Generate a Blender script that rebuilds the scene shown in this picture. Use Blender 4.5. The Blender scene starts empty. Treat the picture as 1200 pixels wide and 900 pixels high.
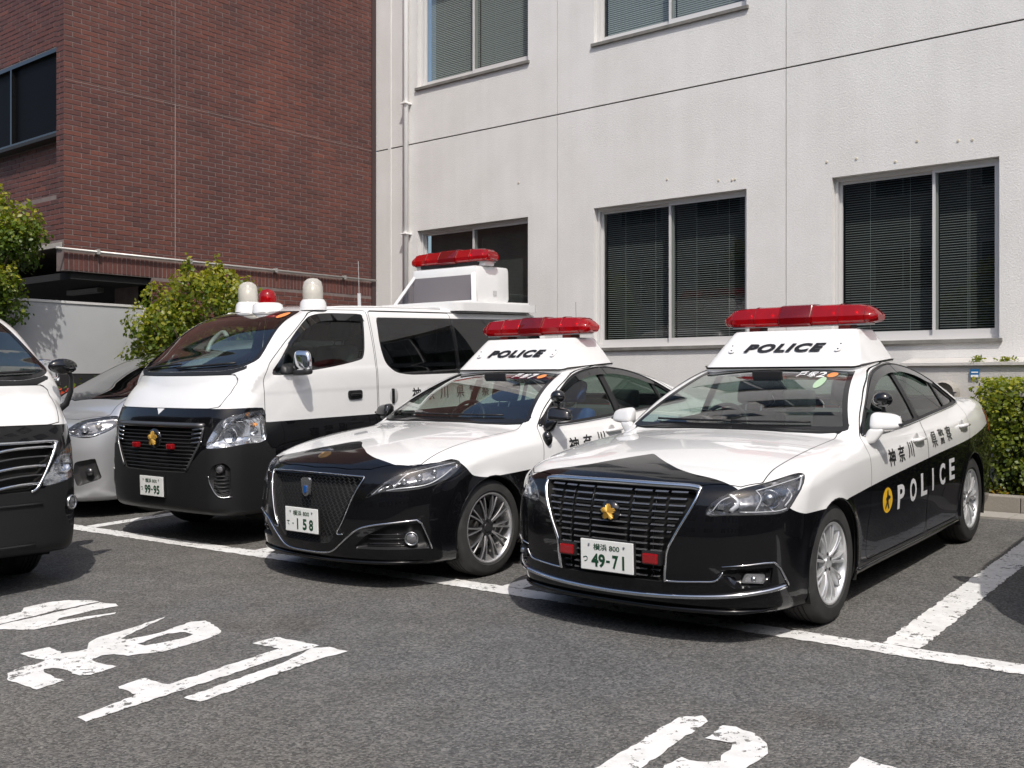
import bpy, bmesh, math, random
import numpy as np
from mathutils import Vector, Matrix

SC = bpy.context.scene
COL = SC.collection
random.seed(7)

# ------------------------------------------------------------------ camera
YAW = math.radians(39.22)          # camera turned to the left of the building normal
CAM_Z = 1.354
cam_data = bpy.data.cameras.new('camera')
cam = bpy.data.objects.new('camera', cam_data)
COL.objects.link(cam)
cam.location = (0, 0, CAM_Z)
cam.rotation_euler = (math.radians(90), 0, YAW)
cam_data.sensor_width = 36.0
cam_data.lens = 36.0 * 1208 / 1200
cam_data.shift_y = (450 - 447) / 1200 * -1
cam_data.clip_start = 0.05
cam_data.clip_end = 3000
SC.camera = cam

# ------------------------------------------------------------------ sky, sun, exposure
SUN_DIR = Vector((0.57, -0.50, 1.0)).normalized()      # towards the sun
sun_el = math.asin(SUN_DIR.z)
sun_az = math.atan2(SUN_DIR.x, SUN_DIR.y)              # clockwise from +Y
world = bpy.data.worlds.new('World')
SC.world = world
world.use_nodes = True
wn = world.node_tree
wn.nodes.clear()
w_out = wn.nodes.new('ShaderNodeOutputWorld')
w_bg = wn.nodes.new('ShaderNodeBackground')
w_sky = wn.nodes.new('ShaderNodeTexSky')
w_sky.sky_type = 'NISHITA'
w_sky.sun_disc = False
w_sky.sun_elevation = sun_el
w_sky.sun_rotation = sun_az
w_sky.air_density = 1.0
w_sky.dust_density = 3.0
w_sky.ozone_density = 1.0
w_bg.inputs['Strength'].default_value = 0.15
wn.links.new(w_sky.outputs[0], w_bg.inputs[0])
wn.links.new(w_bg.outputs[0], w_out.inputs[0])
sun_data = bpy.data.lights.new('sun', 'SUN')
sun_data.energy = 3.4
sun_data.angle = math.radians(0.6)
sun_data.color = (1.0, 0.955, 0.89)
sun = bpy.data.objects.new('sun', sun_data)
COL.objects.link(sun)
sun.rotation_euler = SUN_DIR.to_track_quat('Z', 'Y').to_euler()
sun.location = (10, -10, 20)
SC.view_settings.view_transform = 'Standard'
SC.view_settings.look = 'None'
SC.view_settings.gamma = 1
SC.view_settings.exposure = 0.10
SC.cycles.max_bounces = 10
SC.cycles.transparent_max_bounces = 24
SC.cycles.caustics_reflective = False
SC.cycles.caustics_refractive = False

# ------------------------------------------------------------------ numeric helpers
def pchip(xs, ys):
    xs = np.array(xs, float); ys = np.array(ys, float)
    h = np.diff(xs); d = np.diff(ys) / h
    m = np.zeros_like(ys)
    m[0] = d[0]; m[-1] = d[-1]
    for i in range(1, len(xs) - 1):
        if d[i-1] * d[i] > 0:
            w1 = 2*h[i] + h[i-1]; w2 = h[i] + 2*h[i-1]
            m[i] = (w1 + w2) / (w1/d[i-1] + w2/d[i])
    def f(x):
        x = np.asarray(x, float)
        xc = np.clip(x, xs[0], xs[-1])
        k = np.clip(np.searchsorted(xs, xc, side='right') - 1, 0, len(xs) - 2)
        t = (xc - xs[k]) / h[k]
        r = ((1+2*t)*(1-t)**2*ys[k] + t*(1-t)**2*h[k]*m[k] + t*t*(3-2*t)*ys[k+1] + t*t*(t-1)*h[k]*m[k+1])
        return r + np.where(x < xs[0], (x-xs[0])*m[0], 0) + np.where(x > xs[-1], (x-xs[-1])*m[-1], 0)
    return f

class Curve:
    """smooth 1-D curve tabulated for speed, with slope"""
    def __init__(s, pts, n=900, smooth=0, ext=1.0):
        pts = sorted(pts)
        f = pchip([p[0] for p in pts], [p[1] for p in pts])
        s.a, s.b = pts[0][0] - ext, pts[-1][0] + ext
        s.x = np.linspace(s.a, s.b, n)
        s.y = f(s.x)
        if smooth:
            k = max(1, int(smooth / (s.x[1]-s.x[0])))
            ker = np.hanning(2*k+3); ker /= ker.sum()
            pad = np.pad(s.y, (k+1, k+1), mode='edge')
            yy = np.convolve(pad, ker, 'valid')
            yy[:k+1] = s.y[:k+1]; yy[-k-1:] = s.y[-k-1:]
            s.y = yy
        s.d = np.gradient(s.y, s.x)
        s.c = 1/np.sqrt(1 + s.d**2)
    def __call__(s, x): return np.interp(x, s.x, s.y)
    def cos(s, x): return np.interp(x, s.x, s.c)

def rint(a, b, r):            # rounded intersection
    return np.minimum(np.maximum(a, b), -r) + np.sqrt(np.maximum(a+r, 0)**2 + np.maximum(b+r, 0)**2)
def runi(a, b, r): return -rint(-a, -b, r)

def smooth_poly(pts, n=6, closed=True):
    P = np.array(pts, float); N = len(P); out = []
    for i in range(N if closed else N-1):
        p0, p1, p2, p3 = (P[(i-1) % N], P[i], P[(i+1) % N], P[(i+2) % N]) if closed else (P[max(i-1, 0)], P[i], P[i+1], P[min(i+2, N-1)])
        for k in range(n):
            t = k/n
            out.append(0.5*((2*p1) + (-p0+p2)*t + (2*p0-5*p1+4*p2-p3)*t*t + (-p0+3*p1-3*p2+p3)*t**3))
    if not closed: out.append(P[-1])
    return np.array(out)

def round_poly(pts, r, n=4):
    """rounded corners; r a number or one per corner"""
    P = [Vector(p) for p in pts]; N = len(P); out = []
    for i, p in enumerate(P):
        rr = r[i] if hasattr(r, '__len__') else r
        a, b = P[i-1]-p, P[(i+1) % N]-p
        if rr <= 0 or a.length < 1e-6 or b.length < 1e-6: out.append(tuple(p)); continue
        d = min(rr, a.length*.48, b.length*.48)
        A, B = p + a.normalized()*d, p + b.normalized()*d
        for k in range(n+1):
            t = k/n
            q = A*(1-t)**2 + p*2*t*(1-t) + B*t*t
            out.append(tuple(q))
    return out

def poly_sdf(poly, u, v):
    """signed distance (negative inside)"""
    P = np.array(poly, float); Q = np.roll(P, -1, axis=0)
    shp = u.shape; u = u.ravel(); v = v.ravel()
    best = np.full(u.shape, 1e9); ins = np.zeros(u.shape, bool)
    for (ax, ay), (bx, by) in zip(P, Q):
        ex, ey = bx-ax, by-ay
        L = ex*ex+ey*ey
        if L < 1e-14: continue
        t = np.clip(((u-ax)*ex+(v-ay)*ey)/L, 0, 1)
        d = (u-ax-t*ex)**2+(v-ay-t*ey)**2
        best = np.minimum(best, d)
        c = (ay > v) != (by > v)
        if ey != 0:
            ins ^= c & (u < ex*(v-ay)/ey + ax)
    s = np.sqrt(best)
    return np.where(ins, -s, s).reshape(shp)

def surface_nets(F, lo, hi, h):
    n = [int(math.ceil((hi[i]-lo[i])/h))+1 for i in range(3)]
    ax = [lo[i] + h*np.arange(n[i]) for i in range(3)]
    X, Y, Z = np.meshgrid(*ax, indexing='ij')
    val = F(X, Y, Z)
    s = val < 0
    cs = sum(s[i:n[0]-1+i, j:n[1]-1+j, k:n[2]-1+k].astype(np.int8) for i in (0, 1) for j in (0, 1) for k in (0, 1))
    act = (cs > 0) & (cs < 8)
    idx = np.argwhere(act)
    cid = np.full(act.shape, -1, np.int64); cid[act] = np.arange(len(idx))
    acc = np.zeros((len(idx), 3)); cnt = np.zeros(len(idx))
    corners = [(i, j, k) for i in (0, 1) for j in (0, 1) for k in (0, 1)]
    for a in corners:
        for d in range(3):
            if a[d]: continue
            b = list(a); b[d] = 1
            va = val[idx[:, 0]+a[0], idx[:, 1]+a[1], idx[:, 2]+a[2]]
            vb = val[idx[:, 0]+b[0], idx[:, 1]+b[1], idx[:, 2]+b[2]]
            m = (va < 0) != (vb < 0)
            t = np.where(m, va/np.where(m, va-vb, 1), 0)
            p = np.array(a, float)[None, :].repeat(len(idx), 0)
            p[:, d] += t
            acc[m] += p[m]; cnt[m] += 1
    V = (idx + acc/cnt[:, None])*h + np.array(lo)
    quads = []
    for d in range(3):
        e1, e2 = [(1, 2), (2, 0), (0, 1)][d]
        sl0 = [slice(None)]*3; sl1 = [slice(None)]*3
        sl0[d] = slice(0, -1); sl1[d] = slice(1, None)
        diff = s[tuple(sl0)] != s[tuple(sl1)]
        E = np.argwhere(diff)
        ok = (E[:, e1] > 0) & (E[:, e2] > 0) & (E[:, e1] < n[e1]-1) & (E[:, e2] < n[e2]-1)
        E = E[ok]
        def g(o1, o2):
            q = E.copy(); q[:, e1] -= o1; q[:, e2] -= o2
            return cid[q[:, 0], q[:, 1], q[:, 2]]
        Q = np.stack([g(1, 1), g(0, 1), g(0, 0), g(1, 0)], 1)
        flip = ~s[E[:, 0], E[:, 1], E[:, 2]]
        Q[flip] = Q[flip][:, ::-1]
        quads.append(Q)
    Q = np.concatenate(quads)
    return V, Q

def grad(F, V, e=5e-4):
    g = np.zeros_like(V)
    for d in range(3):
        o = np.zeros(3); o[d] = e
        A = V+o; B = V-o
        g[:, d] = (F(A[:, 0], A[:, 1], A[:, 2]) - F(B[:, 0], B[:, 1], B[:, 2]))/(2*e)
    return g
def project(F, V, it=3):
    for _ in range(it):
        g = grad(F, V)
        f = F(V[:, 0], V[:, 1], V[:, 2])
        V = V - np.clip(f/np.maximum((g**2).sum(1), .05), -.03, .03)[:, None]*g
    return V

class Shell:
    """triangle shell on the surface F=0 that can be cut along 2-D outlines"""
    def __init__(s, F, lo, hi, h):
        s.F = F
        V, Q = surface_nets(F, lo, hi, h)
        V = project(F, V, 4)
        d1 = ((V[Q[:, 0]]-V[Q[:, 2]])**2).sum(1); d2 = ((V[Q[:, 1]]-V[Q[:, 3]])**2).sum(1)
        a = d1 <= d2
        T = np.concatenate([Q[a][:, [0, 1, 2]], Q[a][:, [0, 2, 3]], Q[~a][:, [0, 1, 3]], Q[~a][:, [1, 2, 3]]])
        s.V, s.T = V, T
        s.part = np.zeros(len(T), np.int32); s.mat = np.zeros(len(T), np.int32)
        s.names = ['body']
    def cen(s): return s.V[s.T].mean(1)
    def nrm(s):
        a, b, c = (s.V[s.T[:, i]] for i in range(3))
        n = np.cross(b-a, c-a)
        return n/np.maximum(np.linalg.norm(n, axis=1), 1e-12)[:, None]
    def carve(s, fn, cond=None):
        """split triangles along fn=0; returns mask of triangles with fn<0 (and cond)"""
        C = s.cen(); ok = np.ones(len(s.T), bool) if cond is None else cond(C, s.nrm())
        sv = fn(s.V)
        sv = np.where(np.abs(sv) < 2e-4, -2e-4, sv)
        neg = sv < 0
        tn = neg[s.T]; k = tn.sum(1)
        mix = ok & (k > 0) & (k < 3)
        keep = ~mix
        Tm = s.T[mix]; tnm = tn[mix]; km = k[mix]
        lone = np.where(km[:, None] == 1, tnm, ~tnm)
        li = lone.argmax(1); r = np.arange(len(Tm))
        a, b, c = Tm[r, li], Tm[r, (li+1) % 3], Tm[r, (li+2) % 3]
        E = np.concatenate([np.sort(np.stack([a, b], 1), 1), np.sort(np.stack([a, c], 1), 1)])
        if len(E):
            U, inv = np.unique(E, axis=0, return_inverse=True); inv = inv.ravel()
            t = sv[U[:, 0]]/(sv[U[:, 0]]-sv[U[:, 1]])
            NP = s.V[U[:, 0]]*(1-t)[:, None] + s.V[U[:, 1]]*t[:, None]
            NP = project(s.F, NP, 1)
            n0 = len(s.V)
            s.V = np.concatenate([s.V, NP])
            ab = n0 + inv[:len(a)]; ac = n0 + inv[len(a):]
            # newest vertices lie on the line: mark side by triangle
            T1 = np.stack([a, ab, ac], 1); T2 = np.stack([ab, b, c], 1); T3 = np.stack([ab, c, ac], 1)
            side_l = neg[a]
            oldp, oldm = s.part[mix], s.mat[mix]
            inside_old = (k == 3) & ok
            s.T = np.concatenate([s.T[keep], T1, T2, T3])
            s.part = np.concatenate([s.part[keep], oldp, oldp, oldp])
            s.mat = np.concatenate([s.mat[keep], oldm, oldm, oldm])
            return np.concatenate([inside_old[keep], side_l, ~side_l, ~side_l])
        return (k == 3) & ok
    def pid(s, name):
        if name not in s.names: s.names.append(name)
        return s.names.index(name)
    def set_part(s, m, name): s.part[m] = s.pid(name)
    def drop(s, m):
        s.T = s.T[~m]; s.part = s.part[~m]; s.mat = s.mat[~m]
    def region(s, fn, name, cond=None, gap=0.0):
        if gap:
            m = s.carve(lambda V: fn(V)-gap, cond)
            m2 = s.carve(lambda V: fn(V)+gap, cond)
            # recompute the outer mask
            C = s.cen()
            ok = np.ones(len(s.T), bool) if cond is None else cond(C, s.nrm())
            f = fn(C)
            band = ok & (f < gap) & ~m2
            s.set_part(m2, name)
            s.drop(band)
        else:
            m = s.carve(fn, cond)
            s.set_part(m, name)
    def paint(s, fn, mi, cond=None):
        m = s.carve(fn, cond); s.mat[m] = mi
    def extract(s, mask):
        T = s.T[mask]
        u, inv = np.unique(T, return_inverse=True)
        return s.V[u], inv.reshape(T.shape), s.mat[mask]

# ------------------------------------------------------------------ scene helpers
def tag(o, label=None, cat=None, group=None, kind=None):
    if label: o['label'] = label
    if cat: o['category'] = cat
    if group: o['group'] = group
    if kind: o['kind'] = kind
    return o
def thing(name, label, cat, loc=(0, 0, 0), rz=0, group=None):
    o = bpy.data.objects.new(name, None); COL.objects.link(o)
    o.location = loc; o.rotation_euler = (0, 0, rz); o.empty_display_size = .2
    return tag(o, label, cat, group)
def mesh_obj(name, V, faces, mats, parent=None, midx=None, normals=None, smooth=False, loc=None):
    me = bpy.data.meshes.new(name)
    V = np.asarray(V, np.float32)
    if isinstance(faces, np.ndarray) and len(faces):
        k = faces.shape[1]
        me.vertices.add(len(V)); me.vertices.foreach_set('co', V.ravel())
        me.loops.add(faces.size); me.loops.foreach_set('vertex_index', faces.astype(np.int32).ravel())
        me.polygons.add(len(faces))
        me.polygons.foreach_set('loop_start', np.arange(0, faces.size, k, dtype=np.int32))
        me.update(calc_edges=True)
    else:
        me.from_pydata([tuple(map(float, v)) for v in V], [], [tuple(int(i) for i in f) for f in faces])
    if not isinstance(mats, (list, tuple)): mats = [mats]
    for m in mats: me.materials.append(m)
    if midx is not None: me.polygons.foreach_set('material_index', np.asarray(midx, np.int32))
    me.validate()
    if smooth or normals is not None:
        me.polygons.foreach_set('use_smooth', np.ones(len(me.polygons), bool))
    if normals is not None and len(me.vertices) == len(V):
        me.normals_split_custom_set_from_vertices([tuple(map(float, n)) for n in normals])
    me.update()
    o = bpy.data.objects.new(name, me); COL.objects.link(o)
    if parent is not None: o.parent = parent
    if loc is not None: o.location = loc
    return o
def dup_tree(o, parent=None):
    c = o.copy(); COL.objects.link(c)
    if parent is not None: c.parent = parent; c.matrix_parent_inverse = o.matrix_parent_inverse.copy()
    for ch in list(o.children): dup_tree(ch, c)
    return c

class MB:
    """collects simple shapes into one mesh"""
    def __init__(s): s.v = []; s.f = []; s.m = []
    def add(s, V, F, mi=0):
        n = len(s.v); s.v += [tuple(map(float, p)) for p in V]
        s.f += [tuple(int(i)+n for i in f) for f in F]; s.m += [mi]*len(F)
        return s
    def box(s, lo, hi, mi=0, bev=0, M=None):
        bm = bmesh.new(); bmesh.ops.create_cube(bm, size=1)
        for v in bm.verts:
            v.co = Vector([lo[i] + (v.co[i]+.5)*(hi[i]-lo[i]) for i in range(3)])
        if bev: bmesh.ops.bevel(bm, geom=list(bm.edges), offset=bev, segments=2, affect='EDGES', profile=.6)
        if M is not None: bmesh.ops.transform(bm, matrix=M, verts=bm.verts)
        bm.verts.index_update()
        s.add([v.co for v in bm.verts], [[v.index for v in f.verts] for f in bm.faces], mi); bm.free(); return s
    def prism(s, poly, z0, z1, mi=0, M=None):
        """closed 2-D outline extruded along third axis"""
        n = len(poly)
        V = [Vector((p[0], p[1], z0)) for p in poly] + [Vector((p[0], p[1], z1)) for p in poly]
        area = sum(poly[i-1][0]*poly[i][1]-poly[i][0]*poly[i-1][1] for i in range(n))
        F = [list(range(n))[::-1], list(range(n, 2*n))] + [[i, (i+1) % n, n+(i+1) % n, n+i] for i in range(n)]
        if area*(z1-z0) < 0: F = [f[::-1] for f in F]
        if M is not None: V = [M @ v for v in V]
        return s.add(V, F, mi)
    def tube(s, pts, r, n=8, mi=0, cap=True, closed=False, flat=1.0):
        P = [Vector(p) for p in pts]; N = len(P); V = []; F = []
        up = None
        for i, p in enumerate(P):
            if closed: t = (P[(i+1) % N]-P[i-1])
            else: t = (P[min(i+1, N-1)]-P[max(i-1, 0)])
            t = t.normalized() if t.length > 1e-9 else Vector((0, 1, 0))
            if up is None: up = t.orthogonal().normalized() if abs(t.z) > .9 else Vector((0, 0, 1))
            a = (up - t*up.dot(t)).normalized(); b = t.cross(a); up = a
            rr = r[i] if hasattr(r, '__len__') else r
            for k in range(n):
                an = 2*math.pi*k/n
                V.append(p + a*math.cos(an)*rr*flat + b*math.sin(an)*rr)
        for i in range(N if closed else N-1):
            j = (i+1) % N
            for k in range(n):
                F.append([i*n+k, i*n+(k+1) % n, j*n+(k+1) % n, j*n+k])
        if cap and not closed:
            F.append(list(range(n))[::-1]); F.append([(N-1)*n+k for k in range(n)])
        return s.add(V, F, mi)
    def lathe(s, prof, n=32, mi=0, axis='z', M=None):
        """profile (r, h) around z"""
        V = []; F = []; K = len(prof)
        for i in range(n):
            a = 2*math.pi*i/n
            for (r, h) in prof: V.append(Vector((r*math.cos(a), r*math.sin(a), h)))
        for i in range(n):
            j = (i+1) % n
            for k in range(K-1): F.append([i*K+k, j*K+k, j*K+k+1, i*K+k+1])
        if M is not None: V = [M @ v for v in V]
        return s.add(V, F, mi)
    def build(s, name, mats, parent=None, smooth=False, angle=None, loc=None):
        o = mesh_obj(name, s.v, s.f, mats, parent, s.m, None, smooth, loc)
        if angle is not None:
            o.data.polygons.foreach_set('use_smooth', np.ones(len(o.data.polygons), bool))
            o.data.set_sharp_from_angle(angle=math.radians(angle))
        return o
def merge(mb_obj): return mb_obj

# ------------------------------------------------------------------ materials
MATS = {}
class NT:
    def __init__(s, name):
        s.m = bpy.data.materials.new(name); s.m.use_nodes = True
        s.t = s.m.node_tree; s.t.nodes.clear()
        s.out = s.n('ShaderNodeOutputMaterial')
    def n(s, t, **k):
        nd = s.t.nodes.new(t)
        for a, b in k.items():
            if a.startswith('in_'): nd.inputs[a[3:].replace('_', ' ')].default_value = b
            else: setattr(nd, a, b)
        return nd
    def l(s, a, b): s.t.links.new(a, b)
    def co(s, scale=1.0, space='Object'):
        tc = s.n('ShaderNodeTexCoord'); mp = s.n('ShaderNodeMapping')
        mp.inputs['Scale'].default_value = (scale,)*3 if not hasattr(scale, '__len__') else scale
        s.l(tc.outputs[space], mp.inputs[0]); return mp.outputs[0]
    def noise(s, vec, scale, detail=4, rough=.55, out=0):
        nd = s.n('ShaderNodeTexNoise'); nd.inputs['Scale'].default_value = scale
        nd.inputs['Detail'].default_value = detail; nd.inputs['Roughness'].default_value = rough
        s.l(vec, nd.inputs['Vector']); return nd.outputs[out]
    def ramp(s, fac, stops):
        r = s.n('ShaderNodeValToRGB'); e = r.color_ramp.elements
        while len(e) < len(stops): e.new(.5)
        for el, (p, c) in zip(e, stops):
            el.position = p; el.color = (*c, 1) if hasattr(c, '__len__') else (c, c, c, 1)
        s.l(fac, r.inputs[0]); return r.outputs[0]
    def mix(s, fac, a, b, mode='MIX'):
        m = s.n('ShaderNodeMix'); m.data_type = 'RGBA'; m.blend_type = mode
        for sock, v in ((m.inputs[0], fac), (m.inputs[6], a), (m.inputs[7], b)):
            if isinstance(v, (int, float)): sock.default_value = v
            elif isinstance(v, tuple): sock.default_value = (*v, 1) if len(v) == 3 else v
            else: s.l(v, sock)
        return m.outputs[2]
    def math(s, op, a, b=None):
        m = s.n('ShaderNodeMath'); m.operation = op
        for i, v in enumerate((a, b)):
            if v is None: continue
            if isinstance(v, (int, float)): m.inputs[i].default_value = v
            else: s.l(v, m.inputs[i])
        return m.outputs[0]
    def bump(s, h, strength=.3, dist=.01):
        b = s.n('ShaderNodeBump'); b.inputs['Strength'].default_value = strength
        b.inputs['Distance'].default_value = dist; s.l(h, b.inputs['Height']); return b.outputs[0]
    def pbr(s, **k):
        p = s.n('ShaderNodeBsdfPrincipled')
        for a, v in k.items():
            nm = {'base': 'Base Color', 'rough': 'Roughness', 'metal': 'Metallic', 'coat': 'Coat Weight', 'coatr': 'Coat Roughness',
                  'spec': 'Specular IOR Level', 'normal': 'Normal', 'trans': 'Transmission Weight', 'ior': 'IOR', 'sss': 'Subsurface Weight',
                  'alpha': 'Alpha'}[a]
            if isinstance(v, tuple): v = (*v, 1) if len(v) == 3 else v
            if hasattr(v, 'is_linked') or hasattr(v, 'links'): s.l(v, p.inputs[nm])
            else: p.inputs[nm].default_value = v
        s.l(p.outputs[0], s.out.inputs[0]); return p

def simple(name, base, rough=.5, metal=0, coat=0, spec=.5, var=0, vscale=3, bump=0, bscale=80, coatr=.03):
    if name in MATS: return MATS[name]
    t = NT(name)
    kw = dict(rough=rough, metal=metal, coat=coat, spec=spec, coatr=coatr)
    if var:
        c = t.co(); nz = t.noise(c, vscale, 5, .6)
        a = tuple(max(0, x*(1-var)) for x in base); b = tuple(min(1, x*(1+var)) for x in base)
        kw['base'] = t.ramp(nz, [(.3, a), (.7, b)])
    else: kw['base'] = base
    if bump:
        kw['normal'] = t.bump(t.noise(t.co(), bscale, 3), bump, .004)
    t.pbr(**kw); MATS[name] = t.m; return t.m

def thin_glass(name, tint=(.75, .85, .8), refl=1.0, rough=0.0):
    if name in MATS: return MATS[name]
    t = NT(name)
    tr = t.n('ShaderNodeBsdfTransparent'); tr.inputs[0].default_value = (*tint, 1)
    gl = t.n('ShaderNodeBsdfGlossy'); gl.inputs['Roughness'].default_value = rough
    fr = t.n('ShaderNodeFresnel'); fr.inputs['IOR'].default_value = 1.52
    geo = t.n('ShaderNodeNewGeometry')
    # same reflectance from either side of the pane
    ior = t.math('ADD', t.math('MULTIPLY', geo.outputs['Backfacing'], 1/1.52-1.52), 1.52)
    t.l(ior, fr.inputs['IOR'])
    f2 = t.math('MINIMUM', t.math('MULTIPLY', fr.outputs[0], 1.7*refl), 1.0)
    mx = t.n('ShaderNodeMixShader'); t.l(f2, mx.inputs[0]); t.l(tr.outputs[0], mx.inputs[1]); t.l(gl.outputs[0], mx.inputs[2])
    t.l(mx.outputs[0], t.out.inputs[0]); MATS[name] = t.m; return t.m

def M_(name): return MATS[name]
# paints
def dirty_paint(name, base, rough=.22, coat=1.0, spec=.5):
    t = NT(name); c = t.co()
    n1 = t.noise(c, 2.2, 6, .6)
    d = t.ramp(n1, [(.35, tuple(x*.955 for x in base)), (.7, base)])
    t.pbr(base=d, rough=rough, coat=coat, coatr=.02, spec=spec); MATS[name] = t.m; return t.m
dirty_paint('white_paint', (.76, .76, .755), .26)
dirty_paint('black_paint', (.004, .004, .005), .2, .7, .15)
t = NT('silver_paint'); c = t.co(); t.pbr(base=(.50, .51, .53), metal=.6, rough=.34, coat=.8, coatr=.03); MATS['silver_paint'] = t.m
simple('chrome', (.72, .73, .75), .10, 1.0)
simple('satin_metal', (.55, .56, .57), .32, 1.0)
simple('alloy', (.78, .79, .80), .30, .75)
simple('alloy_dark', (.10, .10, .105), .3, .7, coat=.5)
simple('alloy_machined', (.72, .72, .73), .28, .8)
simple('gloss_black', (.008, .008, .009), .12, 0, .6)
simple('matte_black', (.018, .018, .019), .6, bump=.15, bscale=300)
simple('plastic_black', (.016, .016, .017), .42, spec=.35)
simple('bumper_black', (.014, .014, .015), .42, spec=.35)
simple('void_black', (.004, .004, .004), .9)
simple('liner', (.03, .03, .031), .8)
simple('interior_grey', (.10, .10, .105), .8, var=.1)
simple('seat_fabric', (.07, .07, .075), .9, bump=.3, bscale=200)
simple('seat_blue', (.01, .07, .26), .7, bump=.3, bscale=150)
simple('interior_beige', (.30, .28, .25), .8)
simple('rotor', (.25, .24, .23), .45, .9)
simple('sticker_white', (.8, .8, .8), .5)
simple('sticker_orange', (.8, .25, .08), .5)
simple('decal_black', (.012, .012, .013), .4)
simple('decal_white', (.62, .63, .64), .4)
simple('decal_yellow', (.72, .42, .02), .4)
simple('gold', (.60, .36, .07), .45, .55)
simple('bronze', (.25, .15, .06), .35, .8)
simple('emblem_blue', (.02, .12, .42), .2, .3, .5)
simple('plate_white', (.78, .79, .77), .35, bump=.05)
simple('plate_green', (.004, .05, .02), .4)
thin_glass('glass_clear', (.74, .84, .79), 1.5)
thin_glass('glass_side', (.40, .50, .45), .62)
thin_glass('glass_door', (.60, .70, .65), .62)
thin_glass('glass_privacy', (.07, .075, .08), 1.0)
thin_glass('lens_clear', (.93, .94, .95), 1.0)
thin_glass('visor_smoke', (.10, .10, .11), 1.0)
t = NT('tyre'); c = t.co(); nz = t.noise(c, 12, 5)
t.pbr(base=t.ramp(nz, [(.3, (.018, .018, .018)), (.75, (.038, .037, .036))]), rough=.75, normal=t.bump(t.noise(c, 150, 2), .2, .003)); MATS['tyre'] = t.m
# red lens: coloured clear plastic over the lamps inside
def lens_red(name, col, rough=.08, mixt=.35):
    t = NT(name)
    p = t.n('ShaderNodeBsdfPrincipled'); p.inputs['Base Color'].default_value = (*col, 1); p.inputs['Roughness'].default_value = rough
    p.inputs['Coat Weight'].default_value = 1; p.inputs['Coat Roughness'].default_value = .02
    p.inputs['Subsurface Weight'].default_value = 0
    tr = t.n('ShaderNodeBsdfTransparent'); tr.inputs[0].default_value = (.75, .02, .02, 1)
    mx = t.n('ShaderNodeMixShader'); mx.inputs[0].default_value = mixt
    t.l(p.outputs[0], mx.inputs[1]); t.l(tr.outputs[0], mx.inputs[2]); t.l(mx.outputs[0], t.out.inputs[0]); MATS[name] = t.m; return t.m
lens_red('lens_red', (.42, .004, .008), .1, .45)
lens_red('lens_red_dark', (.16, .002, .004), .12, .25)
lens_red('lamp_red', (.30, .006, .010), .25, .12)
t = NT('dome_clear'); p_ = t.n('ShaderNodeBsdfPrincipled'); p_.inputs['Base Color'].default_value = (.80, .78, .72, 1); p_.inputs['Roughness'].default_value = .12; p_.inputs['Coat Weight'].default_value = .5
tr_ = t.n('ShaderNodeBsdfTransparent'); tr_.inputs[0].default_value = (.92, .90, .86, 1); mx_ = t.n('ShaderNodeMixShader'); mx_.inputs[0].default_value = .5
t.l(p_.outputs[0], mx_.inputs[1]); t.l(tr_.outputs[0], mx_.inputs[2]); t.l(mx_.outputs[0], t.out.inputs[0]); MATS['dome_clear'] = t.m
simple('lamp_inner', (.22, .22, .23), .22, .8)
simple('lamp_bright', (.75, .76, .78), .16, .9)
simple('grey_metallic', (.10, .10, .105), .35, .6, .4)

# ------------------------------------------------------------------ ground
SLOPE = 0.035
def ground_z(x, y):
    """the lot rises gently towards the building"""
    return SLOPE*(min(y, 10.4)-5.0)

# ------------------------------------------------------------------ vehicle bodies
def body_field(p):
    def F(x, y, z):
        ax = np.sqrt(x*x + 1e-8)
        zt = p['top'](y) - p['hc'](y)*ax*ax + p.get('ridge', 0)*np.exp(-((ax-p.get('ridge_x', .6))/.13)**2)*np.clip((y-.1)/.4, 0, 1)*np.clip((1.9-y)/.5, 0, 1)
        a = (z - zt)*p['top'].cos(y)
        b = p['bot'](y) - z
        c = (p['yf'](z) + p['kf']*(ax/.9)**p.get('nf', 3.0) - y)*p['yf'].cos(z)
        d = y - p['yr'](z) + p['kr']*(ax/.9)**3
        e = ax - (p['wp'](y) + p['ws'](z) - p.get('nose', 0)*np.clip(1-y/.8, 0, 1)**2*np.clip((z-.4)/.4, 0, 1))
        for (wy, wr) in p['arch']:
            dd = np.sqrt((y-wy)**2 + (z-p['wz'])**2)
            e = e - p.get('flare', .012)*np.exp(-((dd-wr-.01)/.045)**2)
        q = rint(c, e, p['r_fc'])
        q = rint(q, d, p['r_rc'])
        q = rint(q, a, p['r_top'](y))
        low = rint(q, b, .05)
        gw = (z - p['ws_z'](y - p['ws_k']*ax*ax))*p['ws_z'].cos(y)
        gr = z - p['roof'](y) + p['roof_c']*ax*ax
        gb = (z - p['back_z'](y + p['back_k']*ax*ax))*p['back_z'].cos(y)
        h = np.maximum(z - p['zb'], -.04)
        gs = (ax - (p['wb'](y) - p['t1']*h - p['t2']*h*np.abs(h)))*.93
        g = rint(gw, gr, p['r_wr'])
        g = rint(g, gb, p['r_br'])
        g = rint(g, gs, p['r_side'])
        zc = np.minimum(z, p['zb']-.25)
        q0 = rint((p['yf'](zc) + p['kf']*(ax/.9)**p.get('nf', 3.0) - y), ax - (p['wp'](y) + p['ws'](zc)), p['r_fc'])
        g = np.maximum(g, q0+.012)
        g = np.maximum(g, p['zb']-p.get('g_lo', .14)-z)
        g = np.maximum(g, (y - p.get('g_end', 99)))
        return runi(low, g, p['r_join'])
    return F

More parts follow.
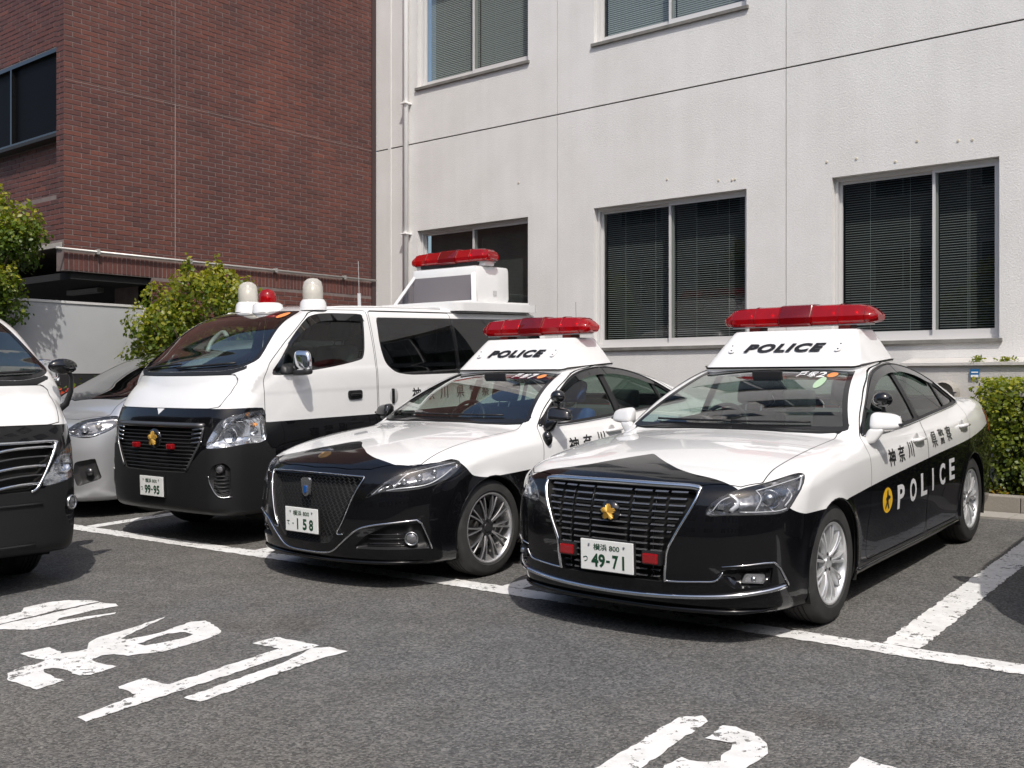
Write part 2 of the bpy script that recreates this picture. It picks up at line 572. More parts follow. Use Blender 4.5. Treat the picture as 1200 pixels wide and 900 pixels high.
def C(*pts, **k): return Curve(pts, **k)
CROWN_A = dict(
    top=C((-.2, .62), (0, .775), (.08, .835), (.25, .895), (.5, .942), (.8, .978), (1.2, 1.008), (1.5, 1.025), (2, 1.03), (3, 1.04), (3.9, 1.095), (4.3, 1.11), (4.7, 1.09), (4.85, 1.04), (5.05, .9), smooth=.10),
    hc=C((0, .10), (.4, .10), (1.2, .085), (2, .09), (3.5, .07), (4.9, .07)), ridge=.0, ridge_x=.60,
    bot=C((0, .19), (.2, .165), (.6, .15), (1.3, .165), (4.2, .175), (4.6, .23), (4.9, .27)),
    yf=C((.1, .13), (.18, .05), (.26, .02), (.42, 0), (.56, .004), (.70, .028), (.80, .07), (.88, .15), (.97, .32), (1.1, .6)), kf=.27, nf=2.6,
    yr=C((.2, 4.80), (.3, 4.86), (.45, 4.895), (.6, 4.89), (.8, 4.87), (1.0, 4.855), (1.08, 4.835), (1.2, 4.79)), kr=.20,
    wp=C((-.2, .84), (.1, .86), (.4, .885), (.93, .90), (1.6, .893), (2.6, .90), (3.6, .90), (4.1, .885), (4.5, .848), (4.8, .795), (5, .75)),
    ws=C((.1, -.09), (.16, -.05), (.24, -.02), (.40, -.012), (.58, 0), (.72, -.002), (.84, -.012), (.92, -.032), (1.0, -.068), (1.08, -.115), (1.2, -.22)),
    arch=[(.905, .335), (3.775, .335)], wz=.33, r_fc=.24, r_rc=.19,
    r_top=C((0, .04), (.3, .07), (.7, .10), (1.2, .10), (3.4, .09), (4, .06), (4.9, .06)),
    ws_z=C((.9, .74), (1.2, .91), (1.36, 1.003), (1.6, 1.148), (1.85, 1.288), (2.1, 1.41), (2.4, 1.53)), ws_k=.22,
    roof=C((1.5, 1.34), (1.9, 1.42), (2.2, 1.458), (2.6, 1.48), (3.0, 1.473), (3.4, 1.43), (3.9, 1.30)), roof_c=.06,
    back_z=C((2.8, 1.61), (3.2, 1.49), (3.5, 1.39), (3.8, 1.275), (4.1, 1.155), (4.4, 1.03)), back_k=.10,
    zb=.98, wb=C((1.0, .79), (1.4, .815), (2.0, .832), (2.8, .835), (3.4, .825), (3.9, .79), (4.4, .72)), t1=.40, t2=.30,
    r_wr=.25, r_br=.35, r_side=.06, r_join=.03)
CROWN_B = dict(CROWN_A)
CROWN_B.update(
    yf=C((.1, .12), (.18, .04), (.30, .01), (.42, 0), (.56, .012), (.70, .045), (.80, .11), (.88, .22), (.97, .40), (1.1, .65)), kf=.33, nf=2.4,
    top=C((-.2, .58), (0, .73), (.10, .81), (.25, .873), (.5, .925), (.8, .965), (1.2, 1.0), (1.5, 1.02), (2, 1.03), (3, 1.04), (3.9, 1.09), (4.4, 1.09), (4.7, 1.06), (4.85, 1.0), (5.05, .9), smooth=.10),
    back_z=C((2.8, 1.60), (3.2, 1.49), (3.6, 1.37), (4.0, 1.235), (4.35, 1.09), (4.5, 1.0)),
    wb=C((1.0, .79), (1.4, .815), (2.0, .832), (2.8, .835), (3.4, .83), (3.9, .80), (4.4, .73)))
VAN = dict(
    top=C((-.25, .86), (0, 1.10), (.08, 1.20), (.16, 1.305), (.26, 1.425), (.5, 1.46), (1.5, 1.45), (4.5, 1.45), (4.9, 1.3), smooth=.03),
    hc=C((0, .18), (.3, .12), (1, .02), (4.9, .02)), ridge=0,
    bot=C((0, .29), (.2, .27), (.6, .26), (1.3, .28), (4.2, .28), (4.7, .32)),
    yf=C((.1, .10), (.26, .035), (.38, .005), (.52, 0), (.75, .006), (.92, .025), (1.05, .055), (1.15, .10), (1.3, .22), (1.45, .4)), kf=.15, nf=3.2,
    yr=C((.2, 4.62), (.35, 4.68), (.6, 4.695), (1.2, 4.69), (1.9, 4.64)), kr=.04,
    wp=C((-.2, .81), (.1, .825), (.4, .842), (1, .8475), (4.0, .8475), (4.6, .835)),
    ws=C((.1, -.05), (.28, -.015), (.42, -.004), (.9, 0), (1.15, -.003), (1.35, -.010), (1.45, -.02)),
    arch=[(.93, .35), (3.485, .35)], wz=.33, r_fc=.17, r_rc=.08,
    r_top=C((0, .06), (.3, .08), (.8, .03), (4.6, .03)),
    ws_z=C((-.2, .5), (.18, 1.22), (.262, 1.43), (.5, 1.63), (.8, 1.855), (1.0, 1.98), (1.3, 2.14)), ws_k=.24,
    roof=C((.6, 1.90), (.9, 1.975), (1.3, 2.01), (2.2, 2.03), (4.2, 2.025), (4.7, 1.98)), roof_c=.06,
    back_z=C((3.5, 3.2), (4.3, 2.3), (4.55, 1.95), (4.66, 1.5), (4.70, 1.0)), back_k=.03,
    zb=1.40, wb=C((-.2, .78), (.2, .815), (.6, .832), (1.2, .836), (4.4, .836), (4.7, .825)), t1=.10, t2=.18,
    r_wr=.16, r_br=.12, r_side=.09, r_join=.02)
MINIVAN = dict(VAN)
MINIVAN.update(
    top=C((-.2, .78), (0, .90), (.10, .97), (.3, 1.04), (.7, 1.11), (1.0, 1.14), (1.5, 1.15), (4.5, 1.15), (4.9, 1.0), smooth=.03),
    hc=C((0, .10), (.4, .08), (1, .05), (4.9, .05)),
    yf=C((.1, .14), (.2, .05), (.32, .01), (.45, 0), (.65, .01), (.80, .04), (.92, .09), (1.0, .2), (1.1, .5)), kf=.28, nf=2.6,
    bot=C((0, .20), (.2, .17), (.6, .17), (4.2, .18), (4.7, .25)),
    ws=C((.1, -.05), (.26, -.015), (.40, -.004), (.8, 0), (1.0, -.003), (1.15, -.018), (1.3, -.045)),
    ws_z=C((-.1, .5), (.30, .93), (.43, 1.095), (.85, 1.31), (1.3, 1.52), (1.7, 1.68), (2.1, 1.80)),
    roof=C((1.1, 1.58), (1.5, 1.68), (1.9, 1.73), (2.6, 1.76), (4.2, 1.73), (4.7, 1.66)),
    back_z=C((3.6, 2.8), (4.3, 2.0), (4.55, 1.65), (4.66, 1.3), (4.70, .9)), zb=1.05, t1=.12, t2=.18, r_fc=.26)
POSE = dict(a=(-3.081, 4.608, .02), b=(-5.467, 4.502, .007), van=(-7.77, 4.80, .028), mini=(-10.23, 4.95, 0.0), van_left=(-6.74, 2.84, math.pi/2))

# ------------------------------------------------------------------ vehicle toolkit
S2 = math.sqrt(.5)
def ray_hit(F, O, D, t0, t1, n=90):
    O = np.atleast_2d(np.asarray(O, float)); D = np.broadcast_to(np.asarray(D, float), O.shape)
    t = np.linspace(t0, t1, n)
    P = O[:, None, :] + D[:, None, :]*t[None, :, None]
    f = F(P[..., 0], P[..., 1], P[..., 2])
    neg = f < 0
    i = np.where(neg.any(1), neg.argmax(1), n-1); i = np.maximum(i, 1)
    a = t[i-1]; b = t[i]
    for _ in range(14):
        m = (a+b)/2
        Q = O + D*m[:, None]
        s = F(Q[:, 0], Q[:, 1], Q[:, 2]) < 0
        b = np.where(s, m, b); a = np.where(s, a, m)
    return O + D*b[:, None]

class Car:
    def __init__(s, root, p, h=.024, hi=(.98, 5.0, 2.15)):
        s.root = root; s.p = p; s.F = body_field(p)
        s.sh = Shell(s.F, (-hi[0], -.09, .08), hi, h)
    def front(s, x, z):
        x, z = np.broadcast_arrays(np.asarray(x, float), np.asarray(z, float))
        return ray_hit(s.F, np.stack([x, x*0-.3, z], -1).reshape(-1, 3), (0, 1, 0), 0, 1.6)
    def side(s, y, z, sg=1):
        y, z = np.broadcast_arrays(np.asarray(y, float), np.asarray(z, float))
        return ray_hit(s.F, np.stack([y*0+sg*1.1, y, z], -1).reshape(-1, 3), (-sg, 0, 0), 0, 1.0)
    def top(s, x, y):
        x, y = np.broadcast_arrays(np.asarray(x, float), np.asarray(y, float))
        return ray_hit(s.F, np.stack([x, y, x*0+2.3], -1).reshape(-1, 3), (0, 0, -1), 0, 2.0, 160)
    def obl(s, u, z, sg=1):
        u, z = np.broadcast_arrays(np.asarray(u, float), np.asarray(z, float))
        O = np.stack([sg*(u*S2 + .9*S2), u*S2 - .9*S2, z], -1).reshape(-1, 3)
        return ray_hit(s.F, O, (-sg*S2, S2, 0), 0, 1.4)
    def n(s, P):
        g = grad(s.F, np.atleast_2d(P)); return g/np.linalg.norm(g, axis=1)[:, None]
    def off(s, P, d): return P + s.n(P)*d
    def part(s, name, mask, mats, offset=0.0, obj=None, parent=None, disp=None):
        V, T, mi = s.sh.extract(mask)
        if not len(T): return None
        n = s.n(V)
        W = V + n*offset if disp is None else disp(V, n)
        nn = n
        if disp is not None:
            a, b, c = W[T[:, 0]], W[T[:, 1]], W[T[:, 2]]
            fn = np.cross(b-a, c-a); nn = np.zeros_like(W)
            for k in range(3): np.add.at(nn, T[:, k], fn)
            nn = nn/np.maximum(np.linalg.norm(nn, axis=1), 1e-12)[:, None]
        return mesh_obj(obj or name, W, T, mats, parent or s.root, mi if len(mats) > 1 else None, nn)
    def strip(s, name, P, r, mat, parent=None, off=0.0, n=6, flat=1.0, closed=False):
        P = np.atleast_2d(P)
        if off: P = s.off(P, off)
        return MB().tube([tuple(q) for q in P], r, n, closed=closed, flat=flat).build(name, [mat], parent or s.root, smooth=True)

def both(pts): return np.abs(pts)
def sside(poly): return lambda V: poly_sdf(poly, V[:, 1], V[:, 2])
def sfront(poly): return lambda V: poly_sdf(poly, np.abs(V[:, 0]), V[:, 2])
def stop(poly): return lambda V: poly_sdf(poly, np.abs(V[:, 0]), V[:, 1])
def sobl(poly): return lambda V: poly_sdf(poly, (np.abs(V[:, 0])+V[:, 1])*S2, V[:, 2])
def O_(*pts): return [((x+y)*S2, z) for x, y, z in pts]

def text_geo(body, size=1.0, bold=0.0, shear=0.0, sx=1.0, spacing=1.0, res=3, maxe=None):
    cu = bpy.data.curves.new('lettering', 'FONT')
    cu.body = body; cu.size = size; cu.offset = bold; cu.shear = shear; cu.space_character = spacing
    cu.align_x = 'CENTER'; cu.align_y = 'CENTER'; cu.resolution_u = res; cu.fill_mode = 'FRONT'
    ob = bpy.data.objects.new('lettering', cu); COL.objects.link(ob)
    dg = bpy.context.evaluated_depsgraph_get(); dg.update()
    me = bpy.data.meshes.new_from_object(ob.evaluated_get(dg))
    bm = bmesh.new(); bm.from_mesh(me)
    bmesh.ops.remove_doubles(bm, verts=bm.verts, dist=1e-5)
    bmesh.ops.triangulate(bm, faces=bm.faces)
    if maxe:
        for _ in range(6):
            L = [e for e in bm.edges if e.calc_length() > maxe]
            if not L: break
            bmesh.ops.subdivide_edges(bm, edges=L, cuts=1); bmesh.ops.triangulate(bm, faces=bm.faces)
    bm.verts.index_update()
    V = np.array([(v.co.x*sx, v.co.y) for v in bm.verts]).reshape(-1, 2); F = [[v.index for v in f.verts] for f in bm.faces]
    bm.free(); bpy.data.objects.remove(ob); bpy.data.curves.remove(cu); bpy.data.meshes.remove(me)
    if len(V):
        V[:, 0] -= (V[:, 0].min()+V[:, 0].max())/2; V[:, 1] -= (V[:, 1].min()+V[:, 1].max())/2
    return V, F
def fit_text(V, w, h):
    V = V.copy(); d = V.max(0)-V.min(0)
    V[:, 0] *= w/d[0]; V[:, 1] *= h/d[1]; return V
def lettering(name, geo, fn, mat, parent):
    V, F = geo
    return mesh_obj(name, fn(V), F, [mat], parent)

def hull(name, P, mat, parent, lev=2, smooth=True):
    """subdivided convex-ish block from 8 corner points (for mirrors, bases)"""
    n, m = 28, 16; V = []; F = []; e = .55
    pw = lambda v: math.copysign(abs(v)**e, v)
    P = [Vector(p) for p in P]
    for i in range(m+1):
        a = math.pi*(i/m-.5)
        for j in range(n):
            b = 2*math.pi*j/n
            x, y, z = pw(math.cos(a))*pw(math.cos(b)), pw(math.cos(a))*pw(math.sin(b)), pw(math.sin(a))
            u, v, w = (x+1)/2, (y+1)/2, (z+1)/2
            lo = (P[0]*(1-u)+P[1]*u)*(1-v) + (P[3]*(1-u)+P[2]*u)*v; hi = (P[4]*(1-u)+P[5]*u)*(1-v) + (P[7]*(1-u)+P[6]*u)*v
            V.append(lo*(1-w)+hi*w)
    for i in range(m):
        for j in range(n): F.append((i*n+j, i*n+(j+1) % n, (i+1)*n+(j+1) % n, (i+1)*n+j))
    return mesh_obj(name, V, F, [mat], parent, smooth=smooth)
def ball(name, c, r, mat, parent, n=20):
    mb = MB(); prof = [(max(1e-4, math.sin(math.pi*k/12)), -math.cos(math.pi*k/12)) for k in range(13)]
    M = Matrix.Translation(c) @ Matrix.Diagonal((*(r if hasattr(r, '__len__') else (r, r, r)), 1))
    mb.lathe(prof, n, M=M)
    return mb.build(name, [mat], parent, smooth=True)

# ---- wheels
WHEEL_CACHE = {}
def make_wheel(parent, x, y, z, sg, style, R, Rr, width=.215, steer=0.0):
    key = (style, R)
    w = bpy.data.objects.new('wheel', None)
    COL.objects.link(w); w.parent = parent; w.location = (x, y, z)
    w.rotation_euler = (0, 0, steer + (0 if sg > 0 else math.pi)); w.empty_display_size = .1
    if key in WHEEL_CACHE:
        for nm, me in WHEEL_CACHE[key]:
            o = bpy.data.objects.new(nm, me); COL.objects.link(o); o.parent = w
            if nm == 'wheel_nuts': o['kind'] = 'stuff'
        return w
    made = []
    MX = Matrix.Rotation(math.pi/2, 4, 'Y')       # lathe axis z -> x  (h positive = outwards)
    h = width/2
    prof = [(Rr-.012, -h+.02), (Rr+.004, -h+.006), (Rr+.03, -h-.002), (R-.035, -h-.004), (R-.012, -h+.010), (R-.003, -h+.030)]
    gro = []
    for g in (-.045, -.015, .015, .045):
        gro += [(R, g-.0045), (R-.007, g-.003), (R-.007, g+.003), (R, g+.0045)]
    prof += gro + [(R-.003, h-.030), (R-.012, h-.010), (R-.035, h+.004), (Rr+.03, h+.002), (Rr+.020, h+.0045), (Rr+.016, h+.001), (Rr+.004, h-.006), (Rr-.012, h-.02)]
    mb = MB().lathe(prof, 56, M=MX)
    # shoulder blocks
    made.append(mb.build('tyre', [MATS['tyre']], w, angle=40))
    rimm = {'silver': 'alloy', 'dark': 'alloy_dark', 'steel': 'satin_metal'}[style]
    rp = [(Rr+.004, h-.008), (Rr+.006, h-.002), (Rr-.002, h-.001), (Rr-.010, h-.008), (Rr-.016, h-.03), (Rr-.030, .0), (Rr-.032, -h+.02), (Rr-.005, -h+.01)]
    made.append(MB().lathe(rp, 48, M=MX).build('rim', [MATS['alloy_machined' if style == 'dark' else rimm]], w, angle=35))
    # barrel back and brake disc
    made.append(MB().lathe([(Rr-.032, -.02), (.09, -.02), (.0005, -.018)], 32, M=MX).build('wheel_back', [MATS['void_black']], w, smooth=True))
    made.append(MB().lathe([(.15, -.012), (.15, .0), (.07, .002), (.066, .03), (.0005, .03)], 40, M=MX).build('brake_disc', [MATS['rotor']], w, angle=30))
    made.append(MB().box((-.02, -.14, .06), (.035, -.055, .13), bev=.01).build('brake_caliper', [MATS['plastic_black']], w))
    sp = MB()
    def spoke(a0, a1, w0, w1, x0, x1, depth=.02, mi=0, face=None):
        # from hub angle a0 to rim angle a1
        r0, r1 = .045, Rr-.004
        N = 5; rows = []
        for k in range(N+1):
            t = k/N; r = r0+(r1-r0)*t; a = a0+(a1-a0)*t; ww = w0+(w1-w0)*t
            xx = x0 + (x1-x0)*t + .012*math.sin(math.pi*t)
            c, s_ = math.cos(a), math.sin(a)
            e = (-s_, c)
            def pt(off, dx, rr=r): return (xx+dx, rr*c+e[0]*off, rr*s_+e[1]*off)
            rows.append([pt(-ww/2, -depth), pt(-ww/2*.86, -.003), pt(-ww/2*.55, 0), pt(ww/2*.55, 0), pt(ww/2*.86, -.003), pt(ww/2, -depth)])
        V = [q for r_ in rows for q in r_]; F = []; Fm = []
        for k in range(N):
            for j in range(5):
                F.append([k*6+j, (k+1)*6+j, (k+1)*6+j+1, k*6+j+1]); Fm.append(1 if (j == 2 and face is not None) else 0)
        n = len(sp.v); sp.v += V; sp.f += [tuple(i+n for i in f[::-1]) for f in F]; sp.m += Fm
    if style == 'silver':
        for k in range(9):
            a = 2*math.pi*k/9
            spoke(a-.07, a-.115, .013, .021, h-.028, h-.014, depth=.03)
            spoke(a+.07, a+.115, .013, .021, h-.028, h-.014, depth=.03)
    elif style == 'dark':
        for k in range(10):
            a = 2*math.pi*k/10
            spoke(a-.04, a-.115, .018, .016, h-.032, h-.012, face=1)
            spoke(a+.04, a+.115, .018, .016, h-.032, h-.012, face=1)
    else:
        for k in range(6):
            a = 2*math.pi*k/6
            spoke(a, a, .075, .06, h-.05, h-.03)
    made.append(sp.build('spokes', [MATS[rimm], MATS['alloy_machined']], w, angle=30))
    hx = h-.03
    made.append(MB().lathe([(.075, hx-.02), (.072, hx-.002), (.062, hx+.002), (.034, hx), (.032, hx-.004), (.030, hx+.006), (.0005, hx+.008)], 28, M=MX).build('hub_cap', [MATS[rimm]], w, angle=35))
    nt = MB()
    for k in range(5):
        a = 2*math.pi*k/5+.3
        nt.lathe([(.012, hx-.01), (.011, hx+.003), (.0005, hx+.004)], 8, M=Matrix.Translation((0, .05*math.cos(a), .05*math.sin(a))) @ MX)
    made.append(tag(nt.build('wheel_nuts', [MATS['plastic_black']], w), kind='stuff'))
    WHEEL_CACHE[key] = [(o.name.split('.')[0], o.data) for o in made]
    return w

def number_plate(car, x, z, top_line, kana, digits, y=None, tilt=0.0, parent=None):
    P = car.front(x, z)[0]
    yy = P[1]-.02 if y is None else y
    base = MB().box((-.165, -.004, -.0825), (.165, .004, .0825), bev=.003).build('number_plate', [MATS['plate_white']], car.root)
    base.location = (x, yy, z); base.rotation_euler = (tilt, 0, 0)
    MB().box((-.172, .005, -.089), (.172, .016, .089), bev=.002).build('plate_frame', [MATS['plastic_black']], base)
    f = lambda cx, cz: (lambda V: np.stack([V[:, 0]+cx, V[:, 0]*0-.0055, V[:, 1]+cz], 1))
    def put(t, cx, cz, w, h, bold=.02):
        V, F = text_geo(t, 1.0, bold); lettering('plate_lettering', (fit_text(V, w, h), F), f(cx, cz), MATS['plate_green'], base)
    put(top_line, .0, .045, .165, .036, .015)
    put(kana, -.135, -.025, .03, .03, .015)
    for t, cx, w in digits: put(t, cx, -.028, w, .074 if t not in '-・' else .012, .035)
    for sx in (-.11, .11):
        MB().lathe([(.006, 0), (.006, .004), (.0005, .006)], 8, M=Matrix.Translation((sx, -.004, .055)) @ Matrix.Rotation(math.pi/2, 4, 'X')).build('plate_screw', [MATS['satin_metal']], base)
    return base

def police_emblem(parent, P, r, tilt=0.0, mat='gold', back=True):
    """five-lobed gilt star with fine rays"""
    mb = MB(); V = [(0, -.016, 0)]; N = 50
    for k in range(N):
        a = math.pi/2 + 2*math.pi*k/N
        c = abs(math.cos(2.5*(a-math.pi/2)))
        rr = r*(.60+.40*c**1.2)*(1.0 if k % 2 else .93)
        V.append((rr*math.cos(a), -.004-(.004 if k % 2 else 0), rr*math.sin(a)))
    F = [(0, 1+k, 1+(k+1) % N) for k in range(N)]
    n = len(V); V += [(x, .004, z) for x, y, z in V[1:]]
    F += [(1+k, n+k, n+(k+1) % N, 1+(k+1) % N) for k in range(N)]
    mb.add(V, [f[::-1] for f in F])
    if back:
        o0 = MB().lathe([(r*1.15, 0), (r*1.12, .007), (.0005, .009)], 24, M=Matrix.Rotation(math.pi/2, 4, 'X')).build('emblem_mount', [MATS['gloss_black']], parent)
        o0.location = P; o0.rotation_euler = (tilt, 0, 0)
    o = mb.build('emblem', [MATS[mat]], parent)
    o.location = (P[0], P[1]-.006, P[2]); o.rotation_euler = (tilt, 0, 0)
    return o

def lamp_unit(car, name, mask, sdf, depth, sg, extras=None, bezel='gloss_black'):
    """clear lens over a bowl that follows the outline"""
    lens = car.part(name, mask, [MATS['lens_clear']], .001)
    d = np.array([-sg*S2*.6, .8, 0.0])
    car.part('lamp_bowl', mask, [MATS[bezel]], parent=lens, disp=lambda V, n: V - n*.001 + d[None, :]*np.clip(-sdf(V)*2.2, 0, depth)[:, None])
    return lens

def light_bar(root, y, z, half=.580, xo=0.0):
    """red beacon bar: one whole with feet"""
    lb = bpy.data.objects.new('light_bar', None); COL.objects.link(lb); lb.parent = root; lb.location = (xo, y, z); lb.scale = (1, 1, 1.18)
    def sec(w, zb, zm, zt, k=1.0):     # cross-section in (y,z)
        return [(-w*.80, zb), (-w, zb+.016), (-w*1.0, zm), (-w*.93, zm+.012), (-w*.62, zt-.006), (-w*.35, zt), (w*.35, zt), (w*.62, zt-.006), (w*.93, zm+.012), (w, zm), (w, zb+.016), (w*.80, zb)]
    def loft(st, mat, name):
        mb = MB(); V = []; F = []; K = 12
        for x, s_ in st: V += [(x, a, b) for a, b in s_]
        for i in range(len(st)-1):
            for j in range(K): F.append([i*K+j, i*K+(j+1) % K, (i+1)*K+(j+1) % K, (i+1)*K+j])
        F.append(list(range(K))[::-1]); F.append([(len(st)-1)*K+j for j in range(K)])
        mb.add(V, F); return mb.build(name, [MATS[mat]], lb, angle=28)
    for sg in (-1, 1):
        st = [(.118, sec(.135, -.058, -.012, .062)), (.30, sec(.135, -.058, -.012, .061)), (.455, sec(.133, -.057, -.012, .056)), (.50, sec(.125, -.055, -.012, .046)),
              (.545, sec(.108, -.052, -.012, .026)), (half-.012, sec(.085, -.046, -.014, .002)), (half, sec(.075, -.040, -.018, -.010))]
        st = [(sg*x, s_) for x, s_ in st]
        if sg < 0: st = st[::-1]
        o = loft(st, 'lens_red', 'lens')
        # lamps inside
        for xx in (.23, .40):
            MB().lathe([(.045, -.045), (.05, -.01), (.03, .03), (.0005, .038)], 16, M=Matrix.Translation((sg*xx, 0, 0))).build('reflector', [MATS['chrome']], o, smooth=True)
        mb = MB()
        for xx in (.128, .315, .50):
            s_ = sec(.1365, -.0585, -.012, .0625) if xx < .45 else sec(.1262, -.0565, -.012, .0475)
            mb.tube([(sg*xx, a, b) for a, b in s_], .0022, 4, closed=True)
        mb.build('lens_rib', [MATS['lens_red_dark']], o)
        for xx in (.15, .33):
            MB().lathe([(.007, 0), (.006, .006), (.0005, .007)], 8, M=Matrix.Translation((sg*xx, -.128, -.02)) @ Matrix.Rotation(math.pi/2, 4, 'X')).build('lens_screw', [MATS['plastic_black']], o)
        MB().box((sg*.34-.045, -.07, -.115), (sg*.34+.045, .07, -.060), bev=.010).build('mounting_foot', [simple('foot_red_lit', (.42, .06, .045), .5)], lb)  # sunlight reddened by the lens is put into the foot colour
    loft([(-.117, sec(.145, -.066, -.012, .066)), (-.112, sec(.148, -.067, -.012, .069)), (.112, sec(.148, -.067, -.012, .069)), (.117, sec(.145, -.066, -.012, .066))], 'lens_red_dark', 'centre_housing')
    MB().box((-.50, -.10, -.066), (.50, .10, -.0595), bev=.002).build('base_tray', [MATS['satin_metal']], lb)
    MB().tube([(.33, .09, .055), (.33, .09, .17)], .0016, 5).build('antenna', [MATS['plastic_black']], lb)
    return lb

def rrect(hx, y0, y1, r, n=6, z=0.0):
    out = []
    for (cx, cy, a0) in ((hx-r, y0+r, -90), (hx-r, y1-r, 0), (-hx+r, y1-r, 90), (-hx+r, y0+r, 180)):
        for k in range(n+1):
            a = math.radians(a0+90*k/n); out.append((cx+r*math.cos(a), cy+r*math.sin(a), z))
    return out

def roof_box(car, text='POLICE'):
    rings = []
    def ring(hx, y0, y1, r, z, follow=None):
        R = rrect(hx, y0, y1, r)
        if follow is not None:
            P = np.array(R); T = car.top(P[:, 0], P[:, 1]); return [(x, y, t[2]+follow) for (x, y, _), t in zip(R, T)]
        return [(x, y, z) for x, y, _ in R]
    b0, b1, bw = 2.195, 2.98, .572
    foot = ring(bw-.006, b0+.006, b1-.006, .07, 0, -.03)
    base = ring(bw, b0, b1, .07, 0, .022)
    base2 = ring(bw, b0, b1, .07, 0, .032)
    lip = ring(bw-.004, b0+.008, b1-.006, .07, 0, .034)
    tz = 1.638; top = ring(.470, 2.455, 2.86, .07, tz)
    loft = [lip]
    for t in (.12, .5, .88): loft.append([tuple(a[i]*(1-t)+b[i]*t for i in range(3)) for a, b in zip(lip, top)])
    loft.append([(x*.995, (y-2.65)*.99+2.65, z) for x, y, z in top]); 
    loft.append([(x*.97, (y-2.65)*.95+2.65, tz+.010) for x, y, _ in top]); loft.append([(x*.5, (y-2.65)*.5+2.65, tz+.014) for x, y, _ in top])
    K = len(base); V = [p for r_ in loft for p in r_]; F = []
    for i in range(len(loft)-1):
        for j in range(K): F.append([i*K+j, i*K+(j+1) % K, (i+1)*K+(j+1) % K, (i+1)*K+j])
    F.append([(len(loft)-1)*K+j for j in range(K)])
    o = MB().add(V, F).build('roof_box', [MATS['white_paint']], car.root, angle=50)
    V = foot + ring(bw-.006, b0+.006, b1-.006, .07, 0, .030); K0 = len(foot)
    MB().add(V, [[j, (j+1) % K0, K0+(j+1) % K0, K0+j] for j in range(K0)]).build('roof_plinth', [MATS['white_paint']], o, smooth=True)
    V = base + base2 + [(x*1.012, (y-2.57)*1.015+2.57, z+.003) for x, y, z in base2]; F = []
    for i in range(2):
        for j in range(K): F.append([i*K+j, i*K+(j+1) % K, (i+1)*K+(j+1) % K, (i+1)*K+j])
    MB().add(V, F).build('rubber_seal', [MATS['plastic_black']], o, smooth=True)
    # front face frame for the lettering
    A = Vector((0, (lip[0][1]), np.mean([p[2] for p in lip[-4:]]))); B = Vector((0, 2.455, tz))
    A = Vector((0, b0+.008, float(car.top(0.0, b0+.008)[0][2])+.034))
    up = (B-A).normalized(); nrm = Vector((0, -up.z, up.y))
    mid = A + (B-A)*.50
    V, F = text_geo('POLICE', 1, .048, .30, res=4, spacing=1.17); V = fit_text(V, .60, .088)
    W = np.array([mid + Vector((1, 0, 0))*u + up*v + nrm*.0018 for u, v in V])
    W += 0
    mesh_obj('lettering', W, F, [MATS['decal_black']], o)
    for sg in (-1, 1):
        q = Matrix.Translation(mid + Vector((sg*.40, 0, 0))) @ Matrix(((1, 0, 0, 0), (0, up.y, nrm.y, 0), (0, up.z, nrm.z, 0), (0, 0, 0, 1)))
        pl = MB().prism(round_poly([(-.022-sg*.008, -.045), (.022-sg*.008, -.045), (.022+sg*.008, .045), (-.022+sg*.008, .045)], .02), -.003, .0045, M=q).build('cover_plate', [MATS['white_paint']], o)
        for dz in (-.026, .026):
            MB().lathe([(.006, 0), (.005, .004), (.0005, .005)], 8, M=q @ Matrix.Translation((sg*.3*dz*.5, dz, .004))).build('screw', [MATS['plastic_black']], pl)
    return o

def seat(root, x, y, z, mat, w=.5, rest=True, name='seat'):
    st = bpy.data.objects.new(name, None); COL.objects.link(st); st.parent = root; st.location = (x, y, z)
    MB().box((-w/2, -.25, 0), (w/2, .25, .16), bev=.05).build('cushion', [MATS[mat]], st, smooth=True)
    M = Matrix.Translation((0, .22, .1)) @ Matrix.Rotation(-.38, 4, 'X')
    MB().box((-w/2, -.06, 0), (w/2, .07, .60), bev=.055, M=M).build('backrest', [MATS[mat]], st, smooth=True)
    if rest:
        M2 = Matrix.Translation((0, .24, .1)) @ Matrix.Rotation(-.33, 4, 'X')
        MB().box((-.13, -.06, .64), (.13, .045, .83), bev=.045, M=M2).build('headrest', [MATS[mat]], st, smooth=True)
        MB().tube([M2 @ Vector((-.06, 0, .55)), M2 @ Vector((-.06, 0, .66))], .007).tube([M2 @ Vector((.06, 0, .55)), M2 @ Vector((.06, 0, .66))], .007).build('headrest_posts', [MATS['satin_metal']], st)
    return st

def steering(root, x, y, z, tilt):
    w = bpy.data.objects.new('steering_wheel', None); COL.objects.link(w); w.parent = root; w.location = (x, y, z); w.rotation_euler = (tilt, 0, 0)
    MB().tube([(.185*math.cos(2*math.pi*k/28), 0, .185*math.sin(2*math.pi*k/28)) for k in range(28)], .015, 8, closed=True).build('wheel_rim', [MATS['plastic_black']], w, smooth=True)
    MB().box((-.17, -.012, -.02), (.17, .012, .02), bev=.008).box((-.02, -.012, -.17), (.02, .012, 0), bev=.008).box((-.06, -.03, -.05), (.06, .03, .05), bev=.02).build('wheel_spokes', [MATS['plastic_black']], w)

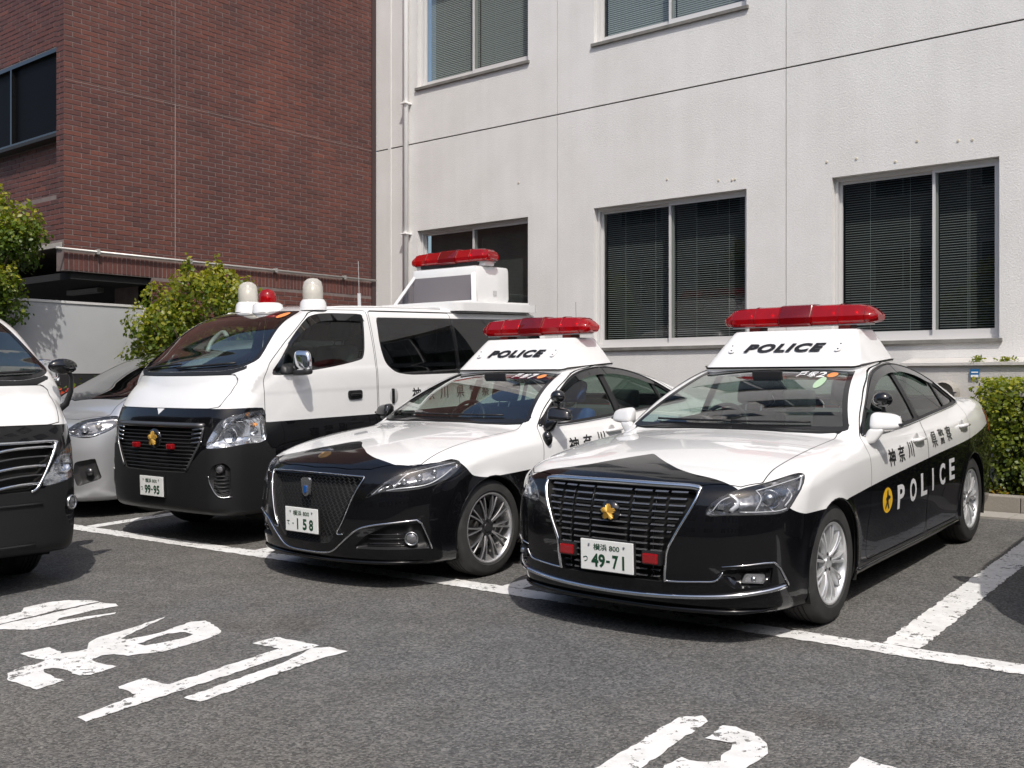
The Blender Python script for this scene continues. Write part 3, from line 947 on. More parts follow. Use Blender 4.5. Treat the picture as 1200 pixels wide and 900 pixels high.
def door_mirror(car, sg, y, z, mat, ball_up=True, extra_low=False, xo=.0):
    P = car.side(y, z-.06, sg)[0]
    m = bpy.data.objects.new('door_mirror', None); COL.objects.link(m); m.parent = car.root; m.location = (P[0], y, z)
    c = lambda x, yy, zz: (sg*x, yy, zz)
    hull('mirror_base', [c(-.03, -.02, -.115), c(.06, .0, -.11), c(.05, .08, -.105), c(-.03, .08, -.115), c(.02, .0, -.01), c(.12, .01, -.015), c(.11, .06, -.015), c(.02, .06, -.01)], MATS[mat], m)
    hull('mirror_housing', [c(.015, -.02, -.035), c(.205, .03, -.015), c(.205, .11, -.03), c(.02, .115, -.05), c(.02, .02, .085), c(.185, .06, .060), c(.185, .115, .066), c(.02, .115, .09)], MATS[mat], m)
    MB().box((sg*.11-.07, .112, -.022), (sg*.11+.07, .1175, .055), bev=.001).build('mirror_glass', [MATS['chrome']], m)
    MB().box((min(sg*.17, sg*.202), .045, -.004), (max(sg*.17, sg*.202), .10, .014), bev=.004).build('turn_signal', [MATS['alloy_dark']], m)
    if ball_up:
        ball('blind_spot_mirror', c(.085, .075, .155), (.058, .052, .050), MATS['gloss_black'], m)
        MB().tube([c(.09, .08, .08), c(.08, .08, .13)], .012).build('mirror_stem', [MATS['plastic_black']], m)
    if extra_low:
        ball('lower_mirror', c(.05, -.02, -.15), (.042, .04, .058), MATS['gloss_black'], m)
    return m

def handle(car, y, z, sg, mat):
    P = car.side(y, z, sg)[0]
    h = MB().tube([(P[0]-sg*.004, y-.11, z), (P[0]+sg*.022, y-.085, z+.002), (P[0]+sg*.030, y, z+.004), (P[0]+sg*.024, y+.085, z+.002), (P[0]-sg*.004, y+.11, z)], [.012, .015, .016, .015, .012], 10, flat=.9).build('door_handle', [MATS[mat]], car.root, smooth=True)
    Q = car.side([y-.02], [z], sg)[0]
    MB().lathe([(.048, -.002), (.044, .0012), (.0005, .0005)], 20, M=Matrix.Translation((Q[0], Q[1], Q[2])) @ Matrix.Rotation(sg*math.pi/2, 4, 'Y')).build('handle_recess', [MATS['silver_paint'] if mat != 'white_paint' else simple('recess_grey', (.45, .45, .45), .5)], h)
    return h

def interior(car, y0, y1, zf, w, seats, dash_y, dash_z, steer=True, seat_mats=('seat_fabric', 'seat_fabric'), zs=.42):
    r = car.root
    MB().box((-w, y0, zf), (w, y1, zf+.03)).build('cabin_floor', [MATS['liner']], r)
    P = []
    mb = MB(); n = 9
    V = []; 
    for i in range(n):
        x = -w+2*w*i/(n-1); k = (x/w)**2
        V += [(x, dash_y-.32+.22*k, dash_z-.03), (x, dash_y-.05+.10*k, dash_z+.02-.01*k), (x, dash_y+.16+.04*k, dash_z-.02), (x, dash_y+.20, dash_z-.18), (x, dash_y+.08, dash_z-.45)]
    F = [[i*5+j, (i+1)*5+j, (i+1)*5+j+1, i*5+j+1] for i in range(n-1) for j in range(4)]
    MB().add(V, F).build('dashboard', [MATS['interior_grey']], r, smooth=True)
    if steer: steering(r, -.36, dash_y+.36, dash_z-.04, math.radians(-25))
    for sx, m in zip((-.36, .36), seat_mats): seat(r, sx, seats[0], zs, m)
    for yy in seats[1:]:
        MB().box((-w+.12, yy-.25, zs), (w-.12, yy+.25, zs+.16), bev=.05).box((-w+.14, yy+.20, zs+.1), (w-.14, yy+.36, zs+.60), bev=.06).build('rear_seat', [MATS['seat_fabric']], r, smooth=True)
        for sx in (-.36, .36):
            MB().box((sx-.13, yy+.25, zs+.61), (sx+.13, yy+.36, zs+.78), bev=.04).build('rear_headrest', [MATS['seat_fabric']], r, smooth=True)

# ------------------------------------------------------------------ materials of the place
def asphalt():
    t = NT('asphalt'); c = t.co()
    n1 = t.noise(c, .35, 5, .6); n2 = t.noise(c, 3.0, 6, .65); n3 = t.noise(c, 220, 2, .5)
    v = t.n('ShaderNodeTexVoronoi'); v.inputs['Scale'].default_value = 92; t.l(c, v.inputs['Vector'])
    v2 = t.n('ShaderNodeTexVoronoi'); v2.inputs['Scale'].default_value = 60; t.l(c, v2.inputs['Vector'])
    big = t.ramp(n1, [(.38, (.118, .119, .120)), (.62, (.136, .130, .121))])
    mid = t.mix(.55, big, t.ramp(n2, [(.25, (.55, .55, .55)), (.8, (1.25, 1.25, 1.25))]), 'MULTIPLY')
    agg = t.mix(1.0, mid, t.ramp(v.outputs['Color'], [(.10, (.55, .55, .55)), (.5, (1, 1, 1)), (.9, (1.65, 1.62, 1.58))]), 'MULTIPLY')
    stain = t.noise(t.co((1, 1, 1)), .9, 3, .45)
    agg = t.mix(1.0, agg, t.ramp(stain, [(.62, (1, 1, 1)), (.72, (.84, .82, .80))]), 'MULTIPLY')
    crk = t.n('ShaderNodeTexVoronoi'); crk.feature = 'DISTANCE_TO_EDGE'; crk.inputs['Scale'].default_value = .42
    wob = t.n('ShaderNodeMix'); wob.data_type = 'VECTOR'; wob.inputs[0].default_value = .06; t.l(c, wob.inputs[4]); t.l(t.noise(c, 3.5, 5, .7, out=1), wob.inputs[5]); t.l(wob.outputs[1], crk.inputs['Vector'])
    agg = t.mix(1.0, agg, t.ramp(crk.outputs['Distance'], [(.0, (.90, .90, .89)), (.002, (1, 1, 1))]), 'MULTIPLY')
    # a few pale stones
    st = t.math('GREATER_THAN', v2.outputs['Color'], .93)
    agg = t.mix(t.math('MULTIPLY', st, .5), agg, (.26, .25, .235))
    h = t.math('ADD', t.math('MULTIPLY', v.outputs['Distance'], -1.0), t.math('MULTIPLY', n3, .4))
    t.pbr(base=agg, rough=.85, spec=.3, normal=t.bump(h, .9, .008)); MATS['asphalt'] = t.m
asphalt()
def road_paint():
    t = NT('road_paint'); c = t.co()
    n1 = t.noise(c, 26, 5, .7); n2 = t.noise(c, 5, 4, .6); n3 = t.noise(c, 120, 3, .6)
    s = t.math('ADD', t.math('MULTIPLY', n1, .75), t.math('ADD', t.math('MULTIPLY', n2, .35), t.math('MULTIPLY', n3, .15)))
    chip = t.ramp(s, [(.535, 1.0), (.55, 0.0)])
    dirt = t.ramp(t.noise(c, 9, 6, .7), [(.3, (.58, .575, .56)), (.7, (.78, .78, .77))])
    t.pbr(base=t.mix(chip, dirt, (.13, .127, .12)), rough=.7, normal=t.bump(t.math('ADD', t.math('MULTIPLY', chip, -.5), n3), .5, .004)); MATS['road_paint'] = t.m
road_paint()
def plaster(name, base, streak=.5, sc=1.0):
    t = NT(name); c = t.co(); cs = t.co((3.0, 3.0, .16))
    n1 = t.noise(cs, 1.6, 5, .6); n2 = t.noise(c, 1.2, 5, .6); n3 = t.noise(c, 55*sc, 4, .6); n4 = t.noise(c, 240*sc, 2, .6)
    a = t.ramp(n1, [(.30, tuple(x*(1-.16*streak) for x in base)), (.62, base)])
    b = t.mix(1.0, a, t.ramp(n2, [(.3, (.93, .925, .91)), (.7, (1.03, 1.03, 1.03))]), 'MULTIPLY')
    b = t.mix(1.0, b, t.ramp(n3, [(.3, (.95, .95, .95)), (.7, (1.03, 1.03, 1.03))]), 'MULTIPLY')
    t.pbr(base=b, rough=.85, spec=.25, normal=t.bump(t.math('ADD', n3, t.math('MULTIPLY', n4, .5)), .45, .010)); MATS[name] = t.m
plaster('wall_white', (.72, .71, .695), .28)
plaster('wall_plinth', (.56, .54, .515), .8)
plaster('concrete', (.36, .34, .31), .3)
plaster('kerb_stone', (.30, .275, .24), .2)
plaster('opposite_wall', (.42, .41, .39), .5)
def brickmat(name, shift=0.0):
    t = NT(name); c = t.co()
    oi = t.n('ShaderNodeAttribute'); oi.attribute_type = 'GEOMETRY'; oi.attribute_name = 'tone'
    n = t.noise(c, 30, 4, .6); n2 = t.noise(c, 1.1, 3, .5)
    col = t.ramp(oi.outputs['Fac'], [(0, (.084, .038, .034)), (.35, (.110, .044, .037)), (.7, (.134, .049, .038)), (1.0, (.160, .056, .040))])
    col = t.mix(1.0, col, t.ramp(n, [(.3, (.82, .82, .82)), (.7, (1.12, 1.12, 1.12))]), 'MULTIPLY')
    col = t.mix(1.0, col, t.ramp(n2, [(.35, (.84, .86, .9)), (.65, (1.08, 1.04, 1.0))]), 'MULTIPLY')
    t.pbr(base=col, rough=.62, spec=.35, normal=t.bump(n, .3, .003)); MATS[name] = t.m
brickmat('brick_face')
t = NT('mortar'); c = t.co(); nz = t.noise(c, 6, 5, .6)
t.pbr(base=t.ramp(nz, [(.3, (.12, .092, .086)), (.7, (.21, .170, .158))]), rough=.9); MATS['mortar'] = t.m
simple('joint_dark', (.05, .047, .043), .9)
simple('joint_seal', (.34, .33, .31), .8)
simple('aluminium', (.62, .61, .60), .45, .15)
simple('sill_grey', (.17, .165, .15), .7, var=.3, vscale=5)
simple('blind', (.42, .43, .43), .55)
simple('blind_pale', (.68, .72, .72), .55)  # closed pale slats, sky reflection on the upper windows put into the colour
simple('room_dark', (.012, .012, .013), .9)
thin_glass('window_glass', (.62, .66, .64), 1.0)
simple('pipe_white', (.86, .85, .83), .5)
simple('panel_grey', (.40, .41, .42), .45, var=.06, vscale=1.5)
simple('soil', (.06, .045, .03), .95, bump=.6, bscale=60)
simple('steel_conduit', (.45, .44, .42), .4, .5)
simple('bark', (.10, .075, .05), .9, var=.3, vscale=20, bump=.5, bscale=60)
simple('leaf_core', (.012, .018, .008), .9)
def leafmat(name, c0, c1, c2):
    t = NT(name)
    at = t.n('ShaderNodeAttribute'); at.attribute_type = 'GEOMETRY'; at.attribute_name = 'tone'
    col = t.ramp(at.outputs['Fac'], [(0, c0), (.5, c1), (1, c2)])
    p = t.n('ShaderNodeBsdfPrincipled'); t.l(col, p.inputs['Base Color']); p.inputs['Roughness'].default_value = .42; p.inputs['Specular IOR Level'].default_value = .4
    tr = t.n('ShaderNodeBsdfTranslucent'); t.l(t.mix(1.0, col, (1.5, 1.7, .5), 'MULTIPLY'), tr.inputs[0])
    mx = t.n('ShaderNodeMixShader'); mx.inputs[0].default_value = .35; t.l(p.outputs[0], mx.inputs[1]); t.l(tr.outputs[0], mx.inputs[2]); t.l(mx.outputs[0], t.out.inputs[0]); MATS[name] = t.m
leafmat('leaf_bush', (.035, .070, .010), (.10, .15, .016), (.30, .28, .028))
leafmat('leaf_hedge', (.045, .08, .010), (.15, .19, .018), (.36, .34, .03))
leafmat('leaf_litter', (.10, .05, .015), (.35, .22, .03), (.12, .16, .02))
leafmat('flower_red', (.35, .02, .01), (.5, .03, .02), (.6, .08, .03))

# ------------------------------------------------------------------ ground
GY = [-300, -12, -6, 0, 3, 5, 7, 9, 10.4, 14, 300]
def gz(y): return SLOPE*(max(-12, min(y, 10.4))-5.0)
def ground_z(x, y): return gz(y)
V = []; F = []
GX = [-300, -40, -15, -10, -5, 0, 5, 20, 300]
for y in GY:
    for x in GX: V.append((x, y, gz(y)))
for i in range(len(GY)-1):
    for j in range(len(GX)-1):
        k = i*len(GX)+j; F.append((k, k+1, k+len(GX)+1, k+len(GX)))
tag(mesh_obj('ground', V, F, [MATS['asphalt']]), kind='structure')

def edge_jitter(poly, step=.03, amp=.007, seed=0):
    rnd = random.Random(seed); out = []; n = len(poly)
    for i in range(n):
        a, b = Vector(poly[i]), Vector(poly[(i+1) % n]); L = (b-a).length; k = max(1, int(L/step)); d = (b-a)/max(L, 1e-6); nn = Vector((-d.y, d.x))
        for q in range(k):
            out.append(tuple(a + (b-a)*(q/k) + nn*rnd.uniform(-amp, amp)))
    return out
def marking(name, polys, label, holes=(), seed=1, group=None, dz=.004, jit=.008):
    from mathutils.geometry import delaunay_2d_cdt
    Vs = []; Fs = []
    for pi, poly in enumerate(polys):
        P = edge_jitter(poly, amp=jit, seed=seed+pi); H = [edge_jitter(h, amp=jit, seed=seed+9) for h in holes] if pi == 0 else []
        co = [Vector(p) for p in P]; ed = [(i, (i+1) % len(P)) for i in range(len(P))]
        for h in H:
            k = len(co); co += [Vector(p) for p in h]; ed += [(k+i, k+(i+1) % len(h)) for i in range(len(h))]
        vo, eo, fo, _, _, _ = delaunay_2d_cdt(co, ed, [], 1, 1e-5)
        k = len(Vs); 
        cx = [sum((vo[i] for i in f), Vector((0, 0)))/len(f) for f in fo]
        if not fo: continue
        arr = np.array([c[:] for c in cx]); ins = poly_sdf(P, arr[:, 0], arr[:, 1]) < 0
        for h in H: ins &= ~(poly_sdf(h, arr[:, 0], arr[:, 1]) < 0)
        Vs += [(v.x, v.y, gz(v.y)+dz) for v in vo]
        for f, q in zip(fo, ins):
            if q:
                f = [k+i for i in f]
                a, b, c = (Vector(Vs[i]) for i in f[:3])
                if (b-a).cross(c-a).z < 0: f = f[::-1]
                Fs.append(f)
    o = mesh_obj(name, Vs, Fs, [MATS['road_paint']]); return tag(o, kind='structure')
# bay lines
def fl(x): return np.interp(x, [-13, -9.2, -4.5, -1.2, 3], [4.82, 4.945, 5.20, 5.31, 5.43])
xs = [-13.0, -9.2, -6.8, -4.5, -1.2, 3.0]
marking('bay_front_line', [[(x, fl(x)) for x in xs] + [(x, fl(x)-.165) for x in xs[::-1]]], '', seed=3, jit=.010)
for i, x0 in enumerate((-1.87, -4.33, -6.80, -9.19, -11.6)):
    y0 = float(fl(x0))+.004; w = .19 if i == 0 else .16
    marking('bay_side_line', [[(x0, y0), (x0+w, y0+.008), (x0+w-.115, 9.45), (x0-.115, 9.45)]], '', seed=20+i, jit=.008)
for nm_, pl_, hl_, sd_ in (('road_lettering', [[(-6.32, 2.76), (-6.34, 2.87), (-6.36, 3.01), (-6.45, 3.07), (-6.47, 3.23), (-6.41, 3.34), (-6.25, 3.43), (-6.20, 3.43), (-6.21, 3.18), (-6.17, 2.80), (-6.14, 2.68)], [(-6.11, 2.67), (-6.15, 2.78), (-6.18, 3.42), (-6.06, 3.46), (-5.99, 3.44), (-6.02, 3.29), (-6.00, 3.07), (-5.96, 3.03), (-5.85, 3.34), (-5.82, 3.32), (-5.85, 3.10), (-5.87, 2.85), (-6.05, 2.74), (-6.04, 2.64)]], [], 41), ('road_lettering', [[(-5.45, 2.57), (-5.44, 2.72), (-5.30, 2.72), (-5.27, 2.70), (-5.23, 2.77), (-5.23, 2.83), (-5.31, 2.87), (-5.40, 2.97), (-5.41, 3.11), (-5.49, 3.46), (-5.38, 3.25), (-5.27, 3.04), (-5.23, 3.05), (-5.19, 3.21), (-5.26, 3.48), (-5.21, 3.55), (-4.94, 3.47), (-4.88, 3.38), (-4.85, 3.21), (-4.85, 3.03), (-4.93, 2.89), (-5.02, 2.86), (-5.05, 2.81), (-5.02, 2.73), (-4.96, 2.73), (-4.81, 2.75), (-4.78, 2.60), (-4.82, 2.56), (-4.94, 2.57), (-5.05, 2.55), (-5.07, 2.51), (-5.01, 2.48), (-4.80, 2.48), (-4.78, 2.33), (-5.06, 2.32), (-5.15, 2.37), (-5.20, 2.45), (-5.19, 2.52), (-5.21, 2.59), (-5.24, 2.59), (-5.32, 2.57)]], [[(-5.09, 3.04), (-5.12, 3.14), (-5.14, 3.25), (-5.09, 3.33), (-5.01, 3.33), (-4.98, 3.26), (-5.00, 3.12), (-5.03, 3.04)]], 43), ('road_lettering', [[(-4.26, 2.26), (-4.18, 2.25), (-4.25, 3.59), (-4.58, 3.56), (-4.58, 3.41), (-4.38, 3.43), (-4.33, 2.74), (-4.52, 2.73), (-4.50, 2.58), (-4.32, 2.57)], [(-4.10, 2.67), (-3.99, 2.69), (-4.06, 3.41), (-4.04, 3.60), (-4.18, 3.60), (-4.24, 3.54), (-4.16, 3.30)]], [], 45), ('road_lettering', [[(-2.15, 3.14), (-2.16, 3.28), (-2.16, 3.52), (-2.17, 3.75), (-2.10, 3.83), (-2.05, 3.78), (-2.04, 3.59), (-2.02, 3.23), (-2.00, 3.00), (-2.13, 2.90)], [(-1.97, 3.61), (-1.97, 3.69), (-1.98, 3.78), (-1.93, 3.79), (-1.85, 3.77), (-1.78, 3.73), (-1.73, 3.67), (-1.70, 3.58), (-1.70, 3.50), (-1.71, 3.44), (-1.72, 3.37), (-1.94, 3.19), (-1.96, 3.29), (-1.95, 3.39), (-1.91, 3.38), (-1.85, 3.41), (-1.82, 3.45), (-1.84, 3.49), (-1.84, 3.56), (-1.86, 3.62), (-1.91, 3.62)]], [], 47), ('road_lettering', [[(-1.42, 3.66), (-1.42, 3.78), (-1.29, 3.76), (-1.20, 3.74), (-1.23, 3.56), (-1.44, 3.41)]], [], 49)):
    marking(nm_, pl_, '', hl_, sd_, jit=.007)


# gutter, kerb and planting bed along the building
for (nm, y0, y1, h, mat) in (('gutter', 9.56, 9.96, .006, 'concrete'), ('kerb', 9.98, 10.16, .14, 'kerb_stone')):
    n = 0
    x = -11.9
    while x < 6:
        L = .6 if nm == 'kerb' else 1.2
        mb = MB().box((x+.003, y0, gz(y0)-.08), (x+L-.003, y1, gz(y1)+h), bev=.008 if nm == 'kerb' else .002)
        o = mb.build('kerb_stone' if nm == 'kerb' else 'gutter_slab', [MATS[mat]]); tag(o, kind='structure'); x += L
bed = [(x, y, gz(10.4)+.09+.03*math.sin(x*3.1)*math.cos(y*5)) for y in (10.16, 10.5, 10.95, 11.3) for x in np.linspace(-11.9, 6, 36)]
tag(mesh_obj('planting_bed', bed, [(r*36+i, r*36+i+1, (r+1)*36+i+1, (r+1)*36+i) for r in range(3) for i in range(35)], [MATS['soil']], smooth=True), kind='structure')

# ------------------------------------------------------------------ white building
YW = 11.3
wb = thing('office_building', 'white rendered office building with dark sliding windows behind the parked police cars', 'building', (-5, YW, 0))
def W(v): return (v[0]+5, v[1]-YW, v[2])
FZ = [(-.2, 5.0), (5.0, 9.0), (9.0, 13.0), (13.0, 17.0), (17.0, 19.0)]
XJ = [-12.02, -11.69, -8.425, -5.111, -1.80, 1.51, 4.82, 8.13]
WIN = {}
for fl_, (za, zb_) in enumerate(((1.80, 3.655), (5.84, 7.66), (9.84, 11.66), (13.84, 15.66))):
    for (a, b, m) in ((-11.09, -8.935, -10.03), (-7.82, -5.61, -6.71), (-4.56, -2.80 if fl_ == 0 else -2.35, -3.47), (-1.25, .95, -.15), (2.05, 4.25, 3.15), (5.35, 7.6, 6.5)):
        WIN.setdefault(fl_, []).append((a, b, m, za, zb_))
RD = .13
def panel(x0, x1, z0, z1, holes):
    """wall panel with openings, front face plus reveals and edges"""
    mb = MB(); g = .006
    xa, xb, zc, zd_ = x0+g, x1-g, z0+.010, z1-.010
    hs = [(max(a, xa), min(b, xb), c, d) for a, b, c, d in holes if b > xa and a < xb]
    X = sorted(set([xa, xb] + [v for h in hs for v in h[:2]])); Z = sorted(set([zc, zd_] + [v for h in hs for v in h[2:]]))
    for i in range(len(X)-1):
        for j in range(len(Z)-1):
            cx, cz = (X[i]+X[i+1])/2, (Z[j]+Z[j+1])/2
            if any(a < cx < b and c < cz < d for a, b, c, d in hs): continue
            mb.add([W((X[i], YW, Z[j])), W((X[i+1], YW, Z[j])), W((X[i+1], YW, Z[j+1])), W((X[i], YW, Z[j+1]))], [(0, 1, 2, 3)])
    def rev(pts): mb.add([W(p) for p in pts], [(0, 1, 2, 3)])
    for a, b, c, d in hs:
        y1 = YW+RD+.05
        rev([(a, YW, c), (a, YW, d), (a, y1, d), (a, y1, c)]); rev([(b, YW, d), (b, YW, c), (b, y1, c), (b, y1, d)])
        rev([(a, YW, d), (b, YW, d), (b, y1, d), (a, y1, d)]); rev([(b, YW, c), (a, YW, c), (a, y1, c), (b, y1, c)])
    y1 = YW+.05
    rev([(xa, YW, zd_), (xa, YW, zc), (xa, y1, zc), (xa, y1, zd_)]); rev([(xb, YW, zc), (xb, YW, zd_), (xb, y1, zd_), (xb, y1, zc)])
    rev([(xb, YW, zd_), (xa, YW, zd_), (xa, y1, zd_), (xb, y1, zd_)]); rev([(xa, YW, zc), (xb, YW, zc), (xb, y1, zc), (xa, y1, zc)])
    bm = bmesh.new(); vs = [bm.verts.new(v) for v in mb.v]
    for f in mb.f: bm.faces.new([vs[i] for i in f])
    bmesh.ops.remove_doubles(bm, verts=bm.verts, dist=1e-4); bm.verts.index_update()
    o = mesh_obj('wall_panel', [v.co[:] for v in bm.verts], [[v.index for v in f.verts] for f in bm.faces], [MATS['wall_white']], wb); bm.free(); return o
for j, (z0, z1) in enumerate(FZ):
    for i in range(len(XJ)-1):
        hs = [(a, b, c, d) for (a, b, m, c, d) in WIN.get(j, [])]
        panel(XJ[i], XJ[i+1], z0, z1, hs)
# backing seen in the joints: horizontal dark, vertical pale sealant
mb = MB()
for z in (5.0, 9.0, 13.0, 17.0): mb.box(W((-12.02, YW+.022, z-.03)), W((8.1, YW+.045, z+.03)))
mb.build('horizontal_joint', [MATS['joint_dark']], wb)
for x in XJ[1:-1]:
    for (z0, z1) in FZ: MB().box(W((x-.02, YW+.012, z0+.03)), W((x+.02, YW+.04, z1-.03))).build('vertical_joint', [MATS['joint_seal']], wb)
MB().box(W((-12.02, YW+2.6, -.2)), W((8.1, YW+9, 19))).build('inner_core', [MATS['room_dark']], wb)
MB().box(W((-12.06, YW-.06, 19.0)), W((8.2, YW+9, 19.18)), bev=.01).build('roof_coping', [MATS['concrete']], wb)
MB().box(W((8.125, YW+.002, -.2)), W((8.16, YW+9, 19))).build('end_wall', [MATS['wall_white']], wb)
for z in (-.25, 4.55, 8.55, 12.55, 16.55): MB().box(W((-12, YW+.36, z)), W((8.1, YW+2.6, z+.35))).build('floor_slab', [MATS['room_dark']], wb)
sash_cache = {}
def window(a, b, m, z0, z1, fl_):
    w = MB(); y = YW+RD-.045; fw = .038
    w.box(W((a+.003, y, z0+.003)), W((a+fw, y+.10, z1-.003))).box(W((b-fw, y, z0+.003)), W((b-.003, y+.10, z1-.003)))
    w.box(W((a+fw, y, z1-fw)), W((b-fw, y+.10, z1-.003))).box(W((a+fw, y, z0+.003)), W((b-fw, y+.10, z0+fw+.01)))
    fr = w.build('window', [MATS['aluminium']], wb)
    for k, (p, q, yy) in enumerate(((a+fw, m+.022, y+.052), (m-.022, b-fw, y+.012))):
        s = MB(); t = .030; zt, zb2 = z1-fw, z0+fw+.01
        s.box(W((p, yy, zb2)), W((p+t, yy+.03, zt))).box(W((q-t, yy, zb2)), W((q, yy+.03, zt)))
        s.box(W((p+t, yy, zt-.032)), W((q-t, yy+.03, zt))).box(W((p+t, yy, zb2)), W((q-t, yy+.03, zb2+.058)))
        sh_ = s.build('sash', [MATS['aluminium']], fr)
        mesh_obj('window_pane', [W((p+t, yy+.015, zb2+.058)), W((q-t, yy+.015, zb2+.058)), W((q-t, yy+.015, zt-.032)), W((p+t, yy+.015, zt-.032))], [(0, 1, 2, 3)], [MATS['window_glass']], fr)
    MB().box(W((a-.03, YW-.035, z0-.045)), W((b+.03, YW+.06, z0-.002)), bev=.004).build('window_sill', [MATS['sill_grey']], fr)
    # venetian blind
    if not (fl_ == 0 and a < -11):
        pitch = .027; zz = np.arange(z0+.06, z1-.06, pitch); V = []; F = []
        rnd = random.Random(int(a*10)+fl_)
        tilt = .42 if fl_ == 0 else 1.12
        for i, z in enumerate(zz):
            hw = .0115 if fl_ == 0 else .0142; dy, dz = hw*math.cos(tilt), hw*math.sin(tilt)
            sag = rnd.uniform(-.0015, .0015)
            for s0, s1 in ((a+.06, m-.01), (m+.01, b-.06)):
                k = len(V); V += [W((s0, y+.17-dy, z-dz)), W((s1, y+.17-dy, z-dz+sag)), W((s1, y+.17, z+sag+.001)), W((s0, y+.17, z+.001)), W((s1, y+.17+dy, z+dz+sag)), W((s0, y+.17+dy, z+dz))]
                F += [(k, k+1, k+2, k+3), (k+3, k+2, k+4, k+5)]
        tag(mesh_obj('blind_slats', V, F, [MATS['blind' if fl_ == 0 else 'blind_pale']], fr), kind='stuff')
        for xx in (a+.35, m-.3, m+.3, b-.35):
            MB().tube([W((xx, y+.155, z0+.05)), W((xx, y+.155, z1-.05))], .0015, 4).build('blind_cord', [MATS['blind_pale']], fr)
    else:
        mesh_obj('curtain', [W((a+.04, y+.18, z0+.04)), W((b-.04, y+.18, z0+.04)), W((b-.04, y+.18, z1-.04)), W((a+.04, y+.18, z1-.04))], [(0, 1, 2, 3)], [simple('curtain_grey', (.09, .10, .10), .9, var=.2)], fr)
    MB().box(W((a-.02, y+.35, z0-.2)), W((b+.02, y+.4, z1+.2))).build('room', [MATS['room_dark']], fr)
for fl_ in WIN:
    for wd in WIN[fl_]: window(*wd, fl_)
# down pipe with brackets
dp = MB().tube([W((-11.27, YW-.075, -.1)), W((-11.27, YW-.06, 19))], .042, 14).build('down_pipe', [MATS['pipe_white']], wb, smooth=True)
for z in (1.2, 3.62, 5.62, 7.7, 9.8): MB().box(W((-11.33, YW-.135, z-.012)), W((-11.21, YW, z+.012)), bev=.004).build('pipe_bracket', [MATS['pipe_white']], dp)
MB().box(W((-11.72, YW-.012, 0)), W((-11.66, YW-.001, 19))).build('cable_cover', [MATS['wall_white']], wb)
# plugs and chips over the ground-floor windows
for (x, z) in ((-5.98, 3.80), (-5.80, 3.78), (-5.76, 3.785), (-4.62, 3.84), (-4.28, 3.83), (-3.85, 3.74), (-3.2, 3.87), (-3.06, 3.86), (-9.1, 4.15), (-6.7, 3.9), (-3.62, 3.93)):
    MB().lathe([(.016, 0), (.013, .008), (.0005, .009)], 8, M=Matrix.Translation(W((x, YW, z))) @ Matrix.Rotation(math.pi/2, 4, 'X')).build('wall_plug', [simple('plug', (.55, .50, .40), .7)], wb)
# plinth with a sloped coping, vent hood and small blue notice
MB().box(W((-3.62, 10.97, 0)), W((8.1, YW-.002, 1.515))).build('plinth', [MATS['wall_plinth']], wb)
for x in (-2.1, -.9): MB().box(W((x-.012, 10.955, 0)), W((x+.012, 10.969, 1.51))).build('plinth_batten', [MATS['wall_plinth']], wb)
mb = MB(); V = [W(p) for p in ((-3.68, 10.935, 1.516), (8.1, 10.935, 1.516), (8.1, 10.935, 1.545), (-3.68, 10.935, 1.545), (-3.68, YW-.003, 1.60), (8.1, YW-.003, 1.60), (8.1, YW-.003, 1.516), (-3.68, YW-.003, 1.516))]
mb.add(V, [(0, 1, 2, 3), (3, 2, 5, 4), (0, 3, 4, 7), (1, 6, 5, 2), (0, 7, 6, 1)]); mb.build('coping', [MATS['wall_plinth']], wb)
hd = MB(); V = []; F = []; N = 10
for i in range(N+1):
    a = math.pi*i/N
    for r_, yy in ((.13, 10.965), (.13, 10.86), (.105, 10.83)): V.append(W((-3.22-r_*math.cos(a), yy, 1.25+r_*math.sin(a)*.9)))
for i in range(N):
    for k in range(2): F.append((i*3+k, (i+1)*3+k, (i+1)*3+k+1, i*3+k+1))
hd.add(V, F); hd.box(W((-3.35, 10.86, 1.05)), W((-3.325, 10.965, 1.25))).box(W((-3.115, 10.86, 1.05)), W((-3.09, 10.965, 1.25))); hd.build('vent_hood', [MATS['concrete']], wb)
nt = MB().box(W((-2.985, 10.945, 1.395)), W((-2.90, 10.954, 1.478))).build('notice', [simple('notice_blue', (.01, .12, .30), .4)], wb)
MB().box(W((-2.978, 10.9435, 1.395)), W((-2.907, 10.9449, 1.420))).box(W((-2.975, 10.9435, 1.440)), W((-2.91, 10.9449, 1.452))).build('notice_print', [MATS['sticker_white']], nt)

# ------------------------------------------------------------------ brick building
XB, YB = -12.0, 6.19
bb = thing('brick_building', 'dark red brick building whose upper floors overhang a black garage opening', 'building', (XB, YB, 0))
def B(v): return (v[0]-XB, v[1]-YB, v[2])
BH, BL, J = .0535, .215, .0095
PZ = BH+J; PX = BL+J
ZT = 8.6
mb = MB()
def slab(lo, hi, nm, mt='mortar'): return MB().box(B(lo), B(hi)).build(nm, [MATS[mt]], bb)
slab((-12.19, YB+.005, 2.69), (XB-.005, 11.28, ZT), 'wall_backing'); slab((-30, YB+.005, 3.03), (-12.192, 11.27, 3.62), 'wall_backing')
slab((-12.9, 7.36, -.2), (XB-.005, 11.28, 2.69), 'wall_backing')                 # lower right part
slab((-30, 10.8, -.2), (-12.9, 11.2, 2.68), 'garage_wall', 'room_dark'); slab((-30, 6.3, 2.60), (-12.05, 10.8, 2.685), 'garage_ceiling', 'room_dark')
slab((-12.32, 7.36, -.1), (-12.02, 7.55, 2.62), 'garage_pier', 'mortar')
MB().box(B((-30, 6.165, 2.97)), B((-12.03, 6.186, 3.028)), bev=.004).build('soffit_edge', [MATS['concrete']], bb)
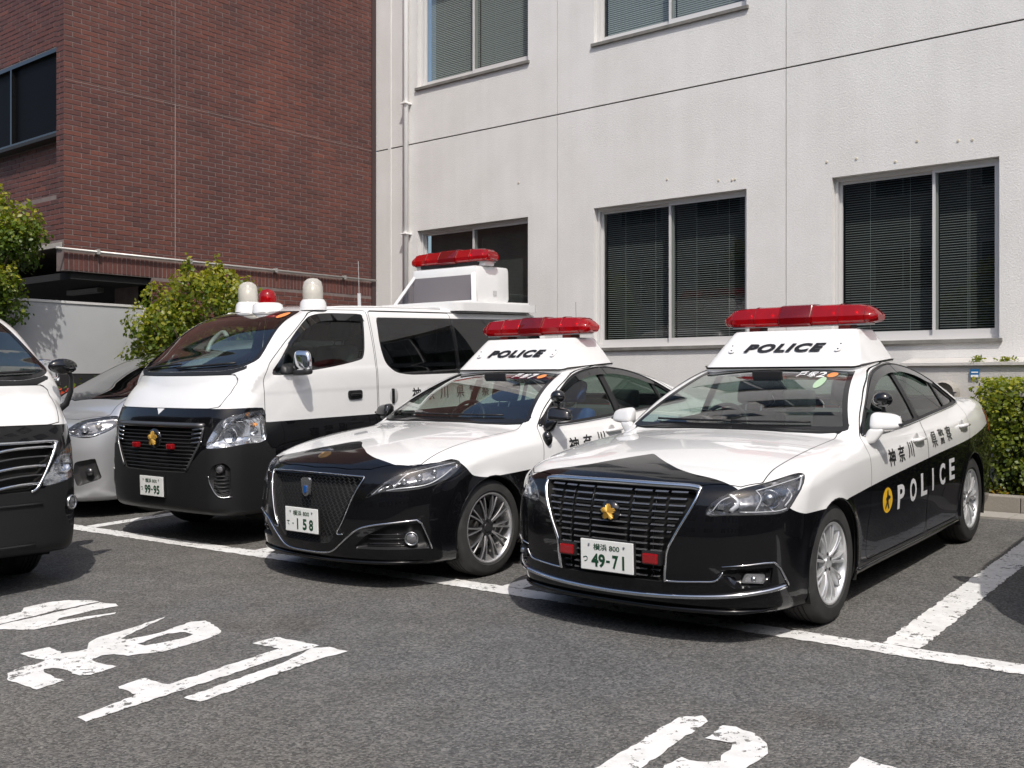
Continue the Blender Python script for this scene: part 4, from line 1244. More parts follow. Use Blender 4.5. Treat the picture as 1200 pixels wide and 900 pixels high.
MB().box(B((-30.05, YB-.04, ZT)), B((XB+.03, 11.28, ZT+.12)), bev=.01).build('roof_coping', [MATS['concrete']], bb)
def tone(o, vals):
    a = o.data.attributes.new('tone', 'FLOAT', 'POINT'); a.data.foreach_set('value', np.asarray(vals, np.float32))
rnd = random.Random(5)
bricks = []   # (face, u, z, len)
# side wall (faces +x): u = y ; front wall (faces -y): u = x
def niche(u, z): return u < -12.19 and z > 3.62
for k in range(int((ZT-2.945)/PZ)):
    z = 2.945+k*PZ
    o = (k % 2)*PX/2
    y = YB+.004 - (PX/2 if k % 2 else 0)
    while y < 11.27:
        a, b = max(y, YB+.004), min(y+BL, 11.27)
        if b-a > .03: bricks.append(('s', a, b, z, z+BH))
        y += PX
    x = XB-.004
    n0 = 0
    while x > -14.3:
        b = x; a = x-(BL if n0 or k % 2 == 0 else BL/2)
        if z > 3.02 and not (z+BH > 3.62 and a < -12.19):
            bricks.append(('f', a, b, z, z+BH))
        elif z > 3.02 and a < -12.19 and b > -12.15: bricks.append(('f', -12.185, b, z, z+BH))
        # recessed niche panel under the window
        if a < -12.19 and 3.62 < z < 4.32: bricks.append(('n', a, min(b, -12.20), z, z+BH))
        if a < -12.19 and z > 5.52: bricks.append(('n', a, min(b, -12.20), z, z+BH))
        x = a-J; n0 += 1
k = 0; z = 2.60
while z > -.1:                                                       # lower part right of the garage
    y = 7.365 - (0 if k % 2 else PX/2)
    while y < 11.27:
        a, b = max(y, 7.365), min(y+BL, 11.27)
        if b-a > .03: bricks.append(('s', a, b, z, z+BH))
        y += PX
    z -= PZ; k += 1
y = YB+.004
while y < 11.25:                                                     # soldier course over the opening
    bricks.append(('s', y, y+BH, 2.70, 2.70+.213)); y += PZ
def brick_geo(br):
    f, a, b, z0, z1 = br; d = .014; c = .0025
    pr = rnd.uniform(-.0015, .0015)
    if f == 's':
        x0, x1 = XB-.012, XB+pr
        P = [(x1, a+c, z0+c), (x1, b-c, z0+c), (x1, b-c, z1-c), (x1, a+c, z1-c), (x0, a, z0), (x0, b, z0), (x0, b, z1), (x0, a, z1)]
    else:
        y1 = (YB if f == 'f' else YB+.16)-pr; y0 = y1+.012
        P = [(a+c, y1, z0+c), (b-c, y1, z0+c), (b-c, y1, z1-c), (a+c, y1, z1-c), (a, y0, z0), (b, y0, z0), (b, y0, z1), (a, y0, z1)]
    return [B(p) for p in P], [(0, 1, 2, 3), (4, 5, 1, 0), (5, 6, 2, 1), (6, 7, 3, 2), (7, 4, 0, 3)]
def btone(br):
    u, z = br[1], br[3]
    base = .45 + .20*math.sin(u*1.7+z*.9)*math.sin(z*1.3-u*.6)
    return min(1, max(0, base + rnd.gauss(0, .17)))
def vis(br):
    f, a, b, z0, z1 = br
    X_ = XB if f == 's' else a; Y_ = a if f == 's' else YB
    Z = -X_*math.sin(YAW)+Y_*math.cos(YAW); Xc = X_*math.cos(YAW)+Y_*math.sin(YAW)
    px = 600+1208*Xc/Z; py = 447-1208*(z0-1.354)/Z
    if not (-5 < px < 442 and -5 < py < 345): return 0
    if f != 's': return .5/Z
    return 1/Z
order = sorted(range(len(bricks)), key=lambda i: -vis(bricks[i]))
single = set(i for i in order[:300] if vis(bricks[i]) > 0)
mV = []; mF = []; mT = []
for i, br in enumerate(bricks):
    P, Fb = brick_geo(br); tn = btone(br)
    if i in single:
        o = mesh_obj('brick', P, Fb, [MATS['brick_face']], bb); tone(o, [tn]*8)
    else:
        k = len(mV); mV += P; mF += [tuple(q+k for q in f) for f in Fb]; mT += [tn]*8
o = mesh_obj('brickwork', mV, mF, [MATS['brick_face']], bb); tone(o, mT); tag(o, kind='stuff')
# pale expansion joints
MB().box(B((XB-.012, 7.694, 2.72)), B((XB+.003, 7.704, 5.0))).build('expansion_joint', [simple('seal_pale', (.27, .22, .20), .8)], bb)
MB().box(B((XB-.012, 6.2, 4.988)), B((XB+.002, 11.27, 4.993))).build('expansion_joint', [simple('seal_pale', (.27, .22, .20), .8)], bb)
MB().box(B((XB-.012, 7.694, 5.0)), B((XB+.002, 7.704, 8.55))).build('expansion_joint', [MATS['mortar']], bb)
MB().box(B((XB-.0135, 11.20, -.1)), B((XB+.012, 11.285, ZT))).build('edge_flashing', [simple('flashing', (.05, .03, .028), .6)], bb)
# niche: recess and window
MB().box(B((-30, YB+.165, 3.62)), B((-12.19, YB+.35, ZT))).build('recess_backing', [MATS['mortar']], bb)
wn_ = MB().box(B((-30, YB+.10, 4.40)), B((-12.22, YB+.17, 4.445))).box(B((-30, YB+.10, 5.42)), B((-12.22, YB+.17, 5.47))).box(B((-12.26, YB+.10, 4.445)), B((-12.22, YB+.17, 5.42))).box(B((-13.60, YB+.10, 4.445)), B((-13.56, YB+.17, 5.42))).build('window', [MATS['gloss_black']], bb)
mesh_obj('window_pane', [B((-30, YB+.15, 4.445)), B((-12.26, YB+.15, 4.445)), B((-12.26, YB+.15, 5.42)), B((-30, YB+.15, 5.42))], [(0, 1, 2, 3)], [simple('dark_pane', (.004, .004, .005), .4, 0, 0, .04)], wn_)
MB().box(B((-30, YB+.02, 4.34)), B((-12.20, YB+.17, 4.385)), bev=.004).build('window_sill', [MATS['matte_black']], wn_)
# conduit on saddles below the overhang
cd = MB().tube([B((XB+.045, YB-.12, 2.945)), B((XB+.045, 11.25, 2.945))], .016, 10).build('conduit', [MATS['steel_conduit']], bb, smooth=True)
for y in (6.6, 7.9, 9.3, 10.6): MB().box(B((XB-.002, y-.02, 2.915)), B((XB+.066, y+.02, 2.975)), bev=.004).build('conduit_saddle', [MATS['steel_conduit']], cd)
for y in (7.0, 8.6): MB().box(B((-13.5, y, 2.52)), B((-12.7, y+.09, 2.58))).build('ceiling_batten', [simple('batten_grey', (.3, .3, .3), .6)], bb)

# pale screen panel in front of the garage opening
sp_ = thing('screen_panel', 'pale grey sheet panel with thin white frame in front of the dark garage opening', 'screen', (-11.9, 6.2, 0))
MB().box((-.02, -1.6, 1.45), (.0, .98, 2.285)).build('sheet', [MATS['panel_grey']], sp_)
MB().box((-.025, -1.6, 2.285), (.014, 1.01, 2.315), bev=.003).build('top_rail', [MATS['aluminium']], sp_)
MB().box((-.025, .975, .1), (.014, 1.01, 2.284), bev=.003).build('post', [MATS['aluminium']], sp_)
MB().box((-.025, -1.62, .1), (.014, -1.585, 2.284), bev=.003).build('post', [MATS['aluminium']], sp_)
MB().box((-.03, -1.58, .05), (-.005, .97, 1.445)).build('lower_sheet', [MATS['matte_black']], sp_)

# ------------------------------------------------------------------ planting
def leaves(pts, nrm, size, seed, tones, asp=.42):
    r = np.random.RandomState(seed); n = len(pts)
    d = nrm + r.normal(0, .55, (n, 3)); d /= np.linalg.norm(d, axis=1)[:, None]
    up = r.normal(0, 1, (n, 3)); u = np.cross(d, up); u /= np.linalg.norm(u, axis=1)[:, None]
    v = np.cross(d, u); s = size*r.uniform(.6, 1.25, n)[:, None]; w = s*asp
    # leaf: 4 points, folded along the midrib
    a = pts; tip = pts + v*s; m = pts + v*s*.5
    l = m + u*w + d*w*.25; q = m - u*w + d*w*.25
    V = np.stack([a, l, tip, q], 1).reshape(-1, 3)
    T = np.arange(n)[:, None]*4
    F = np.concatenate([T+np.array([[0, 1, 2]]), T+np.array([[0, 2, 3]])])
    return V, F, np.repeat(tones, 4)
def foliage(name, clumps, per, size, seed, mat, parent, ytone=None):
    r = np.random.RandomState(seed); P = []; N = []; Tn = []
    for (cx, cy, cz, rad, t0) in clumps:
        k = int(per*rad**2/.04); d = r.normal(0, 1, (k, 3)); d /= np.linalg.norm(d, axis=1)[:, None]
        q = rad*(1-.45*r.uniform(0, 1, k)**1.6)[:, None]
        p = np.array([cx, cy, cz]) + d*q*np.array([1, 1, .85])
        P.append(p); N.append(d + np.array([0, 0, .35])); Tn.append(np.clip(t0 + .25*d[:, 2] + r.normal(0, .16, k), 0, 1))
    P = np.concatenate(P); N = np.concatenate(N); Tn = np.concatenate(Tn)
    V, F, T = leaves(P, N, size, seed+1, Tn)
    o = mesh_obj(name, V, F, [MATS[mat]], parent); a = o.data.attributes.new('tone', 'FLOAT', 'POINT'); a.data.foreach_set('value', T.astype(np.float32))
    return tag(o, kind='stuff')
def shoots(base, n, L, seed, spread=.35):
    """small twigs standing out of the crown: list of clumps and twig tubes"""
    r = random.Random(seed); out = []; tw = MB()
    for _ in range(n):
        b = r.choice(base); d = Vector((r.gauss(0, spread), r.gauss(0, spread), 1)).normalized()
        p0 = Vector(b[:3]) + Vector((r.gauss(0, .3), r.gauss(0, .3), r.uniform(.1, .7)))*b[3]; LL = L*r.uniform(.5, 1.2)
        tw.tube([p0, p0+d*LL*.6, p0+d*LL], [.005, .004, .002], 4)
        for k in range(4):
            q = p0+d*LL*(.25+.25*k); out.append((q.x, q.y, q.z, .055-.006*k, .72))
    return out, tw
def tree(name, label, cat, x, y, clumps, size, seed, trunks, mat='leaf_bush', per=60, nshoot=30, shootL=.25):
    t = thing(name, label, cat, (x, y, gz(y)))
    rel = [(cx-x, cy-y, cz-gz(y), r_, tn) for cx, cy, cz, r_, tn in clumps]
    sh_, tw = shoots([c for c in rel if c[4] > .4] or rel, nshoot, shootL, seed)
    foliage('crown', rel+sh_, per, size, seed, mat, t)
    rr = random.Random(seed)
    for (tx, ty, r0, h) in trunks:
        mb = MB(); mb.tube([(tx, ty, -.05), (tx*1.1+.02, ty*1.1, h*.4), (tx*1.3, ty*1.2+.03, h*.75), (tx*1.5, ty*1.3, h)], [r0, r0*.8, r0*.55, r0*.25], 8)
        for c in rel[:14]:
            b = Vector((tx*1.2, ty*1.15, h*rr.uniform(.35, .75))); e = Vector(c[:3]); mb.tube([b, b.lerp(e, .5)+Vector((0, 0, .06)), e], [r0*.35, r0*.22, r0*.1], 5)
        mb.build('trunk', [MATS['bark']], t, smooth=True)
    tag(tw.build('twigs', [MATS['bark']], t), kind='stuff')
    return t
def blob_clumps(cx, cy, z0, z1, rx, ry, n, seed, rmin=.14, rmax=.26, top=.75, low=.25):
    r = random.Random(seed); out = []
    for _ in range(n):
        a = r.uniform(0, 2*math.pi); q = math.sqrt(r.uniform(.15, 1)); zz = r.uniform(0, 1)
        k = math.sqrt(max(.12, 1-(2*zz-.95)**2*.9)); rad = r.uniform(rmin, rmax)
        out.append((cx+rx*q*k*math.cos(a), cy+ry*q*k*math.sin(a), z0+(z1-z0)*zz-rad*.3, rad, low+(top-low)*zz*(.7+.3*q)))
    return out
cl = blob_clumps(-11.12, 7.60, .6, 2.74, .66, 1.02, 135, 3)
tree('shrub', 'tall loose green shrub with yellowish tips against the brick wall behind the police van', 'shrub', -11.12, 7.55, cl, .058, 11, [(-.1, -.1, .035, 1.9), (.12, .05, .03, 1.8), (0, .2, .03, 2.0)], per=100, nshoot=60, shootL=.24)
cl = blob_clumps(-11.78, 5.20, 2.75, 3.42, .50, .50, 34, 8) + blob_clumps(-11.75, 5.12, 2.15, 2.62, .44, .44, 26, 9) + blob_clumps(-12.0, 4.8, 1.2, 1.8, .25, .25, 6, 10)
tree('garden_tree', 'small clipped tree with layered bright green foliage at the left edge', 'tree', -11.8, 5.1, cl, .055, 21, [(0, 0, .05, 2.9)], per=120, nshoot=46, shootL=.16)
# hedge on the bed
hg = thing('hedge', 'clipped green hedge on the kerbed bed at the right edge behind the nearest car', 'hedge', (-1.0, 10.7, gz(10.4)))
r = np.random.RandomState(4); n = 90000
P = np.stack([r.uniform(-1.78, 3.2, n), r.uniform(-.50, .24, n), r.uniform(.10, 1.20, n)], 1)
def bump_(p): return .12*np.abs(np.sin(p[:, 0]*3.3+p[:, 1]*4))*(p[:, 2]/1.2)-.05+.07*np.sin(p[:, 0]*5.1+p[:, 2]*3)+.05*np.sin(p[:, 0]*11.3-p[:, 2]*7)+.04*np.sin(p[:, 0]*23+p[:, 1]*17)
ed = np.stack([P[:, 0]+1.78, P[:, 1]+.50, .24-P[:, 1]+.3, 1.20-P[:, 2]], 1)
dist = ed.min(1) + bump_(P)*.6 + r.normal(0, .02, n)
keep = (dist < .20) & (dist > .02) & (r.uniform(0, 1, n) < np.clip(.35+P[:, 2]*1.1, 0, 1))
P = P[keep]; which = ed[keep].argmin(1)
Nn = np.array([[-1, 0, 0], [0, -1, 0], [0, 1, 0], [0, 0, 1.0]])[which] + np.array([0, 0, .4])
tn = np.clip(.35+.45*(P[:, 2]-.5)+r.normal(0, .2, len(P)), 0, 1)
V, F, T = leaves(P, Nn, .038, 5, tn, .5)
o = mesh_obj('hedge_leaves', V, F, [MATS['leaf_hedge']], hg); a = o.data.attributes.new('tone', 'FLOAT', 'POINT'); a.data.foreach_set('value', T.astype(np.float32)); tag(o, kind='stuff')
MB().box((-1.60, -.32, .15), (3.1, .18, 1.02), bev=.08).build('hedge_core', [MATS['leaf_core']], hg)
mb = MB(); rr = random.Random(2)
for i in range(26):
    x = -1.7+i*.19+rr.uniform(-.05, .05); mb.tube([(x, rr.uniform(-.3, .1), 0), (x+rr.uniform(-.1, .1), rr.uniform(-.4, .1), .45), (x+rr.uniform(-.15, .15), rr.uniform(-.4, .1), .9)], [.012, .009, .004], 5)
tag(mb.build('stems', [MATS['bark']], hg), kind='stuff')
# fallen leaves on the bed edge
n = 1500; P = np.stack([r.uniform(-11.5, 2.5, n), 10.16+r.uniform(0, .42, n), np.full(n, gz(10.4)+.135)+r.uniform(-.01, .02, n)], 1)
V, F, T = leaves(P, np.tile([[0, 0, 1.0]], (n, 1)), .05, 6, r.uniform(0, 1, n), .5)
o = mesh_obj('leaf_litter', V, F, [MATS['leaf_litter']]); a = o.data.attributes.new('tone', 'FLOAT', 'POINT'); a.data.foreach_set('value', T.astype(np.float32)); tag(o, kind='stuff')
# tufts growing on the coping
for i, (x, w_) in enumerate(((-2.93, .06), (-2.66, .09))):
    n = 90; P = np.stack([x+r.normal(0, w_*.5, n), 10.96+r.uniform(0, .06, n), 1.545+r.uniform(0, .05, n)], 1)
    V, F, T = leaves(P, np.stack([r.normal(0, .6, n), r.normal(0, .4, n)-.4, r.normal(0, .3, n)], 1), .04, 30+i, r.uniform(.5, 1, n), .2)
    o = mesh_obj('weed', V, F, [MATS['leaf_bush']]); a = o.data.attributes.new('tone', 'FLOAT', 'POINT'); a.data.foreach_set('value', T.astype(np.float32))
    tag(o, ['small round weed tuft on the wall coping above the blue notice', 'wider weed tuft on the wall coping nearest the right edge'][i], 'weed', 'weeds on the wall coping')
# red flowers beside the screen panel
n = 160; P = np.stack([r.normal(-10.95, .22, n), r.normal(5.05, .16, n), .95+r.normal(0, .07, n)+.30], 1)
fp = thing('flower_bush', 'low red flowering bush between the silver minivan and the grey screen panel', 'bush', (-11.5, 6.1, gz(6.1)))
P2 = np.stack([r.normal(-.1, .22, 500), r.normal(0, .2, 500), .9+r.normal(0, .14, 500)], 1)
V, F, T = leaves(P2, np.tile([[.2, -.4, 1.0]], (500, 1)), .06, 41, r.uniform(0, .6, 500), .5)
o = mesh_obj('crown', V, F, [MATS['leaf_bush']], fp); a = o.data.attributes.new('tone', 'FLOAT', 'POINT'); a.data.foreach_set('value', T.astype(np.float32)); tag(o, kind='stuff')
P3 = np.stack([r.normal(-.1, .2, 260), r.normal(0, .18, 260), 1.10+r.normal(0, .07, 260)], 1)
V, F, T = leaves(P3, np.tile([[.2, -.4, 1.0]], (260, 1)), .05, 42, r.uniform(0, 1, 260), .6)
o = mesh_obj('blossoms', V, F, [MATS['flower_red']], fp); a = o.data.attributes.new('tone', 'FLOAT', 'POINT'); a.data.foreach_set('value', T.astype(np.float32)); tag(o, kind='stuff')
MB().tube([(-.1, 0, 0), (-.1, 0, .9)], [.02, .01], 6).build('trunk', [MATS['bark']], fp)

# ------------------------------------------------------------------ across the yard, behind the viewpoint (buildings added to darken reflections; trees mirrored in windows)
ob = thing('added_opposite_building', 'unseen grey concrete building across the yard, added to darken reflections in windows and paint', 'building', (-6, -17, 0))  # unseen, added to keep bright sky out of panes and black paint
MB().box((-26, -8, -.8), (30, 0, 11.5)).build('wall', [MATS['opposite_wall']], ob)
for fl_ in range(3):
    for i in range(14):
        x = -24+i*3.9; z = 1.2+fl_*3.6
        w0 = MB().box((x, .0, z), (x+2.2, .03, z+1.7), bev=.01).build('window', [MATS['aluminium']], ob)
        MB().box((x+.06, .031, z+.06), (x+1.07, .036, z+1.64)).box((x+1.13, .031, z+.06), (x+2.14, .036, z+1.64)).build('window_pane', [MATS['gloss_black']], w0)
rb = thing('added_side_building', 'unseen dull brown building beyond the right edge, added to darken reflections in the black doors', 'building', (14, -2, 0))  # unseen, added so the black flanks mirror something dark
MB().box((0, -8, -.8), (8, 16, 7.5)).build('wall', [simple('brown_wall', (.09, .075, .065), .8, var=.2, vscale=.6)], rb)
for i in range(6):
    w0 = MB().box((-.03, -7+i*3.8, 1.2), (0, -5+i*3.8, 2.8), bev=.01).build('window', [MATS['aluminium']], rb)
    MB().box((-.036, -6.94+i*3.8, 1.26), (-.031, -5.06+i*3.8, 2.74)).build('window_pane', [MATS['gloss_black']], w0)
for i, (x, y, h) in enumerate(((-16, -11, 5.5), (-8, -12.5, 4.5))):
    cl = blob_clumps(x, y, 2.0, h+1, 1.8, 1.8, 34, 60+i, .5, .8)
    tree('yard_tree', ['broad green tree across the yard, taller of the two seen in reflections', 'smaller green tree across the yard, seen in the window reflections'][i], 'tree', x, y, cl, .22, 70+i, [(0, 0, .14, h)], per=14, nshoot=6, shootL=.4)

# ------------------------------------------------------------------ police sedans
DLO = smooth_poly([(1.56, .985), (1.72, 1.10), (2.0, 1.247), (2.25, 1.345), (2.52, 1.392), (2.78, 1.396), (3.08, 1.356), (3.38, 1.262), (3.60, 1.168), (3.83, 1.085), (3.76, 1.068), (3.4, 1.048), (2.6, 1.008), (1.9, .982)], 4)
def police_sedan(kind, root):
    A = kind == 'a'
    p = CROWN_A if A else CROWN_B
    car = Car(root, p, .023, (.96, 5.0, 1.56)); sh = car.sh
    ry = 3.775 if A else 3.85
    # doors (before glazing)
    side = lambda C, N: (np.abs(C[:, 0]) > .45) & (np.abs(N[:, 0]) > .25) & (C[:, 1] > 1.2)
    fd = round_poly([(1.53, .98), (1.52, .80), (1.44, .45), (1.42, .30), (1.46, .26), (2.54, .26), (2.58, .30), (2.62, .75), (2.655, .92), (2.67, 1.03), (2.665, 1.415), (2.3, 1.375), (1.95, 1.245), (1.68, 1.10)], [.02, .05, .05, .03, .03, .03, .03, .1, .05, .02, .01, .1, .1, .1], 3)
    rd = round_poly([(2.675, 1.415), (2.68, 1.03), (2.665, .92), (2.63, .75), (2.59, .30), (2.62, .26), (3.30, .26), (3.37, .30), (3.40, .45), (3.52, .66), (3.70, .80), (3.77, .95), (3.84, 1.07), (3.63, 1.19), (3.40, 1.285), (3.08, 1.38)], [.01, .02, .05, .1, .03, .03, .03, .05, .1, .1, .1, .1, .02, .1, .1, .1], 3)
    sh.region(sside(fd), 'front_door', side, .0028)
    sh.region(sside(rd), 'rear_door', side, .0028)
    # hood
    hood = [(-.05, .10), (.30, .118), (.47, .158), (.56, .20), (.66, .228), (.736, .325), (.722, .5), (.718, .96), (.712, 1.40), (.70, 1.475), (.60, 1.425), (.4, 1.375), (-.05, 1.335)] if A else \
           [(-.05, .105), (.30, .13), (.47, .175), (.58, .26), (.68, .31), (.735, .38), (.725, .55), (.715, .96), (.735, 1.40), (.715, 1.475), (.60, 1.425), (.4, 1.375), (-.05, 1.335)]
    topc = lambda C, N: (N[:, 2] > .25) & (C[:, 2] > .70) & (C[:, 1] < 1.6)
    sh.region(stop(hood), 'hood', topc, .0028)
    cowl = [(-.05, 1.30), (.4, 1.36), (.60, 1.41), (.71, 1.46), (.745, 1.56), (.68, 1.60), (-.05, 1.50)]
    cm = sh.carve(stop(cowl), lambda C, N: (N[:, 2] > .25) & (C[:, 2] > .85) & (C[:, 1] < 1.7) & (C[:, 1] > 1.25))
    cm &= sh.part != sh.pid('hood'); sh.set_part(cm, 'cowl_panel')
    # trunk lid outline
    sh.region(stop([(-.05, 4.12), (.60, 4.06), (.66, 4.2), (.66, 4.95), (-.05, 4.95)]), 'boot_lid', lambda C, N: (C[:, 2] > .7) & (C[:, 1] > 3.9) & (N[:, 2] > -.2), .0028)
    # glazing
    wsx, wsz0, wsz1 = .758, 1.012, 1.398
    ws = round_poly([(-.1, wsz0+.012), (.66, wsz0), (wsx, wsz0+.004), (.535, wsz1-.012), (-.1, wsz1+.010)], [0, .05, .03, .05, 0], 4)
    wm = sh.carve(sfront(ws), lambda C, N: (N[:, 1] < -.12) & (C[:, 1] > 1.28) & (C[:, 1] < 2.5) & (C[:, 2] > .98))
    sh.set_part(wm, 'windshield')
    wf = sfront(ws)
    bw = round_poly([(-.1, 1.125), (.60, 1.115), (.64, 1.13), (.50, 1.40), (-.1, 1.425)], [0, .04, .03, .06, 0], 4)
    bm_ = sh.carve(sfront(bw), lambda C, N: (N[:, 1] > .10) & (C[:, 1] > 3.0) & (C[:, 1] < 4.4))
    sh.set_part(bm_, 'rear_window')
    dlo = sside(DLO)
    sc = lambda C, N: (np.abs(C[:, 0]) > .45) & (np.abs(N[:, 0]) > .3) & (C[:, 2] > .93)
    dm = sh.carve(dlo, sc); sh.set_part(dm, 'window_frame')
    inner = lambda V: dlo(V)+.022
    fwin = lambda V: np.maximum(inner(V), np.maximum(poly_sdf([(1.60, .5), (2.625, .5), (2.575, 1.6), (1.60, 1.6)], V[:, 1], V[:, 2]), 1.66-V[:, 1]))
    rwin = lambda V: np.maximum(inner(V), poly_sdf([(2.72, .5), (3.36, .5), (3.38, 1.05), (3.24, 1.6), (2.66, 1.6)], V[:, 1], V[:, 2]))
    qwin = lambda V: np.maximum(inner(V), poly_sdf([(3.395, .5), (3.415, 1.05), (3.275, 1.6), (4.2, 1.6), (4.2, .5)], V[:, 1], V[:, 2]))
    for fn, nm in ((fwin, 'front_window'), (rwin, 'rear_side_window'), (qwin, 'quarter_window')):
        m = sh.carve(fn, sc); sh.set_part(m, nm)
    # wheel arches
    for wy in (.905, ry):
        ar = lambda V: np.sqrt((V[:, 1]-wy)**2 + (V[:, 2]-.335)**2) - .358
        m = sh.carve(ar, lambda C, N: (np.abs(C[:, 0]) > .6) & (C[:, 2] < .8)); sh.drop(m)
    # front fascia
    fr = lambda C, N: (N[:, 1] < -.3) & (C[:, 1] < .6)
    if A:
        gr = round_poly([(-.1, .812), (.445, .805), (.475, .79), (.455, .73), (.38, .59), (.33, .49), (.312, .33), (-.1, .33)], [0, .01, .02, .05, .1, .05, .015, 0], 3)
        hl = [((a), b) for a, b in O_((.53, .092, .685), (.567, .131, .762), (.662, .211, .809), (.736, .309, .830), (.804, .503, .858), (.833, .592, .862), (.853, .586, .841), (.865, .457, .763), (.846, .374, .697), (.811, .306, .683), (.743, .218, .685), (.64, .137, .687))]
        hl = smooth_poly(hl, 3)
        fog = round_poly([(.60, .325), (.80, .318), (.83, .42), (.62, .43), (.55, .385)], .02, 3)
        fogf = lambda V: poly_sdf(O_((.655, .14, .315), (.80, .27, .325), (.805, .285, .415), (.63, .12, .415), (.575, .085, .385)), (np.abs(V[:, 0])+V[:, 1])*S2, V[:, 2])
        low = round_poly([(-.1, .325), (.31, .325), (.58, .34), (.61, .30), (.40, .272), (-.1, .262)], .012, 2)
    else:
        gr = round_poly([(-.1, .748), (.44, .738), (.455, .725), (.41, .64), (.33, .46), (.27, .35), (.22, .30), (-.1, .295)], [0, .01, .02, .05, .1, .05, .03, 0], 3)
        hl = smooth_poly(O_((.50, .10, .612), (.575, .153, .69), (.658, .232, .755), (.734, .339, .797), (.825, .577, .828), (.860, .622, .812), (.874, .60, .775), (.859, .488, .712), (.804, .355, .672), (.704, .227, .655), (.60, .15, .65)), 3)
        fogf = lambda V: poly_sdf(O_((.40, .06, .28), (.815, .37, .275), (.79, .31, .445), (.64, .16, .44), (.50, .09, .37)), (np.abs(V[:, 0])+V[:, 1])*S2, V[:, 2])
        low = None
    hlf = sobl(hl)
    hm = sh.carve(hlf, lambda C, N: (C[:, 1] < .85) & (C[:, 2] < .9) & (C[:, 2] > .55) & (N[:, 2] < .85)); sh.set_part(hm, 'headlight')
    gf = sfront(gr); gm = sh.carve(gf, fr); sh.set_part(gm, 'grille_recess')
    fm = sh.carve(fogf, lambda C, N: (N[:, 1] < -.1) & (C[:, 1] < .7) & (C[:, 2] < .5) & (np.abs(C[:, 0]) > .35)); sh.set_part(fm & (sh.part != sh.pid('grille_recess')), 'fog_recess')
    tail = O_((0, 0, 0))
    tf = lambda V: np.maximum(np.maximum(.81-V[:, 2], V[:, 2]-.99), np.maximum(4.44-V[:, 1]+(V[:, 2]-.9)*.4, .42-np.abs(V[:, 0])))
    tm = sh.carve(tf, lambda C, N: C[:, 1] > 4.2); sh.set_part(tm, 'tail_light')
    # two-tone paint
    if A:
        zd = Curve([(0, .805), (.28, .805), (.36, .73), (.43, .685), (.52, .664), (.7, .66), (1.1, .672), (1.5, .695), (2.2, .735), (2.8, .765), (3.6, .80), (4.3, .86), (4.9, .93)], ext=.1)
        yv = Curve([(0, .490), (.10, .395), (.206, .315), (.30, .262), (.40, .236), (.525, .228), (.62, .214), (.70, .20), (1.0, .15)], ext=.01)
    else:
        zd = Curve([(0, .79), (.34, .80), (.45, .815), (.60, .835), (.64, .79), (.72, .715), (.9, .69), (1.1, .69), (1.5, .70), (2.2, .735), (2.8, .765), (3.6, .80), (4.3, .86), (4.9, .93)], ext=.1)
        yv = Curve([(0, .525), (.05, .50), (.12, .43), (.209, .372), (.30, .315), (.434, .278), (.58, .272), (.70, .33), (.735, .38), (.80, .50), (1.0, .7)], ext=.01)
    black = lambda V: np.minimum(V[:, 2]-zd(V[:, 1]), np.where(V[:, 1] < 1.0, (V[:, 1]-yv(np.abs(V[:, 0])))*.8, 1.0))
    m = sh.carve(black); sh.mat[m] = 1
    # meshes
    paint = [MATS['white_paint'], MATS['black_paint']]
    P = lambda nm: sh.part == sh.pid(nm)
    Cx = sh.cen()[:, 0]
    car.part('body', P('body'), paint)
    car.part('hood', P('hood'), paint); car.part('boot_lid', P('boot_lid'), paint)
    car.part('cowl_panel', P('cowl_panel'), [MATS['plastic_black']], -.004)
    # thickness / inner lining
    solid = P('body') | P('hood') | P('boot_lid') | P('front_door') | P('rear_door') | P('window_frame') | P('cowl_panel')
    car.part('inner_lining', solid, [MATS['liner']], -.022)
    car.part('windshield', P('windshield'), [MATS['glass_clear']], -.002)
    car.part('rear_window', P('rear_window'), [MATS['glass_side']], -.002)
    # black ceramic edge of the windshield: offset ring
    ring = P('windshield') & (wf(sh.cen()) > -.030)
    sh2m = sh.carve(lambda V: -(wf(V)+.028), lambda C, N: (N[:, 1] < -.12) & (C[:, 1] > 1.28) & (C[:, 1] < 2.5) & (C[:, 2] > .98))
    Pn = lambda nm: sh.part == sh.pid(nm)
    edge = sh2m & Pn('windshield')
    V, T, _ = sh.extract(edge)
    o = mesh_obj('windshield_edge', V-car.n(V)*.0035, T, [MATS['gloss_black']], root, normals=car.n(V))
    V, T, _ = sh.extract(edge); mesh_obj('windshield_edge', V-car.n(V)*.0005, T, [simple('frit', (.012, .012, .013), .12)], root, normals=car.n(V))
    P = Pn; Cx = sh.cen()[:, 0]
    for sg in (1, -1):
        sd = (Cx*sg) > 0
        for nm in ('front_door', 'rear_door'): car.part(nm, P(nm) & sd, paint)
        car.part('window_frame', P('window_frame') & sd, [MATS['plastic_black']], -.003)
        for nm in ('front_window', 'rear_side_window', 'quarter_window'): car.part(nm, P(nm) & sd, [MATS['glass_door' if nm == 'front_window' else 'glass_side']], -.010)
        # chrome line under and over the glass
        lo = [(y, z) for y, z in [(1.58, .982), (1.9, .979), (2.3, .991), (2.6, 1.005), (3.0, 1.028), (3.4, 1.046), (3.80, 1.066), (3.86, 1.09)]]
        ss = smooth_poly(lo, 4, False)
        car.strip('window_moulding', car.side(ss[:, 0], ss[:, 1], sg), .0055, MATS['chrome'], off=.002)
        up = smooth_poly([(1.56, .985), (1.72, 1.10), (2.0, 1.247), (2.25, 1.345), (2.52, 1.392), (2.78, 1.396), (3.08, 1.356), (3.38, 1.262), (3.60, 1.168), (3.83, 1.085)], 5, False)
